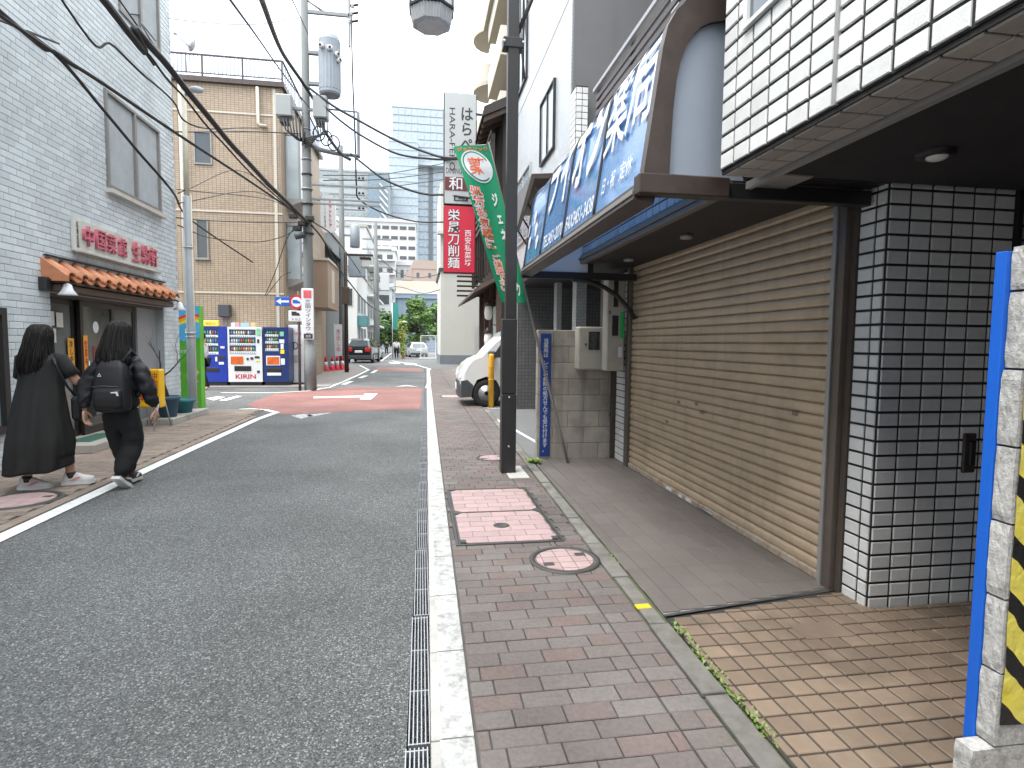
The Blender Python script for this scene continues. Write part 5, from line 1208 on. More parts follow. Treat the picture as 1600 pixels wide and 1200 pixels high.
CB(-4.32, -4.27, 19.8, 27, 10.24, 10.29, c=.005).build('top_rail', m_brown, rl)
x = -4.32
k = 0
while x > -8.2:
    if k % 10 == 0: CB(x - .025, x + .025, 19.76, 19.82, 9.6, 10.26, c=.004).build('post', m_brown, rl)
    else: B(x - .008, x + .008, 19.775, 19.795, 9.73, 10.245).build('baluster', m_brown, rl)
    x -= .118; k += 1
for k in range(30): B(-4.31, -4.29, 19.95 + k * .22, 19.97 + k * .22, 9.6, 10.245).build('baluster', m_brown, rl)
ds = thing('satellite_dish', 'white satellite dish on the roof railing of the beige building', 'satellite dish', (-7.1, 19.9, 10.3))
rr = [[(-7.02 + r_ * math.cos(q) * .55 - .15 * d_, 19.9 - .25 * d_ - r_ * math.cos(q) * .5, 10.72 + r_ * math.sin(q)) for q in [2 * math.pi * i / 20 for i in range(20)]] for r_, d_ in ((.34, 0), (.30, -.14), (.2, -.26), (.05, -.34))]
MB().rings(rr, cap=True).build('reflector', mat('dish_white', (.6, .62, .64, 1), .4), ds)
MB().tube([(-7.15, 19.8, 9.7), (-7.15, 19.8, 10.65)], .025, 8).build('mast', m_steel, ds)
MB().tube([(-7.05, 19.9, 10.5), (-7.3, 19.45, 10.68)], .015, 6).build('feed_arm', m_steel, ds); CB(-7.36, -7.26, 19.4, 19.5, 10.64, 10.74, c=.02).build('feed_horn', m_alu, ds)

# ------------------------------------------------------------------ vending machines
VY = 19.12
random.seed(3)
drinks = [mat('drink_%d' % i, c + (1,), .35, .1, 8) for i, c in enumerate(((.55, .25, .05), (.12, .3, .08), (.5, .08, .06), (.08, .2, .45), (.6, .52, .4), (.16, .09, .05), (.62, .62, .6), (.1, .32, .34)))]
m_strip = mat('price_strip', (.68, .70, .72, 1), .4, .15, 30)
def vending(label, x0, x1, col, disp, ztop=1.9, rows=3, extras=None):
    v = thing('vending_machine', label, 'vending machine', ((x0 + x1) / 2, VY, 0), 'drink vending machines at the corner')
    mcol = mat('vend_' + str(round(x0, 1)), col, .35, .05, 2)
    d0, d1, z0 = disp
    zb = .16
    MB().box(x0, x1, VY + .06, VY + .72, zb, ztop).box(x0, d0, VY, VY + .06, zb, ztop).box(d1, x1, VY, VY + .06, zb, ztop).box(d0, d1, VY, VY + .06, zb, z0).box(d0, d1, VY, VY + .06, ztop - .08, ztop).build('cabinet', mcol, v)
    B(x0 + .03, x1 - .03, VY + .03, VY + .7, .02, zb).build('plinth', m_black, v)
    B(d0, d1, VY + .055, VY + .0605, z0, ztop - .08).build('display_back', mat('display_back', (.10, .16, .2, 1), .5), v)
    rh = (ztop - .08 - z0) / rows
    for r_ in range(rows):
        zb_ = z0 + r_ * rh
        B(d0 + .01, d1 - .01, VY + .005, VY + .05, zb_ + .008, zb_ + .075).build('price_strip', m_strip, v)
        for q in range(int((d1 - d0 - .02) / .021 / 3)): B(d0 + .03 + q * .063, d0 + .055 + q * .063, VY - .002, VY + .005, zb_ + .02, zb_ + .045).build('button', mat('vend_button', (.05, .12, .3, 1), .4), v)
        n_ = int((d1 - d0 - .04) / .072)
        for q in range(n_):
            cx = d0 + .04 + (q + .5) * (d1 - d0 - .08) / n_; h_ = rh - .12 if r_ == rows - 1 else min(rh - .12, .15)
            MB().lathe((cx, VY + .028, zb_ + .078), [(.025, 0), (.025, h_ * .7), (.013, h_ * .88), (.013, h_), (.001, h_)], 8).build('drink', random.choice(drinks), v)
    B(d0 - .005, d1 + .005, VY - .004, VY + .002, z0 - .01, z0 + .004).build('display_sill', m_alu, v)
    return v
GX = lambda a: a
v1 = vending('bright blue drink vending machine with yellow top panel behind the man in white', -6.68, -5.95, (.012, .035, .30, 1), (-6.66, -6.2, 1.02), 1.88)
CB(-6.66, -6.17, VY - .02, VY + .1, 1.882, 2.06, c=.01).build('top_panel', mat('panel_yellow', (.78, .6, .08, 1), .5), v1); txt('つめた〜い', m_sred, v1, (-6.42, VY - .021, 1.97), w=.32, h=.07)
for (a, b_, c, d, m_) in ((-6.2, -6.02, .85, .97, m_ink), (-6.2, -6.05, .7, .78, m_strip), (-6.3, -6.24, .8, .94, m_strip), (-6.14, -6.02, 1.2, 1.27, m_pos['white'])): CB(a, b_, VY - .012, VY, c, d, c=.003).build('coin_panel', m_, v1)
CB(-6.62, -6.2, VY - .01, VY, .48, .6, c=.006).build('slot', m_black, v1)
v2 = vending('white drink vending machine with red KIRIN lettering, middle of the row', -5.93, -4.92, (.66, .67, .67, 1), (-5.88, -5.1, 1.04), 1.88)
txt('KIRIN', m_sred, v2, (-5.42, VY - .002, .33), w=.6, h=.145, bold=.02)
CB(-5.85, -5.48, VY - .012, VY, .72, .96, c=.004).build('advert', mat('advert_orange', (.7, .12, .02, 1), .4, .4, 7), v2)
CB(-5.75, -5.25, VY - .012, VY, .5, .66, c=.006).build('slot', m_black, v2)
for (a, b_, c, d, m_) in ((-5.38, -5.32, .84, .92, m_ink), (-5.27, -5.18, .86, .94, m_plas), (-5.14, -5.0, .9, .97, m_ink), (-5.1, -5.0, .8, .85, m_fy), (-5.06, -5.0, 1.38, 1.5, m_ink), (-5.08, -4.96, 1.62, 1.84, mat('poster_green', (.2, .5, .3, 1), .5, .3, 8)), (-5.08, -5.0, .44, .52, m_ink)): CB(a, b_, VY - .012, VY, c, d, c=.003).build('coin_panel', m_, v2)
for k, (a, b_, h_) in enumerate(((-5.82, -5.7, .12), (-5.68, -5.58, .13), (-5.54, -5.28, .12), (-5.24, -5.1, .13))): CB(a, b_, VY + .01, VY + .06, 1.885, 1.885 + h_, c=.004).build('top_card', [m_strip, m_fp, mat('card_teal', (.35, .55, .58, 1), .5), m_fo_][k], v2)
v3 = vending('navy drink vending machine at the right end of the row', -4.88, -4.12, (.012, .03, .13, 1), (-4.83, -4.42, 1.14), 1.88)
CB(-4.80, -4.38, VY - .012, VY, .68, .98, c=.004).build('advert_frame', m_strip, v3); CB(-4.77, -4.41, VY - .018, VY - .011, .71, .95, c=.002).build('advert', MATS['advert_orange'], v3)
CB(-4.78, -4.35, VY - .012, VY, .46, .6, c=.006).build('slot', m_black, v3); CB(-4.78, -4.36, VY - .012, VY, .36, .45, c=.004).build('label_strip', m_strip, v3)
for (a, b_, c, d, m_) in ((-4.38, -4.26, 1.6, 1.74, MATS['poster_green']), (-4.4, -4.25, 1.38, 1.5, m_strip), (-4.36, -4.27, 1.2, 1.36, m_strip), (-4.37, -4.25, 1.05, 1.18, m_fy), (-4.36, -4.24, .7, .9, m_strip)): CB(a, b_, VY - .012, VY, c, d, c=.003).build('coin_panel', m_, v3)
v4 = thing('vending_machine', 'white vending machine turned to the main street behind the corner pole', 'vending machine', (-3.95, 20, 0), 'drink vending machines at the corner')
CB(-4.30, -3.72, 19.86, 20.75, .08, 1.98, c=.02).build('cabinet', m_strip, v4)
B(-4.25, -3.75, 19.9, 20.7, .02, .08).build('plinth', m_black, v4)
txt('Dr', m_ink, v4, (-4.0, 19.858, 1.3), w=.25, h=.25); txt('冷凍', m_sred, v4, (-3.98, 19.858, 1.7), w=.2, h=.12)
CB(-4.15, -3.9, 19.85, 19.862, .75, 1.0, c=.004).build('panel', m_alu, v4)

# ------------------------------------------------------------------ utility poles
m_pole = mat('pole_concrete', (.14, .148, .146, 1), .8, .1, 2, .25, 60, streak=((.11, .11, .105, 1), .4, 5)); m_galv = mat('pole_galv', (.19, .20, .205, 1), .5, .1, 6, metal=.4); m_trafo = mat('transformer_grey', (.22, .25, .28, 1), .5, .08, 4)
m_cer = mat('insulator', (.55, .53, .5, 1), .3); m_wire = mat('cable_black', (.018, .017, .018, 1), .6)
def upole(label, x, y, h=12.5, full=True, r=.17):
    p = thing('utility_pole', label, 'utility pole', (x, y, 0), 'concrete utility poles')
    MB().lathe((x, y, 0), [(r, 0), (r * .9, 3), (r * .58, h), (r * .5, h + .01)], 20).build('shaft', m_pole, p)
    return p
PX_, PY_ = -3.24, 17.74
up = upole('large concrete utility pole with transformer and road signs at the crossing corner', PX_, PY_, r=.158)
MB().lathe((PX_ + .02, PY_, 0), [(.172, .02), (.172, 1.5)], 20).build('mesh_wrap', mat('wrap_grey', (.19, .20, .20, 1), .85, .1, 30, .6, 200), up)
tr_ = MB(); n_ = 40; tx, ty = -2.57, 17.74
def tring(r, z, a=.04): return [(tx + r * (1 + (a if i % 2 else 0)) * math.cos(2 * math.pi * i / n_), ty + r * (1 + (a if i % 2 else 0)) * math.sin(2 * math.pi * i / n_), z) for i in range(n_)]
tr_.rings([tring(.27, 8.5, 0), tring(.30, 8.55, 0), tring(.30, 8.62, 0), tring(.30, 8.64), tring(.30, 9.75), tring(.30, 9.77, 0), tring(.305, 10.0, 0), tring(.26, 10.12, 0), tring(.08, 10.2, 0)], smooth=False); tr_.build('transformer', m_trafo, up)
for (dx, dy, zz) in ((-.16, -.27, 9.72), (.05, -.3, 9.66), (.22, -.2, 9.55), (.26, -.16, 9.42)):
    MB().cyl((tx + dx, ty + dy, zz), (tx + dx * 1.25, ty + dy * 1.3, zz + .02), .075, n=12).build('bushing', m_cer, up); MB().cyl((tx + dx * 1.25, ty + dy * 1.3, zz + .02), (tx + dx * 1.32, ty + dy * 1.38, zz + .02), .04, n=10).build('bushing_tip', m_black, up)
for zz in (8.75, 9.6): CB(PX_, tx - .2, ty - .06, ty + .06, zz, zz + .1, c=.01).build('transformer_bracket', m_galv, up)
for (xa, xb, z0, z1) in ((-4.03, -3.58, 7.78, 8.38), (-3.02, -2.62, 7.8, 8.42)): CB(xa, xb, 17.5, 17.9, z0, z1, c=.03).build('switch_box', mat('switch_grey', (.27, .285, .28, 1), .5, .06), up); CB(xa + .1, xb - .1, 17.55, 17.85, z0 - .18, z0, c=.02).build('cable_gland', m_black, up)
CB(-3.9, -2.7, 17.66, 17.74, 8.02, 8.1, c=.006).build('cross_arm', m_galv, up)
CB(-3.2, -2.0, 17.70, 17.78, 10.72, 10.82, c=.006).build('upper_arm', m_galv, up)
MB().tube([(-3.2, 17.74, 11.1), (-2.7, 17.74, 10.8)], .03, 6).build('arm_brace', m_galv, up)
for k in range(3): MB().lathe((-2.0 + .04 * k, 17.74, 10.55 + .22 * k), [(.03, 0), (.06, .02), (.04, .06), (.06, .08), (.03, .12)], 10).build('insulator', m_cer, up); MB().cyl((-1.98, 17.74, 10.6 + .22 * k), (-1.75, 17.74, 10.66 + .22 * k), .035, n=8).build('strain_insulator', m_black, up)
CB(-2.04, -1.98, 17.7, 17.78, 9.9, 11.4, c=.006).build('drop_bar', m_galv, up)
MB().tube([(-3.2, 17.74, 7.2), (-2.9, 17.72, 6.98), (-2.4, 17.7, 6.88), (-1.75, 17.7, 6.85)], [.09, .075, .06, .045], 8).build('curved_arm', m_galv, up)
CB(-1.82, -1.74, 17.7, 17.76, 6.8, 8.1, c=.006).build('riser_tube', m_galv, up); MB().tube([(-2.6, 17.72, 8.12), (-1.8, 17.72, 8.1)], .025, 6).build('riser_arm', m_galv, up)
for zz in (5.95, 5.55, 5.42): CB(-3.1, -1.0 - .15 * (zz < 5.9), 17.72, 17.76, zz, zz + .05, c=.004).build('telecom_arm', m_galv, up)
for k in range(9): MB().lathe((PX_, PY_, 4.55 + k * .42), [(.18 - .008 * k, 0), (.18 - .008 * k, .05)], 16).build('band', m_galv if k % 2 else m_black, up)
for k in range(7): MB().tube([(-3.85 + k * .09, 17.55, 7.8), (-3.75 + k * .08, 17.5, 7.4 - .05 * k), (-3.45 + .02 * k, 17.55, 7.15), (PX_, 17.56, 7.1 + .05 * k)], .022, 5).build('service_loop', m_wire, up)
for k in range(5): MB().tube([(-2.95 + .08 * k, 17.52, 7.75), (-2.85 + .06 * k, 17.5, 7.35), (-3.05, 17.5, 7.05 + .05 * k), (PX_, 17.55, 6.95 + .06 * k)], .02, 5).build('service_loop', m_wire, up)
for k in range(3):
    cx, cz, r_ = -2.85 + .2 * k, 7.35 - .12 * k, .16
    MB().tube([(cx + r_ * math.cos(q), 17.5, cz + r_ * 1.3 * math.sin(q)) for q in [2 * math.pi * i / 16 for i in range(17)]], .02, 5).build('coil', m_wire, up)
for k, (dx, z) in enumerate(((-.35, 4.95), (-.1, 4.75), (.1, 4.9), (-.25, 4.6))): CB(PX_ + dx - .12, PX_ + dx + .12, 17.45, 17.62, z, z + .14, c=.02).build('splice_case', m_black, up)
MB().cyl((PX_ - .28, 17.4, 4.42), (PX_ - .05, 17.5, 4.5), .09, n=12).build('spot_camera', m_plas, up)
# signs on the pole
sgn = thing('pole_sign', 'white vertical board with dark lettering on the corner utility pole', 'sign', (-3.22, 17.5, 1.5))
CB(-3.40, -3.06, 17.50, 17.53, 1.50, 2.98, c=.02).build('board', m_letter, sgn)
CB(-3.34, -3.12, 17.49, 17.501, 2.70, 2.92, c=.004).build('emblem', mat('emblem_red', (.6, .1, .12, 1), .5, .3, 12), sgn)
txt('三田ツインタワー', m_ink, sgn, (-3.22, 17.498, 2.16), w=.15, h=.96, bold=.02, vertical=True)
CB(-3.35, -3.1, 17.49, 17.501, 1.53, 1.67, c=.004).build('black_plate', m_ink, sgn); txt('左折', m_letter, sgn, (-3.22, 17.488, 1.6), w=.15, h=.08)
def sign_post():
    t_ = thing('road_sign', 'round red bordered truck prohibition sign with a white plate below, on a thin post', 'road sign', (-3.5, 17.6, 0))
    MB().cyl((-3.5, 17.62, 0), (-3.5, 17.62, 2.9), .04, n=10).build('post', m_wood2, t_)
    c = V((-3.54, 17.55, 2.58))
    def ring(r, y): return [(c.x + r * math.cos(q), y, c.z + r * math.sin(q)) for q in [2 * math.pi * i / 32 for i in range(32)]]
    MB().rings([ring(.20, 17.56), ring(.20, 17.545)], smooth=False).build('disc', m_sred, t_)
    MB().rings([ring(.145, 17.545), ring(.145, 17.541)], smooth=False).build('white_field', m_letter, t_)
    m_sb = mat('sign_blue2', (.01, .10, .42, 1), .4)
    MB().prism([(c.x + a, 17.5405, c.z + b_) for a, b_ in ((-.11, -.03), (-.11, .06), (.02, .06), (.02, .03), (.07, .03), (.1, -.01), (.1, -.04), (-.11, -.04))], (0, -.004, 0)).build('truck_symbol', m_sb, t_)
    CB(-3.77, -3.36, 17.54, 17.56, 2.02, 2.33, c=.01).build('plate', m_letter, t_)
    MB().prism([(-3.565 + a * 1.1, 17.5395, 2.235 + b_ * 1.2) for a, b_ in ((-.11, -.03), (-.11, .06), (.02, .06), (.02, .03), (.07, .03), (.1, -.01), (.1, -.04), (-.11, -.04))], (0, -.004, 0)).build('truck_symbol', m_ink, t_)
    txt('3t 以上', m_ink, t_, (-3.56, 17.538, 2.09), w=.25, h=.08)
    o = thing('road_sign', 'blue rectangular one way sign with a white arrow pointing left', 'road sign', (-3.93, 17.55, 2.58))
    CB(-4.13, -3.72, 17.54, 17.56, 2.46, 2.72, c=.012).build('plate', m_sb, o)
    MB().prism([(-4.1 + a, 17.5395, 2.59 + b_) for a, b_ in ((0, 0), (.13, .09), (.13, .03), (.35, .03), (.35, -.03), (.13, -.03), (.13, -.09))], (0, -.004, 0)).build('arrow', m_letter, o)
sign_post()

# ------------------------------------------------------------------ buildings further along the left side
def block(name, label, x0, x1, y0, y1, z1, m_, wins=(), roof=None):
    b_ = thing(name, label, 'building', ((x0 + x1) / 2, y0, 0))
    B(x0, x1, y0, y1, 0, z1).build('wall', m_, b_)
    B(x0 - .1, x1 + .1, y0 - .1, y1 + .1, z1, z1 + .25).build('parapet', roof or m_conc, b_)
    return b_
m_tan = mat('tan_render', (.31, .23, .17, 1), .75, .08, 1, streak=((.3, .2, .13, 1), .3, 3)); m_wht = mat('white_render', (.50, .50, .48, 1), .75, .06, .6, streak=((.45, .45, .42, 1), .35, 2)); m_dgr = mat('dark_cladding', (.11, .125, .14, 1), .5, .1, 1); m_lgr = mat('light_grey_render', (.44, .45, .45, 1), .75, .06, .6)
b2 = block('narrow_house', 'tan rendered house with a projecting upper box just past the utility pole', -8, -4.6, 24.6, 29.5, 8.0, m_tan)
B(-4.6, -3.75, 24.7, 27.8, 2.85, 4.75).build('projecting_box', m_tan, b2); B(-4.65, -3.7, 24.65, 27.85, 4.75, 4.85).build('box_cap', m_crm, b2)
B(-3.752, -3.735, 25.7, 26.5, 3.1, 4.5).build('slot_window', m_crm, b2); B(-4.6, -4.3, 24.61, 24.7, 0, 2.85).build('post', m_crm, b2); B(-4.6, -4.25, 24.4, 24.6, .3, 2.0).build('gate', m_dgr, b2)
window(b2, 'X', 25, 26.4, 5.4, 6.8, -4.6, gl_d)
b3 = block('office_house', 'dark clad office house behind the tan house', -9, -4.9, 30, 37, 7.4, m_dgr)
for k in range(3): window(b3, 'X', 30.6 + 2.1 * k, 32 + 2.1 * k, 3.6, 5.2, -4.9, gl_b)
MB().prism([(-4.9, 29.8, 6.4), (-4.3, 29.8, 5.9), (-4.3, 29.8, 6.0), (-4.9, 29.8, 6.6)], (0, 7.4, 0)).build('eave', m_galv, b3)
b4 = block('white_house', 'white rendered house with teal awning further along the left side', -9, -4.9, 46.5, 55, 7.0, m_wht)
for k in range(3): window(b4, 'y', -8.5 + 1.2 * k, -7.6 + 1.2 * k, 4.2, 5.6, 46.5, gl_d)
for k in range(2):
    for j in range(3): window(b4, 'X', 47 + 2.4 * j, 48.6 + 2.4 * j, 1.2 + 2.6 * k, 2.6 + 2.6 * k, -4.9, gl_d)
B(-4.9, -4.2, 46.6, 49.6, 2.7, 3.5).build('teal_awning', mat('teal_canvas', (.06, .17, .18, 1), .7), b4)
b5 = block('grey_block', 'pale grey apartment block on the left before the far crossing', -12, -5.2, 58, 72, 12.5, m_lgr)
for k in range(4):
    for j in range(4): window(b5, 'X', 59 + 3 * j, 61 + 3 * j, 1 + 2.8 * k, 2.6 + 2.8 * k, -5.2, gl_d, fw=.1)
    B(-5.2, -4.4, 58.2, 71.8, .3 + 2.8 * k, .5 + 2.8 * k).build('balcony', m_wht, b5)
hs = thing('projecting_sign', 'white octagonal hanging sign with a red stripe of lettering past the utility pole', 'sign', (-4.0, 26, 6.1))
MB().prism([(-4.25 + a, 26.2, 6.15 + b_) for a, b_ in ((.12, 0), (.50, 0), (.62, .16), (.62, 1.42), (.50, 1.58), (.12, 1.58), (0, 1.42), (0, .16))], (0, .16, 0)).build('panel', m_letter, hs)
txt('トラットリア', m_sred, hs, (-3.84, 26.197, 6.95), w=.13, h=1.2, bold=.03, vertical=True); txt('イタリア料理店', m_ink, hs, (-4.06, 26.197, 6.95), w=.07, h=1.2, vertical=True)
CB(-4.6, -4.24, 26.24, 26.3, 7.5, 7.58, c=.005).build('arm', m_black, hs)
# far street lamp
sl = thing('street_lamp', 'dark brown street lamp with a side arm past the tan house', 'street lamp', (-3.45, 28.1, 0))
MB().cyl((-3.45, 28.1, 0), (-3.45, 28.1, 5.6), .1, .07).build('shaft', m_wood, sl); CB(-3.5, -2.2, 28.05, 28.15, 5.45, 5.55, c=.01).build('arm', m_wood, sl)
CB(-2.75, -2.35, 27.9, 28.3, 4.9, 5.3, c=.05).build('lantern', mat('lantern_frost', (.5, .52, .5, 1), .3), sl); CB(-2.8, -2.3, 27.85, 28.35, 5.3, 5.4, c=.02).build('lantern_cap', m_wood, sl)
CB(-3.62, -3.28, 27.95, 28.05, 3.2, 4.0, c=.01).build('sign_plate', m_wood2, sl)
# more utility poles
u2p = upole('second utility pole with a grey transformer past the tan house', -4.25, 33, 12, r=.2)
MB().lathe((-3.55, 33, 6.6), [(.22, 0), (.26, .05), (.26, 1.15), (.15, 1.25)], 16).build('transformer', m_trafo, u2p); CB(-4.2, -3.5, 32.95, 33.05, 7.2, 7.3, c=.01).build('transformer_bracket', m_galv, u2p)
for z in (10.2, 9.4, 8.6): CB(-4.9, -3.0, 32.95, 33.05, z, z + .08, c=.01).build('cross_arm', m_galv, u2p); [MB().lathe((-3.3 + .2 * q, 33, z + .08), [(.05, 0), (.08, .06), (.05, .14)], 8).build('insulator', m_black, u2p) for q in range(2)]
CB(-3.9, -3.0, 32.8, 33.2, 5.0, 6.2, c=.03).build('cabinet', m_trafo, u2p)
u3p = upole('pale utility pole beyond the black car', -3.55, 48, 11, r=.22)
for z in (9.6, 8.8, 7.4): CB(-4.6, -2.3, 47.95, 48.05, z, z + .12, c=.01).build('cross_arm', m_galv, u3p)
CB(-3.2, -2.5, 47.8, 48.3, 5.6, 7.0, c=.03).build('cabinet', m_lgr, u3p)
u4p = upole('thin distant utility pole at the end of the left pavement', -4.4, 62, 10, r=.18)
for z in (8.6, 7.8): CB(-5.4, -3.2, 61.95, 62.05, z, z + .12, c=.01).build('cross_arm', m_galv, u4p)
# cones and barrier
random.seed(4)
cone_l = ['nearest', 'second', 'third', 'fourth', 'farthest']
for k, (x, y) in enumerate(((-4.55, 29.0), (-4.35, 29.7), (-4.18, 30.2), (-3.98, 30.6), (-3.82, 31.0))):
    c = thing('traffic_cone', cone_l[k] + ' of the red and white traffic cones beside the street lamp', 'cone', (x, y, 0), 'traffic cones on the left pavement')
    MB().lathe((x, y, .02), [(.15, .0), (.14, .03), (.11, .25)], 12).build('lower', m_sred, c); MB().lathe((x, y, .02), [(.11, .251), (.08, .45)], 12).build('white_band', m_letter, c); MB().lathe((x, y, .02), [(.08, .451), (.03, .7), (.001, .72)], 12).build('upper', m_sred, c); CB(x - .19, x + .19, y - .19, y + .19, .012, .045, c=.01).build('base', m_sred, c)
ba = thing('banner_stand', 'white upright banner behind the traffic cones', 'banner', (-4.4, 31.2, 0))
MB().cyl((-4.45, 31.2, 0), (-4.45, 31.2, 2.4), .02).build('pole', m_alu, ba); CB(-4.43, -4.05, 31.19, 31.21, .7, 2.35, c=.004).build('cloth', m_letter, ba); txt('売出し中', m_sred, ba, (-4.24, 31.185, 1.5), w=.2, h=1.2, vertical=True)
# black car and parked pale car
def car(name, label, cx, cy, col, rz, rear, zs=1.0):
    c = thing(name, label, 'car', (cx, cy, 0), rz=rz); mc = mat(name + '_paint' + str(cx), col, .2, .03, 2, coat=.8)
    M_ = Matrix.Translation((cx, cy, 0)) @ Matrix.Rotation(rz, 4, 'Z')
    def sec(t_, w, zl, zs, zt, wt): return [(t_, 0)]
    c.scale = (1, 1, 1)
    # cross sections along the length, rear at y=0 (facing the viewer)
    rr = []
    for (y, w, z0, zb, zr, wr) in ((0, .74, .38, .82, .86, .70), (.06, .84, .26, .95, 1.0, .76), (.28, .88, .22, .98, 1.36, .66), (.62, .9, .22, .98, 1.47, .62), (1.6, .9, .22, .96, 1.50, .63), (2.3, .9, .22, .96, 1.44, .62), (2.95, .89, .22, .94, 1.0, .70), (3.9, .86, .24, .86, .88, .66), (4.35, .74, .34, .62, .66, .6)):
        rr.append([M_ @ V(p) for p in ((-w, y, z0), (-w, y, (z0 + zb) / 2), (-w * .985, y, zb), (-wr, y, zr - .03), (-wr * .8, y, zr), (wr * .8, y, zr), (wr, y, zr - .03), (w * .985, y, zb), (w, y, (z0 + zb) / 2), (w, y, z0))])
    MB().rings(rr, smooth=False).build('body', mc, c)
    def tbx(*a, c_=.015): return tr(CB(*a, c=c_), M_)
    tr(MB().prism([(-.64, .045, .99), (.64, .045, .99), (.55, .265, 1.33), (-.55, .265, 1.33)], (0, -.02, .01)), M_).build('rear_window', glass('car_glass', (.06, .075, .08, 1)), c)
    for s_ in (-1, 1):
        tr(MB().prism([(s_ * .91, .45, 1.0), (s_ * .91, 2.75, 1.0), (s_ * .66, 2.25, 1.40), (s_ * .66, .6, 1.40)], (s_ * .012, 0, .004)), M_).build('side_window', MATS['car_glass'], c)
        tbx(s_ * .60 - .17, s_ * .60 + .17, -.025, .06, .70, .92).build('tail_lamp', rear, c)
        for yy in (.75, 3.4):
            wo = tr(MB().rings([[(s_ * .78 + dx * s_, yy + r_ * math.cos(2 * math.pi * i / 20), .31 + r_ * math.sin(2 * math.pi * i / 20)) for i in range(20)] for r_, dx in ((.1, .14), (.2, .145), (.3, .13), (.31, 0), (.28, -.06))]), M_).build('wheel', m_rub, c)
            tr(MB().rings([[(s_ * .78 + dx * s_, yy + r_ * math.cos(2 * math.pi * i / 14), .31 + r_ * math.sin(2 * math.pi * i / 14)) for i in range(14)] for r_, dx in ((.19, .15), (.05, .155))]), M_).build('rim', m_steel, wo)
        tbx(s_ * 1.0 - .07, s_ * 1.0 + .07, 2.4, 2.5, .98, 1.1).build('wing_mirror', mc, c)
    tbx(-.26, .26, -.03, .02, .62, .76).build('number_plate', m_letter, c)
    tbx(-.82, .82, -.05, .05, .24, .46).build('bumper', m_plas, c)
    c.scale = (1, 1, zs)
    return c
car('parked_car', 'black car seen from behind waiting at the left kerb', -4.15, 40.2, (.012, .012, .014, 1), R(-4), mat('tail_red', (.55, .02, .02, 1), .25), 1.14)
car('parked_car', 'silver car parked in the far lot behind the white fence', -.15, 56.5, (.42, .44, .46, 1), R(8), mat('lamp_pale', (.5, .5, .5, 1), .25))
car('parked_car', 'white taxi almost hidden beyond the black car', -4.3, 46.0, (.6, .6, .6, 1), R(-4), MATS['tail_red'])
# far fence
ff = thing('mesh_fence', 'white mesh fence panel in front of the far parked car', 'fence', (.8, 50, 0))
fm_ = MB()
for zz in (.1, 2.0): CB(-.02, 2.6, 50, 50.06, zz, zz + .06, c=.005).build('rail', m_letter, ff)
for k in range(3): CB(-.02 + 1.28 * k, .04 + 1.28 * k, 50, 50.06, 0, 2.06, c=.005).build('post', m_letter, ff)
for k in range(14): CB(.03, 2.58, 50.02, 50.03, .25 + k * .125, .265 + k * .125, c=.003).build('wire', m_letter, ff)
CB(-.1, 2.7, 49.6, 50.4, 0, .15, c=.02).build('kerb', m_concL, ff)
# ------------------------------------------------------------------ distance
def tower(name, label, x0, x1, y0, y1, z1, m_, m_win, nx, nz, zlo, wfrac=.7, hfrac=.5, dep=.15, bands=None, parapet=True):
    b_ = thing(name, label, 'building', ((x0 + x1) / 2, y0, 0)); w_ = B(x0, x1, y0, y1, 0, z1).build('wall', m_, b_)
    cw, ch = (x1 - x0) / nx, (z1 - zlo) / nz
    me_ = MB().box(-cw * wfrac / 2, cw * wfrac / 2, -dep, 0, -ch * hfrac / 2, ch * hfrac / 2).mesh('window', m_win)
    for i in range(nx):
        for j in range(nz): place(me_, 'window', b_, (x0 + (i + .5) * cw, y0 + dep * .3, zlo + (j + .45) * ch))
    if parapet: B(x0 - .3, x1 + .3, y0 - .3, y1, z1, z1 + .8).build('parapet', m_, b_)
    return b_
gl_sky = glass('curtain_wall', (.29, .345, .39, 1), .18, 0., .9); gl_sky2 = glass('curtain_wall_dark', (.12, .17, .21, 1), .15, 0., .9)
m_mul = mat('mullion_pale', (.34, .385, .415, 1), .4, .05); m_off = mat('office_white', (.46, .47, .47, 1), .7, .04, .1); m_grt = mat('tower_grey', (.27, .30, .31, 1), .6, .06, .05); m_win = glass('window_grey', (.05, .052, .055, 1), .3)
X_ = lambda px, Y0: (px - 657) * Y0 / 900 * 1.0
gt_ = tower('glass_tower', 'tall pale blue glass tower in the distance', -12, 12.5, 262, 300, 103, m_mul, gl_sky, 9, 30, 4, .96, .80, .4)
B(-13.5, -1, 256, 262, 0, 88).build('lower_wing', gl_sky, gt_); B(3.6, 5.4, 261, 262, 0, 80).build('dark_shaft', m_dgr, gt_); B(-13.5, 12, 258, 262, 78, 79.2).build('ledge', m_mul, gt_)
for k in range(26): B(-13.6, -1, 255.8, 256, 4 + 3.3 * k, 4.35 + 3.3 * k).build('spandrel', m_mul, gt_)
g2 = tower('grey_tower', 'grey office tower left of the glass tower', -42, -12.5, 235, 260, 67, m_grt, glass('tower_win', (.20, .235, .25, 1), .25), 12, 18, 4, .82, .45)
B(-20, -12.4, 233, 235, 0, 66).build('glass_side', gl_sky2, g2)
of = tower('office_slab', 'white office slab with long rows of dark window strips in the distance', -19.5, -1.2, 160, 175, 33.5, m_off, m_win, 8, 12, 2, .78, .33)
for k in range(8): MB().prism([(-15.6 + 0, 232.8, 44 + 2.6 * k), (-12.5, 232.8, 40.4 + 2.6 * k), (-12.5, 232.8, 41.2 + 2.6 * k), (-15.6, 232.8, 44.8 + 2.6 * k)], (0, -.3, 0)).build('reflection_bar', m_off, g2)  # white bars imitate a diagonal reflection on the glass side
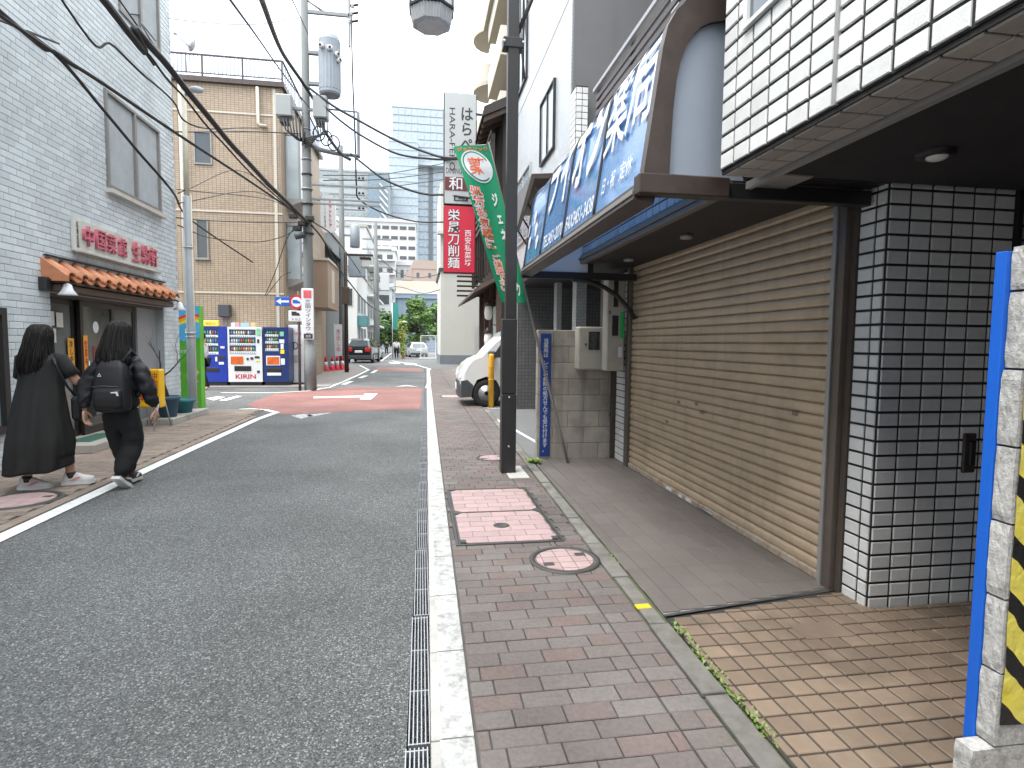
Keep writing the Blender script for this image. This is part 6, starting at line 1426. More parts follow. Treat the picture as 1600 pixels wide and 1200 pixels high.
bk = tower('balcony_block', 'white apartment block with stacked balconies in front of the office slab', -13, -5.0, 118, 130, 19.5, m_off, m_win, 4, 7, .8, .55, .5)
for k in range(7): B(-13, -5.0, 116.8, 118, 1.2 + 2.7 * k, 1.45 + 2.7 * k).build('balcony_slab', m_off, bk); B(-13, -9.5, 116.75, 116.9, 1.45 + 2.7 * k, 2.3 + 2.7 * k).build('balcony_rail', m_lgr, bk)
bs = tower('blue_shed', 'long pale blue grey metal clad building behind the trees', -3.6, 6, 92, 110, 8.3, mat('blue_cladding', (.20, .25, .31, 1), .5, .05, .4), gl_b, 6, 1, 6.5, .03, 1.6, .05)
B(-3.8, 6, 91.8, 110, 8.3, 11.0).build('cream_upper', m_crm, bs); B(-3.9, 6, 91.6, 92, 9.0, 9.25).build('eave', m_wht, bs)
hb_ = tower('brown_house', 'pinkish brown gabled house above the blue grey building', -1.6, 5, 112, 122, 15.4, mat('brown_render', (.27, .215, .19, 1), .75, .06, .5), m_win, 3, 3, 9, .22, .4, .1, parapet=False)
MB().prism([(-3.4, 111.9, 13.2), (-1.2, 111.9, 17.0), (5, 111.9, 17.0), (5, 111.9, 15.4), (-1.6, 111.9, 15.4), (-1.6, 111.9, 13.2)], (0, 10, 0)).build('gable', MATS['brown_render'], hb_)
wl = tower('white_low_block', 'low white block with ribbon windows at the end of the street', -10.6, -4.2, 86, 90, 9.2, m_off, gl_d, 2, 3, .5, .8, .45)
wm = tower('white_mid_house', 'white rooftop house with dark windows before the office slab', -5.8, -1.8, 124, 132, 17.5, m_off, gl_d, 3, 5, 2, .45, .5)
md_ = tower('mid_rise', 'pale mid rise with balconies rising behind the white house on the left', -12.2, -8.0, 82, 90, 14.2, m_off, m_win, 4, 5, .5, .5, .45)
for k in range(5): B(-12.2, -8.0, 81.2, 82, .9 + 2.7 * k, 1.1 + 2.7 * k).build('balcony_slab', m_off, md_); B(-12.2, -10.2, 81.15, 81.25, 1.1 + 2.7 * k, 2.0 + 2.7 * k).build('balcony_rail', m_lgr, md_)
m2_ = tower('mid_rise', 'slim white mid rise left of the office slab', -22.5, -17.5, 128, 140, 27, m_off, m_win, 4, 9, 1, .6, .4)
# ------------------------------------------------------------------ trees
m_bark = mat('tree_bark', (.08, .06, .045, 1), .9, .2, 8, .5)
def leafmat(name, c):
    m = mat(name, c, .6, .35, 1.6, 0, 40, attr=.35); return m
def tree(label, x, y, h, rx, rz, seed, lm, n=3800):
    random.seed(seed); t_ = thing('street_tree', label, 'tree', (x, y, 0), 'trees at the bend')
    tk = MB().tube([(x, y, 0), (x + .05, y, h * .3), (x - .05, y + .1, h * .55), (x, y, h * .8)], [.16, .13, .09, .03], 8)
    cl_ = []
    for k in range(20):
        a_ = random.uniform(0, 6.28); q = random.uniform(.35, .95); zz = h - rz + rz * random.uniform(-.85, .85); e = math.sqrt(max(0.1, 1 - ((zz - (h - rz)) / rz) ** 2))
        c = V((x + rx * q * e * math.cos(a_), y + rx * q * e * math.sin(a_), zz)); cl_.append((c, random.uniform(.3, .5) * rx))
        tk.tube([(x, y, h * .4), V((x, y, h * .5)).lerp(c, .6), c], [.06, .04, .015], 5)
    tk.build('trunk', m_bark, t_)
    lf = MB()
    for k in range(n):
        c, r_ = random.choice(cl_); d = V((random.gauss(0, 1), random.gauss(0, 1), random.gauss(0, .8))).normalized() * r_ * random.uniform(.55, 1.12); p = c + d
        nn = (d.normalized() + V((random.uniform(-.6, .6), random.uniform(-.6, .6), random.uniform(-.2, .9)))).normalized(); u, w_ = ortho(nn); L = random.uniform(.10, .2) * (rx / 1.6); lf.cur = random.random()
        lf.add([p - u * L, p + w_ * L * .5, p + u * L, p - w_ * L * .5], [(0, 1, 2, 3)])
    o = lf.build('crown', lm, t_, attr=True, fix=False); return t_
lm1, lm2 = leafmat('leaf_green', (.075, .15, .025, 1)), leafmat('leaf_dark', (.05, .11, .022, 1))
tree('broad leafy green tree left of the pair behind the silver car', -.35, 62, 5.9, 1.75, 2.2, 21, lm1)
tree('leafy green tree partly behind the pale corner building', 1.75, 60, 5.6, 1.35, 2.0, 22, lm1)
tree('small dark green tree at the far end of the street', -5.2, 78, 5.6, 2.0, 2.2, 23, lm2)
tree('small bright tree behind the traffic cones', -6.2, 38.6, 4.4, 1.0, 1.4, 24, lm1, 1800)
tree('dark green tree right of the far utility pole', -3.0, 80, 5.0, 1.8, 1.9, 25, lm2)
hd = thing('climber_post', 'yellow street post wrapped in green climbing plants by the far crossing', 'post', (-1.6, 52.5, 0))
MB().cyl((-1.55, 52.5, 0), (-1.55, 52.5, 3.0), .14, .1).build('post', m_yel, hd)
random.seed(31); lf = MB()
for k in range(500):
    a_ = random.uniform(0, 6.28); zz = random.uniform(.3, 3.4); r_ = random.uniform(.1, .55 if zz > 1.8 else .35); p = V((-1.6 + r_ * math.cos(a_), 52.5 + r_ * math.sin(a_), zz)); u, w_ = ortho(V((math.cos(a_), math.sin(a_), .5))); lf.cur = random.random(); L = .11
    lf.add([p - u * L, p + w_ * L * .6, p + u * L, p - w_ * L * .6], [(0, 1, 2, 3)])
lf.build('leaves', leafmat('leaf_yellow', (.16, .22, .03, 1)), hd, attr=True, fix=False)
MB().lathe((-1.45, 52.3, 3.2), [(.32, 0), (.34, .04), (.1, .12)], 16).build('mirror_head', m_alu, hd)
tb = thing('banner_stand', 'tall teal banner beside the climbing plant post', 'banner', (-2.4, 54, 0)); MB().cyl((-2.55, 54, 0), (-2.55, 54, 5), .04).build('pole', m_alu, tb); CB(-2.52, -2.0, 53.98, 54.02, 2.6, 5.0, c=.01).build('cloth', mat('teal_cloth', (.03, .22, .2, 1), .7), tb)
# weeds
def weed(label, x, y, z, n, s_, seed):
    random.seed(seed); w_ = MB()
    for k in range(n):
        a_ = random.uniform(0, 6.28); L = s_ * random.uniform(.5, 1.1); b0 = V((x + random.gauss(0, s_ * .3), y + random.gauss(0, max(s_ * .5, .045)), z)); d = V((math.cos(a_), math.sin(a_), random.uniform(.3, 1.4))).normalized(); sd = d.cross(UZ).normalized() * L * .22; w_.cur = random.random()
        w_.add([b0, b0 + d * L * .5 + sd, b0 + d * L + V((0, 0, -.15 * L)), b0 + d * L * .5 - sd], [(0, 1, 2, 3)])
    o = w_.build('weed_tuft', leafmat('weed_leaf', (.17, .25, .055, 1)), attr=True, fix=False); tag(o, label, 'weed')
weed('leafy weed growing at the foot of the block wall beside the pole', 1.34, 6.72, .015, 160, .09, 41)
for k, (a_, b_) in enumerate(((1.25, 3.62), (1.275, 2.62), (1.268, 2.42), (1.262, 2.25), (1.26, 2.08), (1.255, 1.9))): weed(('tiny weed tuft by the round manhole in the kerb joint', 'grass tuft in the kerb joint at the corner of the beige floor', 'second grass tuft along the beige floor edge', 'third grass tuft along the beige floor edge', 'fourth grass tuft along the beige floor edge', 'lowest grass tuft along the beige floor edge')[k], a_ + .012, b_, .012, 80, .034, 50 + k)

# ------------------------------------------------------------------ people
def skin(name, J, E, m_, parent, sub=2, root=0, wr=0.):
    """grow a continuous limb surface from joints J = {name: (co, r)} and edges E"""
    me = bpy.data.meshes.new(name); ks = list(J); me.from_pydata([J[k][0] for k in ks], [(ks.index(a), ks.index(b)) for a, b in E], [])
    o = bpy.data.objects.new(name, me); C.objects.link(o)
    md = o.modifiers.new('skin', 'SKIN'); md.use_smooth_shade = True; md.branch_smoothing = .6
    sl_ = me.skin_vertices[0] if me.skin_vertices else None
    if sl_ is None:
        bpy.context.view_layer.update(); sl_ = me.skin_vertices[0]
    for i, k in enumerate(ks):
        r = J[k][1]; sl_.data[i].radius = r if isinstance(r, tuple) else (r, r); sl_.data[i].use_root = (i == root)
    ss = o.modifiers.new('sub', 'SUBSURF'); ss.levels = ss.render_levels = sub
    dg = bpy.context.evaluated_depsgraph_get(); nm = bpy.data.meshes.new_from_object(o.evaluated_get(dg))
    bpy.data.objects.remove(o); nm.name = name; nm.materials.clear(); nm.materials.append(m_)
    if wr:
        nm.update(); cs = [(v.co.copy(), v.normal.copy()) for v in nm.vertices]
        for v, (c_, n_) in zip(nm.vertices, cs): v.co = c_ + n_ * wr * (noise.noise(V((c_.x * 9, c_.y * 9, c_.z * 16))) + .6 * noise.noise(V((c_.x * 22 + 5, c_.y * 22, c_.z * 34))) - .3 * abs(noise.noise(V((c_.x * 13, c_.y * 13 + 3, c_.z * 30)))))
    for p in nm.polygons: p.use_smooth = True
    return link(bpy.data.objects.new(name, nm), parent)
m_skin = mat('skin', (.52, .30, .21, 1), .5, .06, 12); m_hair = mat('hair_black', (.008, .0065, .0065, 1), .5, .2, 60, .3, 200, spec=.25, streak=((.022, .016, .014, 1), .8, 160))
m_dress = mat('dress_black', (.010, .0097, .0094, 1), .85, .15, 7, .25, 220); m_jack = mat('jacket_navy', (.0058, .0062, .009, 1), .6, .2, 12, .4, 160); m_pant = mat('trousers_black', (.004, .004, .0044, 1), .85, .15, 9)
m_bag = mat('backpack_black', (.0055, .0055, .007, 1), .6, .2, 30, .3, 250); m_shoew = mat('sneaker_white', (.62, .61, .60, 1), .6, .08, 20); m_shoep = mat('sneaker_pink', (.62, .26, .22, 1), .6)
def loft(secs, n=36, fold=None, m=None):
    """secs: (cx,cy,z,rx,ry[,tilt]) rings, fold(i,a,t) radial factor"""
    rr = []
    for i, (cx, cy, z, rx, ry) in enumerate(secs):
        ring = []
        for k in range(n):
            a = 2 * math.pi * k / n; f = fold(i / (len(secs) - 1), a) if fold else 1
            ring.append((cx + rx * f * math.cos(a), cy + ry * f * math.sin(a), z))
        rr.append(ring)
    return MB().rings(rr)
def interp(keys, n):
    out = []
    for i in range(n + 1):
        t = i / n * (len(keys) - 1); k = min(int(t), len(keys) - 2); f = t - k; f = f * f * (3 - 2 * f) if len(keys) < 3 else f
        out.append(tuple(a + (b - a) * f for a, b in zip(keys[k], keys[k + 1])))
    return out
def hair(parent, c, keys, seed, n=40):
    """cap of hair falling down the back, with grooves and loose lock ends"""
    random.seed(seed); ph_ = [random.uniform(0, 6.28) for _ in range(4)]
    fold = lambda t, a: 1 + (.015 + .05 * t) * (math.sin(a * 9 + ph_[0] + t * 3) * .5 + math.sin(a * 17 + ph_[1]) * .35 + math.sin(a * 5 + ph_[2] - t * 4) * .6)
    h = loft(interp(keys, 22), n, fold); o = h.build('hair', m_hair, parent)
    st_ = MB(); KK = interp(keys, 22)
    for k in range(230):
        a = random.uniform(-math.pi, math.pi); i0 = random.randint(1, 9); i1 = random.randint(15, 22); pts = []; off = random.uniform(.99, 1.06); dr = random.uniform(-.25, .25)
        for i in range(i0, i1 + 1):
            cx_, cy_, z, rx, ry = KK[i]; t_ = i / 22; aa = a + dr * t_; f = fold(t_, aa) * (off + .05 * t_ * math.sin(k + i * .5))
            pts.append((cx_ + rx * f * math.cos(aa), cy_ + ry * f * math.sin(aa), z - (.05 * random.random() if i == i1 else 0)))
        if len(pts) > 3: st_.tube(pts, [.0045] * (len(pts) - 2) + [.003, .001], 4)
    so = st_.build('hair_strands', m_hair, o); so['kind'] = 'stuff'
    return o
def shoe(parent, at, yaw_, pitch_, L=.255, m_up=None, m_ac=None, m_sole=None):
    m_up = m_up or m_shoew
    M_ = Matrix.Translation(at) @ Matrix.Rotation(yaw_, 4, 'Z') @ Matrix.Rotation(pitch_, 4, 'X')
    secs = [(-.06, .034, .07, .062), (-.045, .042, .10, .075), (0, .044, .105, .08), (.05, .045, .085, .08), (.10, .05, .062, .075), (.15, .05, .05, .066), (.185, .036, .04, .052)]
    rr = []
    for (y, w, h, hh) in secs: rr.append([M_ @ V((w * math.cos(a), y, .022 + (h * max(math.sin(a), -.02) if True else 0))) for a in [2 * math.pi * k / 16 for k in range(16)]])
    s_ = MB().rings(rr).build('shoe', m_up, parent)
    so = [(.04, -.072), (.048, -.03), (.044, .03), (.054, .10), (.05, .16), (.03, .195), (-.03, .195), (-.05, .16), (-.054, .10), (-.044, .03), (-.048, -.03), (-.04, -.072)]
    MB().prism([M_ @ V((p[0], p[1], -.004)) for p in so], (M_.to_3x3() @ V((0, 0, .030)))).build('sole', m_sole or m_shoew, s_)
    if m_ac:
        for sx in (-1, 1): MB().prism([M_ @ V((sx * .0475, y, z)) for y, z in ((-.01, .04), (.03, .04), (.09, .07), (.06, .075))], M_.to_3x3() @ V((sx * .006, 0, 0))).build('stripe', m_ac, s_)
    for k in range(4): MB().tube([M_ @ V((-.02, .045 + .022 * k, .105 - .012 * k)), M_ @ V((.02, .045 + .022 * k, .105 - .012 * k))], .004, 5).build('lace', m_shoew, s_)
    return s_
def hand(parent, wrist, d, n_, s=1., curl=.5):
    """relaxed hand: palm plus five bent fingers; d = finger direction, n_ = palm normal"""
    d = V(d).normalized(); n_ = V(n_).normalized(); sd = d.cross(n_).normalized(); w = V(wrist)
    b = MB(); rr = []
    for t, hw, ht in ((0, .021, .015), (.03, .032, .016), (.07, .038, .014), (.088, .036, .011)): rr.append([w + d * t * s + sd * hw * s * math.cos(a) + n_ * ht * s * math.sin(a) for a in [2 * math.pi * k / 12 for k in range(12)]])
    b.rings(rr)
    for k, (off, L) in enumerate(((-.027, .068), (-.009, .078), (.009, .074), (.027, .058))):
        p = w + d * .084 * s + sd * off * s; dd = d.copy(); pts = [p - d * .012]; 
        for q in range(4): pts.append(p.copy()); dd = (dd + n_ * curl * (.35 + .18 * q)).normalized(); p = p + dd * L * s / 3.6
        b.tube(pts + [p], [.0095 * s, .0095 * s, .009 * s, .0085 * s, .008 * s, .005 * s], 8)
    p = w + d * .025 * s - sd * .03 * s; dd = (d * .6 - sd * .7 + n_ * .3).normalized(); pts = [w + d * .02 * s]
    for q in range(3): pts.append(p.copy()); p = p + dd * .028 * s; dd = (dd + d * .35).normalized()
    b.tube(pts + [p], [.013 * s, .012 * s, .0105 * s, .0095 * s, .006 * s], 8)
    return b.build('hand', m_skin, parent)
def face(parent, c, fd, s=1.):
    """simple facial features on the far side of the head, c = head centre, fd = facing direction"""
    fd = V(fd).normalized(); sd = fd.cross(UZ).normalized(); c = V(c)
    MB().rings([[c + fd * (.085 + .022 * t_) * s + sd * .014 * s * (1 - t_ * .6) * math.cos(a) + UZ * (-.012 + .022 * math.sin(a) * (1 - t_ * .4)) * s for a in [2 * math.pi * k / 8 for k in range(8)]] for t_ in (0, .6, 1)]).build('nose', m_skin, parent)
    for sx in (-1, 1):
        MB().ell(c + fd * .085 * s + sd * .032 * s * sx + UZ * .005, .012 * s, .008 * s, .006 * s, 8, 5).build('eye', m_ink, parent)
        MB().ell(c + sd * .076 * s * sx - UZ * .01, .012 * s, .02 * s, .03 * s, 8, 5).build('ear', m_skin, parent)
    MB().ell(c + fd * .083 * s - UZ * .052 * s, .022 * s, .01 * s, .006 * s, 8, 5).build('mouth', mat('lips', (.45, .14, .13, 1), .5), parent)
# ---- woman in the long dress
p1 = thing('person', 'person in a long black dress and white sneakers walking away on the left pavement', 'person', (-3.45, 6.08, 0))
PX1 = -3.47
J = {'pelvis': ((-3.47, 6.1, .80), (.13, .10)), 'waist': ((-3.47, 6.1, .98), (.11, .09)), 'chest': ((-3.46, 6.1, 1.18), (.13, .10)), 'neck': ((-3.47, 6.11, 1.32), (.05, .05)), 'head1': ((-3.48, 6.12, 1.40), (.07, .08)), 'head2': ((-3.48, 6.13, 1.48), (.078, .09)), 'head3': ((-3.48, 6.12, 1.53), (.06, .07)),
     'shR': ((-3.31, 6.12, 1.23), .055), 'elR': ((-3.20, 6.16, 1.03), .042), 'wrR': ((-3.24, 6.33, 1.05), .026), 'shL': ((-3.63, 6.1, 1.23), .055), 'elL': ((-3.70, 6.2, 1.02), .042), 'wrL': ((-3.62, 6.36, 1.06), .026),
     'hipR': ((-3.40, 6.1, .75), .085), 'knR': ((-3.33, 6.2, .43), .055), 'anR': ((-3.31, 6.18, .10), .036), 'hipL': ((-3.55, 6.1, .75), .085), 'knL': ((-3.57, 6.12, .42), .055), 'anL': ((-3.60, 6.02, .11), .036)}
E1 = [('pelvis', 'waist'), ('waist', 'chest'), ('chest', 'neck'), ('neck', 'head1'), ('head1', 'head2'), ('head2', 'head3'), ('chest', 'shR'), ('shR', 'elR'), ('elR', 'wrR'), ('chest', 'shL'), ('shL', 'elL'), ('elL', 'wrL'), ('pelvis', 'hipR'), ('hipR', 'knR'), ('knR', 'anR'), ('pelvis', 'hipL'), ('hipL', 'knL'), ('knL', 'anL')]
skin('body', J, E1, m_skin, p1)
hand(p1, J['wrR'][0], (.1, 1, .1), (-1, 0, 0)); hand(p1, J['wrL'][0], (.2, 1, .1), (1, 0, 0)); face(p1, (-3.48, 6.13, 1.47), (.35, 1, 0), .95)
keys = [(-3.47, 6.1, 1.335, .065, .07), (-3.47, 6.1, 1.30, .12, .09), (-3.47, 6.09, 1.25, .165, .11), (-3.475, 6.09, 1.13, .175, .13), (-3.48, 6.09, .99, .19, .15), (-3.49, 6.08, .83, .215, .18), (-3.495, 6.07, .65, .24, .21), (-3.50, 6.06, .47, .265, .24), (-3.51, 6.06, .31, .265, .25), (-3.52, 6.06, .20, .27, .255)]
def fold1(t, a):
    k = max(0, t - .25) / .75
    return 1 + k * (.075 * (1 - 2 * abs(math.sin(a * 4 + 1.2 + t * 1.5))) + .055 * (1 - 2 * abs(math.sin(a * 6.5 + .5 - t * 2.4))) + .05 * math.sin(a * 3 + 2 - t)) + .014 * math.sin(a * 5 + t * 26) * math.sin(a * 2 + t * 9)
o = loft(interp(keys, 40), 64, fold1)
o.v = [(x, y, z + (.05 * max(0, (x + 3.45)) / .3 + .018 * math.sin(x * 23) if z < .3 else 0)) for x, y, z in o.v]
o.build('dress', m_dress, p1)
for s_, sh_, el_ in ((1, 'shR', 'elR'), (-1, 'shL', 'elL')):
    a, b = V(J[sh_][0]), V(J[el_][0]); MB().tube([a + V((-s_ * .08, 0, .035)), a + V((0, 0, .02)), a.lerp(b, .35), a.lerp(b, .68)], [.06, .066, .068, .072], 16).build('sleeve', m_dress, p1)
hair(p1, None, [(-3.475, 6.11, 1.588, .03, .03), (-3.475, 6.11, 1.575, .062, .07), (-3.475, 6.105, 1.54, .086, .10), (-3.478, 6.10, 1.48, .10, .112), (-3.485, 6.085, 1.39, .105, .115), (-3.495, 6.065, 1.29, .125, .12), (-3.505, 6.05, 1.19, .128, .11), (-3.51, 6.04, 1.13, .10, .085)], 3)
MB().tube([(-3.33, 6.02, 1.27), (-3.29, 6.0, 1.2), (-3.25, 6.08, 1.0), (-3.22, 6.2, .86)], .012, 6).build('bag_strap', m_jack, p1)
bg_ = thing('shoulder_bag', 'dark shoulder bag at the right side of the person in the long dress', 'bag', (-3.2, 6.2, .72))
CB(-3.25, -3.14, 6.10, 6.38, .66, .90, c=.03).build('pouch', m_jack, bg_)
MB().cyl((-3.60, 6.02, .09), (-3.60, 6.03, .15), .043, n=14).build('sock', m_ink, p1); MB().cyl((-3.31, 6.19, .09), (-3.31, 6.19, .15), .043, n=14).build('sock', m_ink, p1)
shoe(p1, (-3.60, 6.02, .03), R(-62), R(-6), m_ac=m_shoep); shoe(p1, (-3.31, 6.19, .03), R(-72), R(0), m_ac=m_shoep)
p1.location.x -= .085; bg_.location.x -= .085
# ---- woman with the backpack
p2_ = thing('person', 'person with a black backpack, dark jacket and black trousers walking away by the white line', 'person', (-2.95, 6.1, 0))
cx = -2.885
J = {'pelvis': ((cx, 6.1, .80), (.10, .08)), 'waist': ((cx, 6.1, 1.0), (.09, .07)), 'chest': ((cx, 6.1, 1.17), (.09, .07)), 'neck': ((cx, 6.12, 1.34), (.05, .05)), 'head1': ((cx, 6.13, 1.42), (.07, .08)), 'head2': ((cx, 6.14, 1.50), (.08, .09)), 'head3': ((cx, 6.13, 1.56), (.06, .07)),
     'shR': ((cx + .145, 6.1, 1.225), .036), 'elR': ((cx + .248, 6.08, 1.0), .034), 'wrR': ((cx + .285, 6.16, .77), .027), 'shL': ((cx - .145, 6.1, 1.225), .036), 'elL': ((cx - .275, 6.06, 1.0), .034), 'wrL': ((cx - .29, 6.04, .77), .027),
     'hipR': ((cx + .085, 6.1, .78), .09), 'knR': ((cx + .07, 6.16, .45), .06), 'anR': ((cx + .02, 5.98, .13), .038), 'hipL': ((cx - .085, 6.1, .78), .09), 'knL': ((cx - .05, 6.2, .44), .06), 'anL': ((cx + .0, 6.24, .09), .038)}
skin('body', J, E1, m_skin, p2_)
hand(p2_, J['wrR'][0], (.02, .25, -1), (-1, 0, .1), curl=.55); hand(p2_, J['wrL'][0], (.02, .1, -1), (1, 0, .1), curl=.55); face(p2_, (cx, 6.14, 1.49), (0, 1, 0), .95)
K = {'base': ((cx, 6.1, .76), (.165, .135)), 'hem': ((cx, 6.1, .86), (.19, .15)), 'waist': ((cx, 6.1, 1.02), (.18, .14)), 'chest': ((cx, 6.1, 1.19), (.165, .13)), 'col': ((cx, 6.12, 1.32), (.09, .08)),
     'shR': ((cx + .15, 6.1, 1.245), .078), 'uaR': ((cx + .215, 6.09, 1.12), .076), 'elR': ((cx + .25, 6.08, .99), .078), 'faR': ((cx + .272, 6.12, .87), .072), 'wrR': ((cx + .285, 6.15, .785), .05),
     'shL': ((cx - .15, 6.1, 1.245), .078), 'uaL': ((cx - .235, 6.08, 1.12), .076), 'elL': ((cx - .275, 6.06, .99), .078), 'faL': ((cx - .288, 6.05, .87), .072), 'wrL': ((cx - .295, 6.04, .785), .05)}
skin('jacket', K, [('base', 'hem'), ('hem', 'waist'), ('waist', 'chest'), ('chest', 'col'), ('chest', 'shR'), ('shR', 'uaR'), ('uaR', 'elR'), ('elR', 'faR'), ('faR', 'wrR'), ('chest', 'shL'), ('shL', 'uaL'), ('uaL', 'elL'), ('elL', 'faL'), ('faL', 'wrL')], m_jack, p2_, 3, wr=.017)
T = {'top': ((cx, 6.1, .88), (.17, .13)), 'seat': ((cx, 6.1, .78), (.185, .14)), 'thR': ((cx + .10, 6.11, .62), (.115, .12)), 'knR': ((cx + .085, 6.15, .44), (.10, .105)), 'clR': ((cx + .055, 6.05, .27), (.09, .095)), 'anR': ((cx + .03, 5.98, .12), (.08, .085)),
     'thL': ((cx - .09, 6.13, .62), (.115, .12)), 'knL': ((cx - .06, 6.2, .43), (.105, .105)), 'clL': ((cx - .03, 6.23, .26), (.09, .09)), 'anL': ((cx + .0, 6.24, .09), (.085, .085))}
skin('trousers', T, [('top', 'seat'), ('seat', 'thR'), ('thR', 'knR'), ('knR', 'clR'), ('clR', 'anR'), ('seat', 'thL'), ('thL', 'knL'), ('knL', 'clL'), ('clL', 'anL')], m_pant, p2_, 3, wr=.009)
hair(p2_, None, [(cx, 6.12, 1.628, .03, .03), (cx, 6.12, 1.615, .062, .07), (cx, 6.115, 1.58, .088, .10), (cx - .005, 6.105, 1.51, .104, .115), (cx - .01, 6.08, 1.42, .116, .12), (cx - .01, 6.05, 1.33, .138, .115), (cx - .005, 6.02, 1.25, .14, .10), (cx, 6.0, 1.19, .10, .07)], 8)
shoe(p2_, (cx + .02, 5.98, .085), R(-8), R(-38), m_up=m_ink, m_ac=m_shoew); shoe(p2_, (cx + .0, 6.25, .03), R(4), R(-4), m_up=m_ink, m_ac=m_shoew)
bk_ = thing('backpack', 'black backpack with white logo marks on the back of the right hand pedestrian', 'backpack', (cx, 5.93, .85))
bx_ = cx + .012
secs = [(bx_, 5.96, .76, .11, .05), (bx_, 5.95, .775, .15, .085), (bx_, 5.94, .82, .165, .095), (bx_, 5.94, .96, .165, .098), (bx_, 5.945, 1.10, .152, .092), (bx_, 5.955, 1.20, .13, .075), (bx_, 5.965, 1.25, .095, .05), (bx_, 5.97, 1.265, .045, .025)]
sq = lambda t, a: 1 / max(abs(math.cos(a)), abs(math.sin(a))) ** .55
loft(interp(secs, 24), 40, lambda t, a: sq(t, a) * .93 + .008 * math.sin(t * 25 + a * 3)).build('main_bag', m_bag, bk_)
loft(interp([(bx_, 5.865, .80, .09, .03), (bx_, 5.85, .82, .13, .04), (bx_, 5.845, .90, .135, .045), (bx_, 5.85, .98, .13, .04), (bx_, 5.865, 1.0, .10, .03)], 12), 32, lambda t, a: sq(t, a) * .93).build('front_pocket', m_bag, bk_)
for s_ in (-1, 1): MB().tube([(cx + s_ * .10, 5.95, 1.24), (cx + s_ * .13, 6.05, 1.345), (cx + s_ * .14, 6.2, 1.25), (cx + s_ * .15, 6.23, 1.05), (cx + s_ * .17, 6.08, .9)], .018, 8).build('strap', m_bag, bk_)
txt('△', m_letter, bk_, (cx - .05, 5.848, 1.12), w=.035, h=.03, bold=.02)
MB().prism([(cx + .07, 5.79, .965), (cx + .125, 5.79, .97), (cx + .135, 5.79, .93), (cx + .118, 5.79, .932), (cx + .112, 5.79, .955), (cx + .07, 5.79, .955)], (0, -.006, 0)).build('white_mark', m_letter, bk_)
MB().tube([(cx - .11, 5.83, 1.01), (cx, 5.815, 1.02), (cx + .12, 5.83, 1.01)], .005, 5).build('zip', m_plas, bk_)
# ---- distant people
def walker(label, x, y, h, m_top, m_leg, seed, turn=0):
    random.seed(seed); t_ = thing('person', label, 'person', (x, y, 0)); s = h / 1.7; c_, s__ = math.cos(turn), math.sin(turn)
    q = lambda a, b, z: (x + (a * c_ - b * s__) * s, y + (a * s__ + b * c_) * s, z * s)
    J = {'pelvis': (q(0, 0, .92), .12 * s), 'chest': (q(0, 0, 1.28), (.15 * s, .1 * s)), 'neck': (q(0, .02, 1.46), .05 * s), 'head1': (q(0, .03, 1.55), .075 * s), 'head2': (q(0, .03, 1.64), .075 * s),
         'shR': (q(.18, 0, 1.38), .055 * s), 'elR': (q(.23, -.02, 1.1), .045 * s), 'wrR': (q(.24, .08, .85), .03 * s), 'haR': (q(.24, .1, .76), .03 * s), 'shL': (q(-.18, 0, 1.38), .055 * s), 'elL': (q(-.23, .0, 1.1), .045 * s), 'wrL': (q(-.24, .08, .85), .03 * s), 'haL': (q(-.24, .1, .76), .03 * s),
         'hipR': (q(.09, 0, .86), .085 * s), 'knR': (q(.1, .08, .48), .06 * s), 'anR': (q(.1, .0, .09), .04 * s), 'toR': (q(.1, .15, .04), .035 * s), 'hipL': (q(-.09, 0, .86), .085 * s), 'knL': (q(-.1, -.02, .48), .06 * s), 'anL': (q(-.1, -.16, .09), .04 * s), 'toL': (q(-.1, -.02, .04), .035 * s)}
    E_ = [('pelvis', 'chest'), ('chest', 'neck'), ('neck', 'head1'), ('head1', 'head2'), ('chest', 'shR'), ('shR', 'elR'), ('elR', 'wrR'), ('wrR', 'haR'), ('chest', 'shL'), ('shL', 'elL'), ('elL', 'wrL'), ('wrL', 'haL'), ('pelvis', 'hipR'), ('hipR', 'knR'), ('knR', 'anR'), ('anR', 'toR'), ('pelvis', 'hipL'), ('hipL', 'knL'), ('knL', 'anL'), ('anL', 'toL')]
    skin('body', J, E_, m_skin, t_, 1)
    big = lambda k, f: (J[k][0], tuple(v * f for v in J[k][1]) if isinstance(J[k][1], tuple) else J[k][1] * f)
    skin('shirt', {**{k: big(k, 1.3) for k in ('pelvis', 'chest')}, **{k: big(k, 1.35) for k in ('shR', 'elR', 'wrR', 'shL', 'elL', 'wrL')}}, [('pelvis', 'chest'), ('chest', 'shR'), ('shR', 'elR'), ('elR', 'wrR'), ('chest', 'shL'), ('shL', 'elL'), ('elL', 'wrL')], m_top, t_, 1)
    skin('trousers', {k: big(k, 1.28) for k in ('pelvis', 'hipR', 'knR', 'anR', 'hipL', 'knL', 'anL')}, [('pelvis', 'hipR'), ('hipR', 'knR'), ('knR', 'anR'), ('pelvis', 'hipL'), ('hipL', 'knL'), ('knL', 'anL')], m_leg, t_, 1)
    hd_ = q(0, .02, 1.62); MB().ell(hd_, .095 * s, .105 * s, .11 * s).build('hair', m_hair, t_)
walker('person in a white shirt and dark trousers standing by the bright blue vending machine', -6.22, 17.9, 1.66, m_letter, m_pant, 1, R(90))
walker('person in a white shirt crossing beside the climbing plant post far away', -2.05, 50.7, 1.72, m_letter, m_pant, 2)
walker('small distant person in dark clothes at the end of the street', -4.0, 70, 1.7, m_jack, m_pant, 3)
walker('small distant person in white riding side of the road far away', -3.2, 74, 1.7, m_letter, m_jack, 4)
walker('small distant person in pink near the black car', -4.9, 62, 1.65, m_shoep, m_pant, 5)

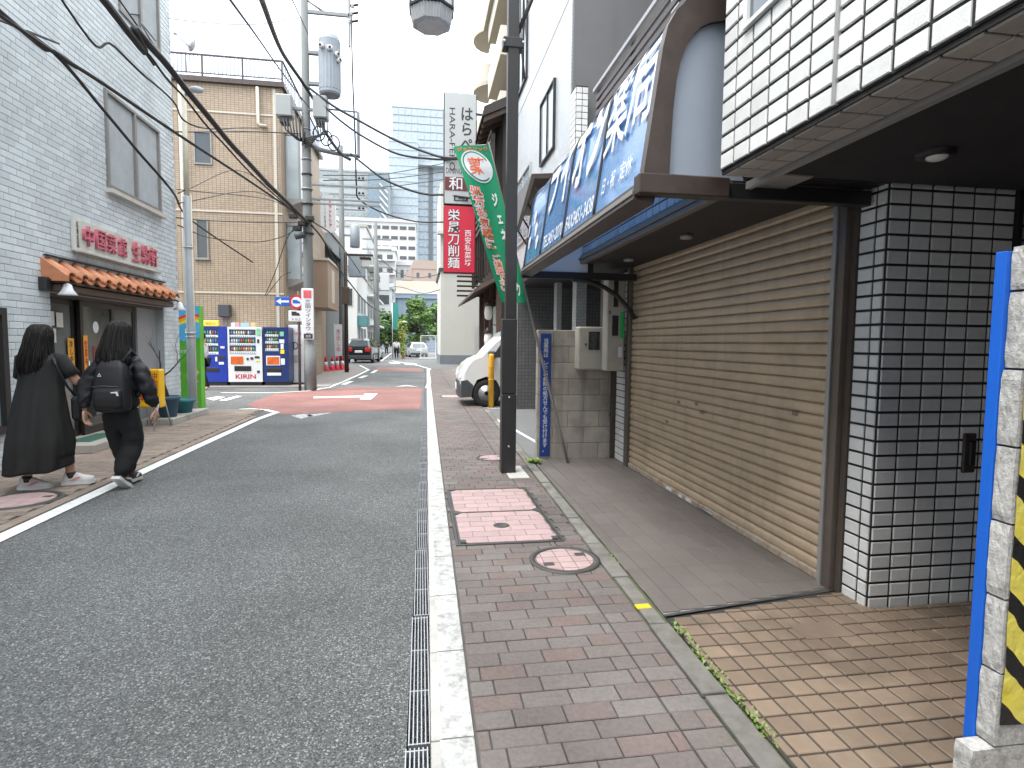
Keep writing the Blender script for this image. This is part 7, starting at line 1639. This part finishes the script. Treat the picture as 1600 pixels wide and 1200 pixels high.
# ------------------------------------------------------------------ overhead cables
def smooth(pts, n=8):
    P = [V(p) for p in pts]; P = [P[0] * 2 - P[1]] + P + [P[-1] * 2 - P[-2]]; o = []
    for i in range(1, len(P) - 2):
        for k in range(n):
            t = k / n; a, b, c, d = P[i - 1:i + 3]
            o.append(.5 * ((2 * b) + (c - a) * t + (2 * a - 5 * b + 4 * c - d) * t * t + (3 * b - a - 3 * c + d) * t ** 3))
    return o + [P[-2]]
def cable(label, pts, r, wob=0.):
    pts = [V(p) for p in pts]
    if pts[0].y < 14.5 and pts[0].y > 1.5 and any(w in label for w in ('heavy', 'straight thin', 'faint thin', 'thin faint', 'dropping')): pts = [pts[0] + (pts[0] - pts[1]).normalized() * 12] + pts
    q = smooth(pts)
    if wob: q = [p + V((0, 0, wob * math.sin(i * .9))) for i, p in enumerate(q)]
    o = MB().tube(q, r * 1.35, 6).build('overhead_cable', m_wire); tag(o, label, 'cable', 'overhead cables'); return o
cable('thickest black cable bundle running from the top left to the corner utility pole', [(-3.6, -3, 6.9), (-3.500, 7.345, 5.237), (-3.450, 7.995, 5.247), (-3.420, 8.989, 5.184), (-3.360, 10.913, 4.988), (-3.300, 13.650, 4.891), (-3.189, 17.600, 4.859)], .034, .008)
cable('thin cable twisted just below the thickest bundle at the top left', [(-3.55, -3, 6.6), (-3.450, 7.398, 5.175), (-3.420, 8.302, 5.060), (-3.400, 9.603, 4.948), (-3.340, 11.924, 4.791), (-3.226, 17.600, 4.785)], .012, .015)
cable('thin cable running close above the thickest bundle at the top left', [(-3.5, -3, 7.2), (-3.500, 7.705, 5.440), (-3.900, 9.237, 5.914), (-4.470, 11.068, 6.545)], .008)
cable('black cable crossing the blue wall above the big window to the utility pole', [(-3.9, 1, 4.9), (-3.900, 6.332, 4.512), (-3.850, 7.057, 4.492), (-3.750, 7.795, 4.500), (-3.600, 9.511, 4.527), (-3.400, 13.009, 4.690), (-3.224, 17.600, 4.912)], .017)
cable('black cable dropping across the blue wall window towards the grey post', [(-3.900, 6.329, 4.476), (-3.850, 7.057, 4.485), (-3.900, 8.084, 4.305), (-3.950, 9.085, 4.110), (-4.000, 10.368, 3.863), (-5.741, 16.000, 4.478), (-5.267, 19.600, 3.935)], .015)
cable('thin wavy cable from the top left across the blue wall to the beige building', [(-3.5, 2, 6.9), (-3.600, 6.746, 4.884), (-3.600, 7.805, 4.922), (-3.600, 9.430, 4.957), (-3.550, 10.276, 4.898), (-4.986, 19.500, 8.071)], .010, .012)
cable('thin faint cable at the left edge across the blue wall', [(-4.100, 6.650, 4.581), (-4.100, 7.031, 4.679), (-3.860, 7.077, 4.514)], .008)
cable('heavy cable from the top of the picture down to the corner pole', [(-2.019, 8.000, 5.891), (-2.443, 10.000, 6.739), (-3.059, 14.000, 7.905), (-3.227, 17.000, 8.571), (-2.966, 17.600, 8.236), (-2.747, 17.600, 7.542), (-2.311, 17.600, 6.908), (-1.992, 17.600, 6.693)], .035)
cable('cable sagging from the corner pole to the grey projecting sign, upper one', [(-3.161, 17.550, 8.640), (-2.461, 17.500, 8.145), (-1.756, 17.500, 7.787), (-0.854, 17.400, 7.328), (0.056, 17.200, 6.942), (0.866, 16.900, 6.700), (2.0, 16.8, 6.9)], .026)
cable('cable sagging from the corner pole to the grey projecting sign, lower one', [(-2.990, 17.550, 8.390), (-2.289, 17.500, 7.768), (-1.581, 17.500, 7.315), (-0.675, 17.400, 6.889), (0.238, 17.200, 6.737), (0.866, 16.900, 6.664), (2.0, 16.8, 6.75)], .022)
cable('cable swinging from the curved pole arm across the street to the red sign', [(-1.990, 17.600, 6.873), (-1.587, 17.500, 6.542), (-1.041, 17.400, 6.146), (-0.311, 17.300, 5.849), (0.238, 17.200, 5.724), (0.784, 17.050, 5.696), (2.1, 16.7, 5.5)], .024)
cable('long cable hanging from the upper pole arm and turning towards the red sign', [(-1.947, 17.700, 10.746), (-1.933, 17.750, 9.088), (-1.882, 17.800, 7.307), (-1.868, 17.900, 6.053), (-1.789, 18.000, 5.673), (-1.083, 18.000, 5.312), (-0.134, 17.800, 5.065), (0.797, 17.300, 4.985)], .018)
cable('cable leaving the corner pole down the street past the tan house', [(-3.110, 17.650, 4.800), (-3.167, 20.000, 4.784), (-3.067, 23.000, 4.223), (-3.071, 26.000, 4.048), (-2.967, 34.000, 3.609), (-2.809, 46.000, 3.656)], .022)
cable('second cable leaving the corner pole down the street above the car', [(-3.109, 17.650, 4.927), (-3.003, 21.000, 5.116), (-3.296, 28.000, 5.427), (-3.273, 40.000, 5.060), (-3.783, 60.000, 5.611)], .016)
cable('straight thin cable from the top edge past the roof railing to the pole', [(-1.778, 6.000, 4.662), (-2.310, 9.000, 5.789), (-2.884, 13.000, 7.081), (-3.234, 17.000, 8.114), (-3.091, 17.600, 8.050)], .010)
cable('faint thin cable from the top edge beside the transformer', [(-2.025, 10.000, 6.897), (-2.637, 14.000, 8.657), (-3.115, 17.600, 10.062)], .009)
cable('pale thin cable crossing the sky above the roof railing to the pole', [(-4.450, 10.181, 6.510), (-5.162, 16.000, 9.361), (-4.358, 17.000, 9.928), (-3.315, 17.600, 10.511)], .007)
cable('level cable from the blue building corner across the beige wall to the pole', [(-4.400, 11.541, 5.205), (-4.901, 15.000, 6.383), (-4.414, 17.000, 7.116), (-3.363, 17.600, 7.342)], .012)
cable('lower level cable across the beige wall meeting the pole at the splice cases', [(-4.400, 11.539, 3.680), (-4.953, 15.000, 4.307), (-4.463, 17.000, 4.702), (-3.276, 17.500, 4.836)], .010)
cable('slack cable loop in front of the beige wall below the splice cases', [(-4.400, 11.586, 3.552), (-5.129, 15.500, 3.981), (-4.474, 17.000, 4.165), (-3.867, 17.300, 4.380), (-3.313, 17.500, 4.762)], .009)
cable('thin cable fanning from the beige wall insulator up to the splice cases', [(-4.946, 19.700, 2.901), (-4.455, 19.000, 3.585), (-3.844, 18.000, 4.506), (-3.311, 17.500, 4.888)], .010)
cable('thin cable fanning lower from the beige wall insulator to the bay window', [(-4.907, 19.700, 2.902), (-4.380, 19.500, 3.505), (-4.107, 19.600, 3.667)], .008)
for k, (a, b) in enumerate((((-4.400, 11.629, 4.138), (-4.766, 17.000, 6.043)), ((-4.400, 11.586, 3.944), (-4.447, 17.000, 5.512)), ((-4.400, 11.577, 4.194), (-4.118, 17.000, 5.322)))):
    cable(('uppermost', 'middle', 'lowest')[k] + ' of three thin service wires crossing the beige wall to the splice cases', [a, b, (-3.257, 17.500, 4.980)], .007)
for k, (y0, y1) in enumerate(((272, 252), (282, 268), (296, 278))):
    pts = [[(-2.779, 17.700, 6.244), (-2.781, 17.700, 6.099), (-2.783, 17.700, 5.954)][k], [(-1.196, 20.000, 7.014), (-1.197, 20.000, 6.847), (-1.198, 20.000, 6.598)][k], [(1.009, 22.000, 8.115), (1.010, 22.000, 7.790), (1.010, 22.000, 7.511)][k]]
    cable(('upper', 'middle', 'lower')[k] + ' of three thin wires crossing in front of the distant towers', pts, .010)
cable('thin sagging wire across the far brown house', [(-3.408, 48.000, 8.342), (-1.979, 50.000, 7.351), (-0.369, 48.000, 6.695), (1.416, 40.000, 6.128)], .02)
cable('thin sagging wire across the far cream wall', [(-3.426, 48.000, 5.539), (-1.878, 50.000, 6.124), (0.145, 48.000, 5.468), (1.418, 40.000, 5.089)], .02)
